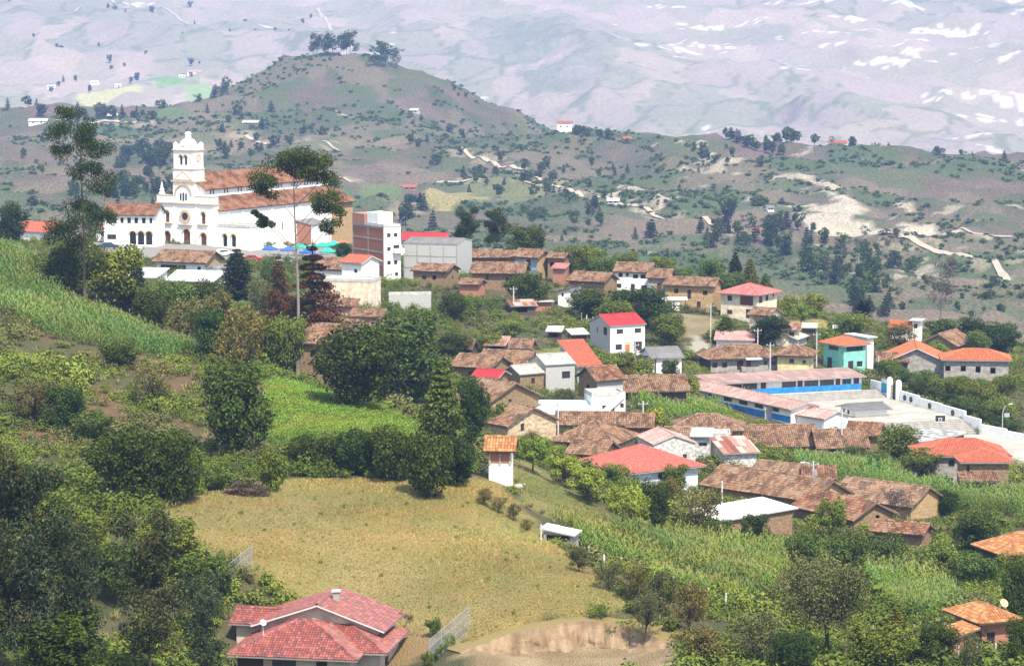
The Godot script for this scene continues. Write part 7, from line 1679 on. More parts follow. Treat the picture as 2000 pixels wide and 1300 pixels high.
func build_specials():
	build_church()
	build_school_yard()
	var cl := ["white off-road vehicle parked at the plaza corner", "white car parked behind the tan gable", "red car parked below the church annex", "dark blue pickup parked beside the red-roofed cottage"]
	var cc := [Color(.75, .75, .75), Color(.72, .73, .75), Color(.45, .02, .03), Color(.03, .05, .10)]
	for i in CARS.size(): car(CARS[i], [.2, .5, .1, .3][i], cc[i], cl[i])
	var uc := [Color(.03, .10, .45), Color(.8, .82, .85), Color(.04, .12, .50), Color(.02, .34, .22), Color(.03, .40, .27), Color(.02, .32, .20), Color(.03, .42, .30), Color(.03, .10, .42), Color(.03, .38, .25), Color(.55, .12, .06)]
	var ul := ["leftmost blue market umbrella", "white market umbrella between two blue ones", "blue market umbrella right of the white one", "green market umbrella, first of the green row", "green market umbrella, second of the green row", "green market umbrella, third of the green row", "green market umbrella at the back near the church end", "blue market umbrella in the front row", "green market umbrella in the front row", "orange market umbrella beside the brick tower block"]
	for i in UMBRELLAS.size(): umbrella(UMBRELLAS[i], uc[i], ul[i])
	for i in POLES.size(): pole(POLES[i][0], POLES[i][1], POLES[i][2], i in [3, 0])
	for i in FENCE_POSTS.size():
		var p := put("fence_post", box_mesh(Vector3(.16, 2.2, .16)), M.post)
		p.position = FENCE_POSTS[i] + Vector3(0, .75, 0)
		tag(p, "white concrete post on the line between pasture and maize", "fence post", "white posts beside the maize")
	for i in GARDEN_POSTS.size():
		var p := put("fence_post", box_mesh(Vector3(.2, 2.0, .2)), M.post)
		p.position = GARDEN_POSTS[i] + Vector3(0, .6, 0)
		tag(p, "pale post in the garden fence above the red-roofed white house", "fence post", "pale garden fence posts")
	for i in CONCRETE_POSTS.size():
		var p := put("fence_post", box_mesh(Vector3(.14, 2.4, .14)), M.post)
		p.position = CONCRETE_POSTS[i] + Vector3(0, .9, 0)
		tag(p, "white post in front of the small red brick house", "fence post", "posts before the brick house")
	sheep(SHEEP[0], .3, "pale sheep lying low on the slope right of the brick hut")
	sheep(SHEEP[1], 2.9, "sheep grazing at the foot of dark round-headed tree")
	sheep(SHEEP[2], 2.2, "pale sheep beside the white base of the brick hut")
	net_fence(MESH_FENCE_A, 2.3, "tall wire mesh fence on the bank left of the villa")
	net_fence(MESH_FENCE_B, 2.3, "tall wire mesh fence right of the villa garden")
	var bp := thing("brush_pile", "heap of cut dark brown branches at the pasture edge", "brush pile", BRUSH[0])
	var mb := MB.new()
	for i in 260:
		var a := rng.randf() * TAU
		var r := sqrt(rng.randf())
		var p := Vector3(cos(a) * r * 2.4, (1.0 - r * r) * 1.7 * rng.randf() + .1, sin(a) * r * 1.6)
		var d := Vector3(rng.randf_range(-1, 1), rng.randf_range(-.35, .35), rng.randf_range(-1, 1)).normalized() * rng.randf_range(.4, 1.1)
		mb.bar(p - d, p + d, rng.randf_range(.03, .08), tone([[.075, .035, .025], [.12, .07, .05], [.05, .03, .025], [.2, .15, .11]]))
	var br := put("branches", mb.mesh(), M.bark, bp)
	br.set_meta("kind", "stuff")
	var bf := thing("burnt_timber_frame", "blackened open timber frame below the red-roofed white house", "timber frame", BURNT_AT)
	for x in 5:
		for z in 2: block(bf, "post", Vector3(-3.5 + x * 1.9, .6, -z * 3.0), Vector3(.22, 3.2, .22), M.dark)
	for z in 2: block(bf, "beam", Vector3(.3, 2.3, -z * 3.0), Vector3(9.5, .25, .25), M.dark)
	for x in 8: block(bf, "rafter", Vector3(-3.8 + x * 1.15, 2.52, -1.5), Vector3(.14, .16, 3.8), M.dark)
	var pc := thing("porch", "leaning porch with grey sheet and white cloth before the ochre house", "porch", PORCH_AT)
	for x in [-2.2, 0.0, 2.2]: block(pc, "post", Vector3(x, .9, 0), Vector3(.14, 2.6, .14), M.wood)
	block(pc, "awning", Vector3(0, 2.35, -.7), Vector3(5.2, .08, 2.4), M.slab, Basis(Vector3.RIGHT, .16))
	block(pc, "hanging_cloth", Vector3(.2, 1.0, .12), Vector3(1.5, 2.0, .04), M.white)
	var ll := thing("laundry_line", "washing line with white and red clothes beyond the turquoise house", "laundry line", LAUNDRY[0])
	var le: Vector3 = LAUNDRY[1] - LAUNDRY[0]
	for k2 in [0.0, 1.0]: block(ll, "post", le * k2 + Vector3(0, 1.0, 0), Vector3(.12, 2.6, .12), M.wood)
	for i in 8:
		var cm: Material = [M.white, M.paleblue, M.white, M.schoolblue, M.white, M.orangedoor, M.white, M.pink][i]
		block(ll, "garment", le * ((i + .7) / 8.6) + Vector3(0, 1.5, 0), Vector3(.38, .8, .04), cm)
	# parts added to houses
	var villa: Node3D = get_node("villa")
	var k := CHIMNEY_AT - villa.position
	block(villa, "chimney", k + Vector3(0, .3, 0), Vector3(.62, 2.0, .62), M.concrete)
	block(villa, "chimney_cap", k + Vector3(0, 1.36, 0), Vector3(.85, .1, .85), M.slab)
	dish(villa, DISH_VILLA, .3, M.whiteframe)
	var uh: Node3D = get_node("unfinished_house")
	k = BIG_CHIMNEY_AT - uh.position
	block(uh, "chimney", k + Vector3(0, .2, 0), Vector3(1.1, 1.5, 1.0), M.pink)
	block(uh, "chimney_cap", k + Vector3(0, 1.02, 0), Vector3(1.4, .14, 1.3), M.cream)
	dish(get_node("white_house"), DISH_WHITE, .5, M.slab)
	dish(get_node("brick_house"), DISH_BRICK, .45, M.trim)
	dish(get_node("hillside_house"), DISH_CREAM, .6, M.slab)
	var vh: Node3D = get_node("village_house")
	var vb := Basis(Vector3.UP, deg_to_rad(12))
	block(vh, "balcony", vb * Vector3(1.2, 2.9, 4.45) , Vector3(4.6, .9, 1.0), M.concrete, vb)
	block(vh, "awning", vb * Vector3(1.2, 5.0, 4.9), Vector3(3.2, .06, 1.8), M.paleblue, vb * Basis(Vector3.RIGHT, .2))
	var mo: Node3D = get_node("modern_house")
	var mbs := Basis(Vector3.UP, deg_to_rad(12))
	block(mo, "stair_wall", mbs * Vector3(.2, 2.2, 2.75), Vector3(5.6, .9, .25), M.white, mbs * Basis(Vector3.BACK, .72))
	var tw: Node3D = get_node("apartment_tower")
	var tb := Basis(Vector3.UP, deg_to_rad(-58))
	block(tw, "balcony", tb * Vector3(7.6, 8.4, -1.2), Vector3(1.2, .9, 2.4), M.white, tb)
	block(tw, "stair_house", tb * Vector3(1.5, 15.2, 0), Vector3(5, 2.6, 3.6), M.white, tb)
	block(tw, "stair_block", tb * Vector3(-4.0, 14.9, .2), Vector3(5.5, 2.2, 4.2), M.brick, tb)

# ---------------------------------------------------------------- trees
const GREENS := {
	"dark": [[0.040, 0.067, 0.011], [0.058, 0.087, 0.015], [0.027, 0.047, 0.010], [0.078, 0.105, 0.019]],
	"mid": [[0.100, 0.138, 0.022], [0.131, 0.168, 0.027], [0.070, 0.103, 0.020], [0.165, 0.188, 0.036]],
	"light": [[0.172, 0.218, 0.025], [0.207, 0.241, 0.032], [0.129, 0.172, 0.023], [0.247, 0.253, 0.046]],
	"olive": [[0.113, 0.108, 0.030], [0.145, 0.129, 0.041], [0.081, 0.083, 0.025], [0.172, 0.143, 0.057]],
	"blue": [[0.042, 0.064, 0.024], [0.059, 0.084, 0.033], [0.031, 0.046, 0.020], [0.099, 0.123, 0.064], [0.088, 0.064, 0.020]],
	"rust": [[.170, .058, .018], [.125, .044, .016], [.210, .084, .025], [.085, .060, .022]],
	"gold": [[.55, .42, .02], [.45, .38, .03], [.12, .15, .03]],
	"conifer": [[0.097, 0.112, 0.018], [0.127, 0.143, 0.022], [0.064, 0.084, 0.015], [0.171, 0.165, 0.029]],
	"black": [[.022, .036, .018], [.032, .048, .020], [.018, .028, .014]],
	"hill_dark": [[0.040, 0.067, 0.011], [0.058, 0.087, 0.015], [0.027, 0.047, 0.010], [0.078, 0.105, 0.019]],  # same leaf tones as the dark palette
	"twig": [[.13, .085, .07], [.10, .065, .05], [.17, .12, .10]],
}

func leaf(mb: MB, p: Vector3, out: Vector3, size: float, col: Color, droop: float, g: RandomNumberGenerator):
	var nn := (out * .6 + Vector3(g.randf_range(-1, 1), g.randf_range(-.6, 1), g.randf_range(-1, 1)) * .75 + Vector3.UP * .25).normalized()
	var t := nn.cross(Vector3(g.randf_range(-1, 1), g.randf_range(-1, 1), g.randf_range(-1, 1))).normalized()
	if droop > 0: t = (t * (1.0 - droop) + Vector3.DOWN * droop).normalized()
	var b := nn.cross(t).normalized() * size * (.34 if droop < .3 else .2)
	var m := p + t * size * .1 + nn * size * .1
	mb.tri(p - t * size * .5, m - b, p + t * size * .55, col)
	mb.tri(p - t * size * .5, p + t * size * .55, m + b, col)

func ball(mb: MB, c: Vector3, rad: Vector3, n: int, size: float, tones: Array, g: RandomNumberGenerator, droop := 0.0, hollow := .45):
	var shade := g.randf_range(.82, 1.18)
	for i in n:
		var d := Vector3(g.randfn(), g.randfn(), g.randfn()).normalized()
		var r := lerpf(hollow, 1.05, sqrt(g.randf())) if g.randf() > .14 else g.randf_range(1.0, 1.42)
		var t: Array = tones[g.randi() % tones.size()]
		var k := shade * g.randf_range(.8, 1.25)
		leaf(mb, c + d * rad * r, d, size * g.randf_range(.7, 1.3), Color(t[0] * k, t[1] * k, t[2] * k), droop, g)

func limb(mb: MB, a: Vector3, b: Vector3, r0: float, r1: float, col: Color, g: RandomNumberGenerator, sides := 5):
	var m := a.lerp(b, .5) + Vector3(g.randf_range(-1, 1), g.randf_range(0, .6), g.randf_range(-1, 1)) * a.distance_to(b) * .09
	mb.tube(PackedVector3Array([a, m, b]), PackedFloat32Array([r0, (r0 + r1) * .5, r1]), sides, col)

var protos := {}
const KIND := {   # name, category, height, width, variants, palette
	"dense": ["leafy_tree", "tree", 8.0, 7.0, 4, "dark"], "round": ["shrub_tree", "tree", 6.0, 5.6, 4, "mid"], "hedge": ["hedge_bush", "bush", 4.2, 5.0, 3, "dark"], "hedge2": ["tall_shrub", "shrub", 4.0, 6.0, 3, "mid"],
	"bush": ["bush", "bush", 2.4, 3.4, 2, "mid"], "orch": ["fruit_tree", "tree", 4.8, 5.0, 3, "light"], "scrub": ["scrub_tree", "tree", 5.0, 5.0, 3, "olive"], "bigscrub": ["spreading_tree", "tree", 9.0, 9.5, 1, "olive"],
	"pine": ["conifer_tree", "conifer", 10.0, 5.2, 2, "conifer"], "cyp": ["cypress_tree", "conifer", 10.0, 3.2, 2, "black"], "dead": ["dead_conifer", "tree", 16.0, 8.0, 2, "rust"],
	"tall_euc": ["eucalyptus_tree", "eucalyptus", 30.0, 10.0, 1, "dark"], "tall_euc2": ["eucalyptus_tree", "eucalyptus", 32.0, 10.5, 1, "dark"], "eucs": ["eucalyptus_sapling", "eucalyptus", 16.0, 7.0, 3, "blue"],
	"tallopen": ["eucalyptus_tree", "eucalyptus", 16.0, 6.5, 1, "twig"], "ridge_euc": ["eucalyptus_tree", "eucalyptus", 12.0, 7.0, 2, "dark"], "spiky": ["spiky_tree", "tree", 6.5, 7.0, 1, "black"], "bare": ["bare_tree", "tree", 5.0, 7.5, 2, "twig"],
	"yellow": ["flowering_bush", "bush", 3.0, 3.4, 1, "gold"], "ftree": ["hillside_tree", "tree", 9.0, 7.5, 4, "hill_dark"], "fcon": ["hillside_conifer", "conifer", 12.0, 6.0, 3, "black"], "fopen": ["hillside_eucalyptus", "eucalyptus", 12.0, 7.0, 3, "hill_dark"],
}

func proto(kind: String) -> Array:
	if protos.has(kind): return protos[kind]
	var spec: Array = KIND[kind]
	var list := []
	for vi in spec[4]:
		var g := RandomNumberGenerator.new()
		g.seed = hash(kind) + vi * 977
		var tr := MB.new()
		var cr := MB.new()
		var H: float = spec[2]
		var R: float = spec[3] / 2
		var pal: Array = GREENS[spec[5]]
		var bark := Color(.10, .075, .055)
		match kind:
			"dense", "round", "hedge", "hedge2", "bush", "orch", "scrub", "bigscrub", "yellow", "ftree":
				var low := {"hedge": .12, "hedge2": .15, "bush": .2, "yellow": .2, "dense": .17, "orch": .38, "scrub": .28, "bigscrub": .42, "round": .26}.get(kind, .3) as float
				var nb := {"bush": 9, "ftree": 9, "bigscrub": 34, "orch": 16, "scrub": 20, "yellow": 10, "dense": 24, "round": 20}.get(kind, 16) as int
				var tot := {"dense": 9500, "round": 6500, "hedge": 6000, "hedge2": 5200, "bush": 2400, "orch": 3000, "scrub": 3000, "bigscrub": 11000, "yellow": 1800, "ftree": 520}.get(kind, 5000) as int
				var size := {"dense": .30, "round": .27, "orch": .24, "scrub": .19, "bigscrub": .22, "ftree": .95, "bush": .20, "hedge2": .26}.get(kind, .25) as float
				var tilt := Vector3(g.randf_range(-.1, .1), 0, g.randf_range(-.1, .1)) * H
				tr.tube(PackedVector3Array([Vector3(0, -.6, 0), Vector3(0, H * low * .5, 0) + tilt * .2, Vector3(0, H * .62, 0) + tilt]), PackedFloat32Array([H * .028, H * .022, H * .008]), 7, bark)
				for i in nb:
					var a := TAU * (i * .618 + g.randf() * .2)
					var y := lerpf(low, .9, pow((i + .5) / nb, .85))
					var wide := sin(PI * clampf((y - low * .55) / (1.12 - low * .55), .05, .97))
					var rr := R * wide * sqrt(g.randf()) * .82
					var c := Vector3(cos(a) * rr, y * H, sin(a) * rr) + tilt * y
					var br := R * g.randf_range(.28, .46) * (.75 if kind in ["orch", "scrub", "bigscrub"] else 1.0)
					limb(tr, Vector3(0, H * minf(low, y) * .8, 0) + tilt * .3, c, H * .010, H * .003, bark, g)
					ball(cr, c, Vector3(br, br * .78, br), tot / nb, size, pal, g, 0.0, .35 if kind in ["orch", "scrub", "bigscrub"] else .55)
			"pine", "cyp", "dead", "fcon":
				tr.tube(PackedVector3Array([Vector3(0, -.6, 0), Vector3(0, H * .5, 0), Vector3(0, H, 0)]), PackedFloat32Array([H * .022, H * .014, H * .002]), 7, bark)
				var layers := {"fcon": 7, "cyp": 14}.get(kind, 13) as int
				for i in layers:
					var f := (i + .5) / layers
					var y := lerpf(.14, .97, f)
					var rr := R * (pow(1.0 - f, .75) if kind != "cyp" else sin(PI * clampf(.2 + f * .78, 0, 1)) * .9) * g.randf_range(.8, 1.15)
					var arms := 4 if kind == "fcon" else 6
					for k in arms:
						if kind == "dead" and g.randf() < .18: continue
						var a := TAU * k / arms + i * 1.3 + g.randf() * .7
						var tip := Vector3(cos(a) * rr, y * H - rr * .18, sin(a) * rr)
						limb(tr, Vector3(0, y * H, 0), tip, H * .005, H * .002, bark, g, 4)
						for q in 2:
							var c := Vector3(0, y * H, 0).lerp(tip, .45 + q * .42)
							var br := rr * .34 + .18
							ball(cr, c, Vector3(br, br * .5, br), 10 if kind == "fcon" else (90 if kind == "dead" else 60), 1.0 if kind == "fcon" else .34, pal, g, .25, .2)
			"tall_euc", "tall_euc2", "tallopen", "ridge_euc", "eucs", "fopen":
				var clumps := []
				if kind == "tall_euc": clumps = [[-.35, .97, .26], [-.75, .88, .30], [-.2, .90, .34], [.25, .86, .30], [.5, .78, .30], [-.45, .78, .24], [.75, .68, .30], [.55, .60, .26], [-.1, .70, .22], [-.3, .52, .30], [.1, .44, .34], [-.55, .42, .34], [.45, .47, .28], [.85, .45, .2], [-.8, .36, .3], [-.2, .32, .3]]
				elif kind == "tall_euc2": clumps = [[-.2, .95, .34], [.15, .97, .30], [.4, .91, .34], [-.6, .88, .30], [-.75, .82, .22], [.7, .87, .26], [.95, .81, .26], [0.05, .88, .30], [.6, .93, .2], [.75, .75, .2], [1.0, .73, .18], [-.95, .70, .16], [-.75, .67, .14], [.85, .66, .18]]
				else:
					for i in ({"eucs": 26, "fopen": 9}.get(kind, 14) as int): clumps.append([g.randf_range(-.75, .75), lerpf(.22 if kind == "eucs" else .42, .97, (i + .5) / ({"eucs": 26, "fopen": 9}.get(kind, 14) as int)), g.randf_range(.2, .36)])
				var tcol := Color(.34, .29, .25) if kind in ["tall_euc2", "tallopen", "fopen"] else Color(.16, .11, .08)
				var pts := PackedVector3Array()
				var rad := PackedFloat32Array()
				for i in 9:
					var f := i / 8.0
					pts.append(Vector3(sin(f * 5.0) * H * .008, -.6 + f * H * .95, cos(f * 4.0) * H * .006 - H * .006))
					rad.append(H * (.0078 * (1.0 - f) + .0014))
				tr.tube(pts, rad, 8, tcol)
				for q in clumps:
					var zz := g.randf_range(-.6, .6)
					var c := Vector3(q[0] * R * (.75 if kind == "eucs" else 1.0), q[1] * H, zz * R)
					var br: float = q[2] * R * (1.95 if kind == "tall_euc" else (1.5 if kind == "tall_euc2" else 1.3))
					var y0 := maxf(H * .2, c.y - absf(q[0]) * R * (.8 if kind.begins_with("tall_") else 1.4) - H * .03)
					limb(tr, Vector3(0, y0, 0), c, H * .0024, H * .0009, tcol, g, 5)
					var cnt := {"fopen": 34, "eucs": 330, "tallopen": 150, "ridge_euc": 520}.get(kind, 1300) as int
					if kind.begins_with("tall_"):
						for sub in 4:
							var off := Vector3(g.randf_range(-1, 1), g.randf_range(-.6, .6), g.randf_range(-1, 1)) * br * .75
							ball(cr, c + off, Vector3(br, br * .7, br) * g.randf_range(.4, .68), int(cnt * q[2] * .9), .36, pal, g, .35, .25)
					else: ball(cr, c, Vector3(br, br * .8, br), cnt, .95 if kind == "fopen" else .36, pal, g, .35, .3)
			"spiky":
				tr.tube(PackedVector3Array([Vector3(0, -.6, 0), Vector3(0, H * .5, 0)]), PackedFloat32Array([.25, .2]), 7, bark)
				for i in 260:
					var d := Vector3(g.randfn(), absf(g.randfn()) * .8 - .15, g.randfn()).normalized()
					var o := Vector3(g.randf_range(-.5, .5), H * g.randf_range(.3, .55), g.randf_range(-.5, .5))
					var s := d.cross(Vector3.UP).normalized() * .11
					var e: Vector3 = o + d * R * g.randf_range(.7, 1.05) + Vector3.DOWN * .2
					var col := tone(pal, .2)
					cr.tri(o - s, o + s, e, col)
					cr.tri(o + d * 1.2 - s * 2.0, o + d * 1.2 + s * 2.0, e, col)
			"bare":
				var ends := [[Vector3(0, H * .3, 0), Vector3.UP, H * .35, H * .012]]
				tr.tube(PackedVector3Array([Vector3(0, -.6, 0), Vector3(0, H * .3, 0)]), PackedFloat32Array([H * .03, H * .022]), 7, bark)
				var depth := 0
				while depth < 5:
					var nxt := []
					for e in ends:
						for k in 3:
							var d: Vector3 = (e[1] + Vector3(g.randf_range(-1.2, 1.2), g.randf_range(-.3, .5), g.randf_range(-1.2, 1.2))).normalized()
							var q: Vector3 = e[0] + d * e[2] * g.randf_range(.6, 1.1)
							limb(tr, e[0], q, e[3], e[3] * .6, Color(.11, .075, .06), g, 4)
							nxt.append([q, d, e[2] * .66, e[3] * .6])
					ends = nxt
					depth += 1
				for e in ends: ball(cr, e[0], Vector3(.4, .3, .4), 4, .18, pal, g)
		list.append([tr.mesh(), cr.mesh()])
	protos[kind] = list
	return list

func plant(kind: String, where: Vector3, h: float, w: float, label: String, group: String, y_off := -.1):
	var spec: Array = KIND[kind]
	var list := proto(kind)
	var pick: Array = list[rng.randi() % list.size()]
	var t := thing(spec[0], label, spec[1], where + Vector3(0, y_off, 0), group)
	t.rotation.y = 0.0 if kind.begins_with("tall_") else rng.randf() * TAU
	t.scale = Vector3(w / spec[3], h / spec[2], w / spec[3])
	put("trunk", pick[0], M.bark, t)
	put("crown", pick[1], M["leaf%d" % (rng.randi() % 5)], t)

func grove(n: int, quad: Array, h0: float, h1: float, kinds: Array, label: String, group: String, on_far: bool):
	for i in n:
		var p: Vector2 = (quad[0] as Vector2).lerp(quad[1], rng.randf()).lerp((quad[3] as Vector2).lerp(quad[2], rng.randf()), rng.randf())
		var y := far_height(p.x, p.y) if on_far else mid_height(p.x, p.y)
		var h := rng.randf_range(h0, h1)
		var kind: String = kinds[rng.randi() % kinds.size()]
		var word: String = ("tall " if h > (h0 + h1) * .5 else "small ") + {"ftree": "round ", "fcon": "pointed ", "fopen": "airy "}[kind]
		plant(kind, Vector3(p.x, y, p.y), h, h * (rng.randf_range(.4, .6) if kind == "fcon" else rng.randf_range(.6, 1.0)), word + label, group, -h * .06)

# ---------------------------------------------------------------- ground cover
func scatter(called: String, label: String, category: String, meshes: Array, places: Array, m: Material):
	# places: [Transform3D, Color]; each mesh takes every n-th place
	var o := Node3D.new()
	o.name = numbered(called)
	add_child(o)
	o.set_meta("kind", "stuff")
	tag(o, label, category)
	for k in meshes.size():
		var mm := MultiMesh.new()
		mm.transform_format = MultiMesh.TRANSFORM_3D
		mm.use_colors = true
		mm.mesh = meshes[k]
		var mine := []
		for i in range(k, places.size(), meshes.size()): mine.append(places[i])
		mm.instance_count = mine.size()
		for i in mine.size():
			mm.set_instance_transform(i, mine[i][0])
			mm.set_instance_color(i, mine[i][1])
		var c := MultiMeshInstance3D.new()
		c.name = "plants"
		c.multimesh = mm
		c.material_override = m
		c.set_meta("kind", "stuff")
		o.add_child(c, true)

func bounds(poly: PackedVector2Array) -> Rect2:
	var r := Rect2(poly[0], Vector2.ZERO)
	for p in poly: r = r.expand(p)
	return r

func built_on(x: float, z: float) -> bool:
	for f in FOOTPRINTS:
		var dx: float = x - f[0]
		var dz: float = z - f[1]
		if absf(dx) > 40 or absf(dz) > 40: continue
		var lx: float = dx * cos(f[2]) - dz * sin(f[2])
		var lz: float = dx * sin(f[2]) + dz * cos(f[2])
		if absf(lx) < f[3] and absf(lz) < f[4]: return true
	return false

func fill(poly: PackedVector2Array, spacing: float, s0: float, s1: float, tint: Color, vary := .2, rows := false) -> Array:
	var out := []
	var b := bounds(poly)
	var x := b.position.x
	while x < b.end.x:
		var z := b.position.y
		while z < b.end.y:
			var p := Vector2(x + rng.randf_range(-.5, .5) * spacing * (.35 if rows else 1.0), z + rng.randf_range(-.5, .5) * spacing)
			if inside(p, poly) and not built_on(p.x, p.y):
				var k := rng.randf_range(s0, s1) * (1.0 + n1(p.x, p.y, .5) * .4)
				var c := tint * (1.0 + rng.randf_range(-vary, vary) + n2(p.x, p.y, .3) * .45)
				c.r *= 1.0 + n1(p.x, p.y, .8) * .35
				out.append([Transform3D(Basis(Vector3.UP, rng.randf() * TAU).scaled(Vector3(k, k * rng.randf_range(.85, 1.15), k)), Vector3(p.x, near_height(p.x, p.y) - .03, p.y)), c])
			z += spacing
		x += spacing
	return out

func corn_mesh(g: RandomNumberGenerator) -> ArrayMesh:
	var mb := MB.new()
	mb.tube(PackedVector3Array([Vector3.ZERO, Vector3(.03, 1.0, 0), Vector3(0, 2.0, .03)]), PackedFloat32Array([.025, .02, .008]), 4, Color(.16, .19, .05))
	for i in 11:
		var a := i * 2.4 + g.randf() * .6
		var y := .3 + i * .155
		var len := g.randf_range(.55, .85)
		var d := Vector3(cos(a), 0, sin(a))
		var s := d.cross(Vector3.UP) * .065
		var col := tone([[.125, .18, .024], [.155, .21, .032], [.09, .14, .022], [.20, .225, .05]], .15)
		var p0 := Vector3(0, y, 0)
		var p1 := p0 + d * len * .4 + Vector3.UP * .28
		var p2 := p0 + d * len * .8 + Vector3.UP * .2
		var p3 := p0 + d * len + Vector3.DOWN * .12
		mb.quad(p0 - s * .5, p0 + s * .5, p1 + s, p1 - s, col); mb.quad(p1 - s, p1 + s, p2 + s * .8, p2 - s * .8, col); mb.tri(p2 - s * .8, p2 + s * .8, p3, col)
	for k in 5:
		var a := k * 1.3
		mb.bar(Vector3(0, 1.95, 0), Vector3(cos(a) * .1, 2.3, sin(a) * .1), .02, Color(.38, .33, .14))
	return mb.mesh()

func tuft_mesh(g: RandomNumberGenerator, blades: int, h: float, spread: float) -> ArrayMesh:
	var mb := MB.new()
	for i in blades:
		var a := g.randf() * TAU
		var d := Vector3(cos(a), 0, sin(a))
		var s := d.cross(Vector3.UP) * h * .07
		var o := d * g.randf() * spread
		var k := g.randf_range(.8, 1.2)
		mb.tri(o - s, o + s, o + d * h * g.randf_range(.2, .7) + Vector3.UP * h * g.randf_range(.6, 1.1), Color(k, k, k))
	return mb.mesh()

func bush_mesh(g: RandomNumberGenerator, n: int, size: float) -> ArrayMesh:
	var mb := MB.new()
	for i in 6:
		var a := g.randf() * TAU
		var r := g.randf() * .55
		ball(mb, Vector3(cos(a) * r, .35 + g.randf() * .45, sin(a) * r), Vector3(.5, .42, .5), n / 6, size, [[.9, 1.0, .9], [1.1, 1.1, 1.0], [.75, .85, .8], [1.25, 1.2, 1.0]], g, 0.0, .4)
	return mb.mesh()

func build_cover():
	var g := RandomNumberGenerator.new()
	g.seed = 99
	var corn := [corn_mesh(g), corn_mesh(g), corn_mesh(g)]
	var c1 := Color(1.0, 1.0, 1.0)
	var fields := fill(CORN_RIGHT, .75, .85, 1.15, c1) + fill(CORN_CORNER, .75, .85, 1.1, Color(.95, 1.05, 1.1))
	scatter("maize", "green maize standing in the field right of the pasture", "maize", corn, fields, M.leaf)
	scatter("maize", "maize in the strip below the half-plastered house", "maize", corn, fill(CORN_STRIP, .85, .8, 1.05, Color(.85, 1.0, 1.05)), M.leaf)
	scatter("maize", "maize patch between the tile barn and the school", "maize", corn, fill(CORN_SCHOOL, .85, .8, 1.1, Color(.95, 1.1, 1.0)), M.leaf)
	scatter("maize", "maize covering the upper left slope", "maize", corn, fill(CORN_SLOPE, .8, .7, 1.1, Color(.80, .95, 1.05)), M.leaf)
	var leafy := [bush_mesh(g, 90, .24), bush_mesh(g, 90, .24)]
	scatter("bean_crop", "bright yellow-green low crop on the knoll", "crop", leafy, fill(CROP, .62, .38, .62, Color(.165, .235, .035), .25), M.leaf)
	var tufts := [tuft_mesh(g, 16, .16, .22), tuft_mesh(g, 12, .24, .16), tuft_mesh(g, 18, .12, .28)]
	scatter("pasture_grass", "short dry yellow grass covering the pasture", "grass", tufts, fill(PASTURE, .30, .6, 1.5, Color(.345, .27, .09), .2), M.leaf)
	scatter("pasture_weeds", "small green weeds dotted over the dry pasture", "weeds", [bush_mesh(g, 60, .3)], fill(PASTURE, 4.2, .12, .42, Color(.12, .17, .03), .3), M.leaf)
	scatter("slope_grass", "green and yellow grass on the fruit tree slope", "grass", tufts, fill(GRASS_SLOPE, .42, .7, 1.6, Color(.23, .23, .065), .25) + fill(LAWN, .5, .7, 1.6, Color(.20, .25, .05)) + fill(MEADOW, .6, .8, 1.6, Color(.36, .32, .10)), M.leaf)
	var tall := [tuft_mesh(g, 26, .6, .3), tuft_mesh(g, 22, .8, .25)]
	# wild undergrowth between fields and houses
	var b3 := [bush_mesh(g, 260, .20), bush_mesh(g, 260, .22), bush_mesh(g, 220, .17)]
	var places := []
	var weeds := []
	var keep_out := [PASTURE, GRASS_SLOPE, CORN_RIGHT, CORN_CORNER, CORN_STRIP, CORN_SCHOOL, CORN_SLOPE, CROP, DIRT_ROAD, DIRT_BANK, YARD, LANE, MEADOW, LAWN, PLAZA, VILLA_YARD, CLEARING, SCHOOL_FRONT, flat(COURT), flat(STEPS_BACK), flat(STEPS_FRONT), flat(LOWER_COURT)]
	var z := -180.0
	while z > -760.0:
		var half := -z * .182 + 12.0
		var st := 1.7 if z > -360 else 2.1
		var x := -half
		while x < half:
			var p := Vector2(x + rng.randf_range(-1, 1), z + rng.randf_range(-1, 1))
			x += st
			var skip := false
			for k in keep_out:
				if inside(p, k): skip = true; break
			if skip or built_on(p.x, p.y): continue
			var d := n1(p.x, p.y, .45) + n2(p.x, p.y, 1.2) * .5
			var soil := inside(p, SOIL_SLOPE)
			var y := near_height(p.x, p.y)
			if d > (-.16 if soil else -.28):
				var k := rng.randf_range(.5, 1.15) * (1.0 + maxf(0, d) * 1.3)
				if z < -400: k *= .85
				var warm := n2(p.x, p.y, .22)
				var col := Color(.092, .122, .020).lerp(Color(.170, .195, .034), clampf(.4 + warm * 1.4, 0, 1))
				if n1(p.x + 300, p.y, .3) > .22: col = col.lerp(Color(.13, .11, .055), .6)
				col *= rng.randf_range(.75, 1.25)
				places.append([Transform3D(Basis(Vector3.UP, rng.randf() * TAU).scaled(Vector3(k * 1.2, k * rng.randf_range(.8, 1.4), k * 1.2)), Vector3(p.x, y - .1, p.y)), col])
			if rng.randf() < .75:
				var k2 := rng.randf_range(.6, 1.3)
				weeds.append([Transform3D(Basis(Vector3.UP, rng.randf() * TAU).scaled(Vector3(k2, k2, k2)), Vector3(p.x + rng.randf_range(-1, 1), y - .1, p.y)), Color(.17, .18, .06).lerp(Color(.34, .27, .11), rng.randf() * .8)])
		z -= st
	scatter("undergrowth", "tangled green undergrowth between the houses and fields", "undergrowth", b3, places, M.leaf)
	scatter("weeds", "tall dry weeds among the undergrowth", "weeds", tall, weeds, M.leaf)
	# low scrub on the hills behind
	var hb := [bush_mesh(g, 42, .55), bush_mesh(g, 42, .6)]
	var hp := []
	var tries := 0
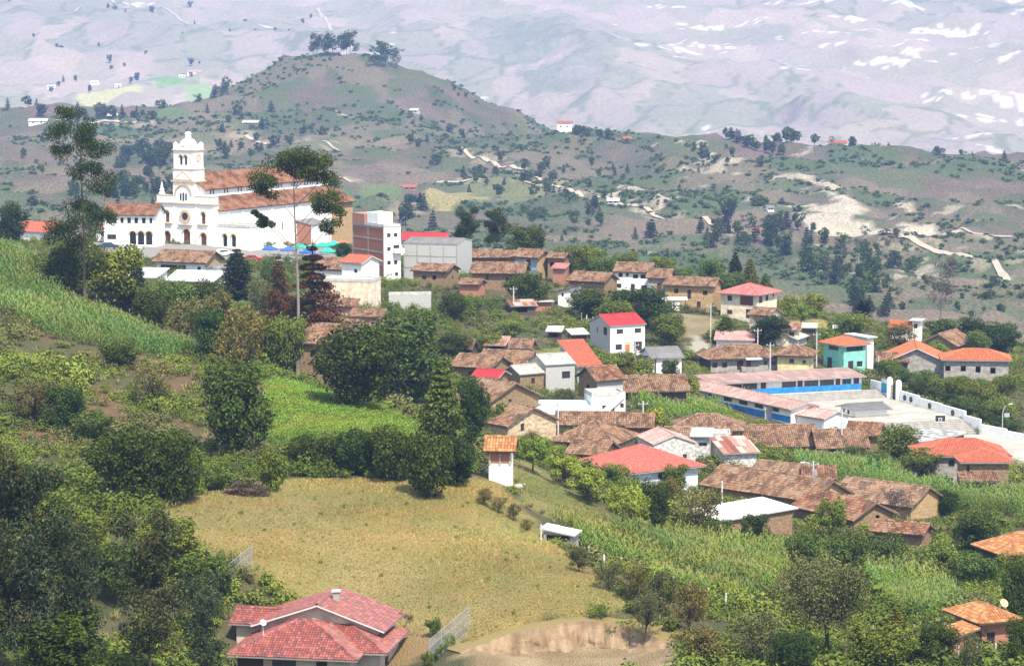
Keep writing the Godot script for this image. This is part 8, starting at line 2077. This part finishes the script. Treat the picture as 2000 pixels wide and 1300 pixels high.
	while hp.size() < 8500 and tries < 60000:
		tries += 1
		var zz := -870.0 - 1560.0 * pow(rng.randf(), .8)
		var xx := rng.randf_range(-1, 1) * -zz * .19
		if n1(xx, zz, .05) + n2(xx, zz, .22) * .8 + rng.randf_range(-.15, .15) < .2: continue
		if inside(Vector2(xx, zz), QUARRY): continue
		var clear := true
		for f in VALLEY_FIELDS:
			if inside(Vector2(xx, zz), f): clear = false
		if not clear: continue
		var k := rng.randf_range(.7, 2.0)
		hp.append([Transform3D(Basis(Vector3.UP, rng.randf() * TAU).scaled(Vector3(k * 1.3, k, k * 1.3)), Vector3(xx, mid_height(xx, zz) - .2, zz)), Color(.056, .084, .022) * rng.randf_range(.7, 1.5)])
	scatter("hillside_scrub", "dark low scrub dotted over the hills behind the village", "scrub", hb, hp, M.leaf)

func flat(pts: Array) -> PackedVector2Array:
	var o := PackedVector2Array()
	for p in pts: o.append(Vector2(p.x, p.z))
	return o


func _ready():
	rng.seed = 7
	var cam := Camera3D.new()
	cam.name = "camera"
	add_child(cam)
	cam.position = Vector3(0, 80, 0)
	cam.rotation.x = -atan(650.0 / 5500.0)
	cam.fov = rad_to_deg(2.0 * atan(650.0 / 5500.0))
	cam.near = 1.0
	cam.far = 9000.0
	cam.current = true
	var we := WorldEnvironment.new()
	we.name = "environment"
	var env := Environment.new()
	env.background_mode = Environment.BG_SKY
	var sky := Sky.new()
	var sm := ProceduralSkyMaterial.new()
	sm.sky_top_color = Color(.66, .73, .83)
	sm.sky_horizon_color = Color(.92, .93, .95)
	sm.sky_curve = .2
	sm.sky_energy_multiplier = 1.15
	sm.ground_bottom_color = Color(.35, .36, .33)
	sm.ground_horizon_color = Color(.72, .76, .80)
	sky.sky_material = sm
	env.sky = sky
	env.tonemap_mode = Environment.TONE_MAPPER_LINEAR
	env.tonemap_exposure = 1.75
	env.sdfgi_enabled = true; env.ssao_enabled = true; env.ssil_enabled = true
	env.fog_enabled = true
	env.fog_density = .0001
	env.fog_light_color = Color(.64, .77, 1.0)
	we.environment = env
	add_child(we)
	var sun := DirectionalLight3D.new()
	sun.name = "sun"
	add_child(sun)
	sun.light_color = Color(1.0, .96, .89)
	sun.light_energy = 1.6
	sun.light_angular_distance = 2.5
	sun.shadow_enabled = true
	sun.look_at_from_position(Vector3(.22, .82, .50), Vector3.ZERO)
	make_materials()
	build_terrain()
	build_houses()
	build_distant_houses()
	build_specials()
	build_trees()
	build_cover()
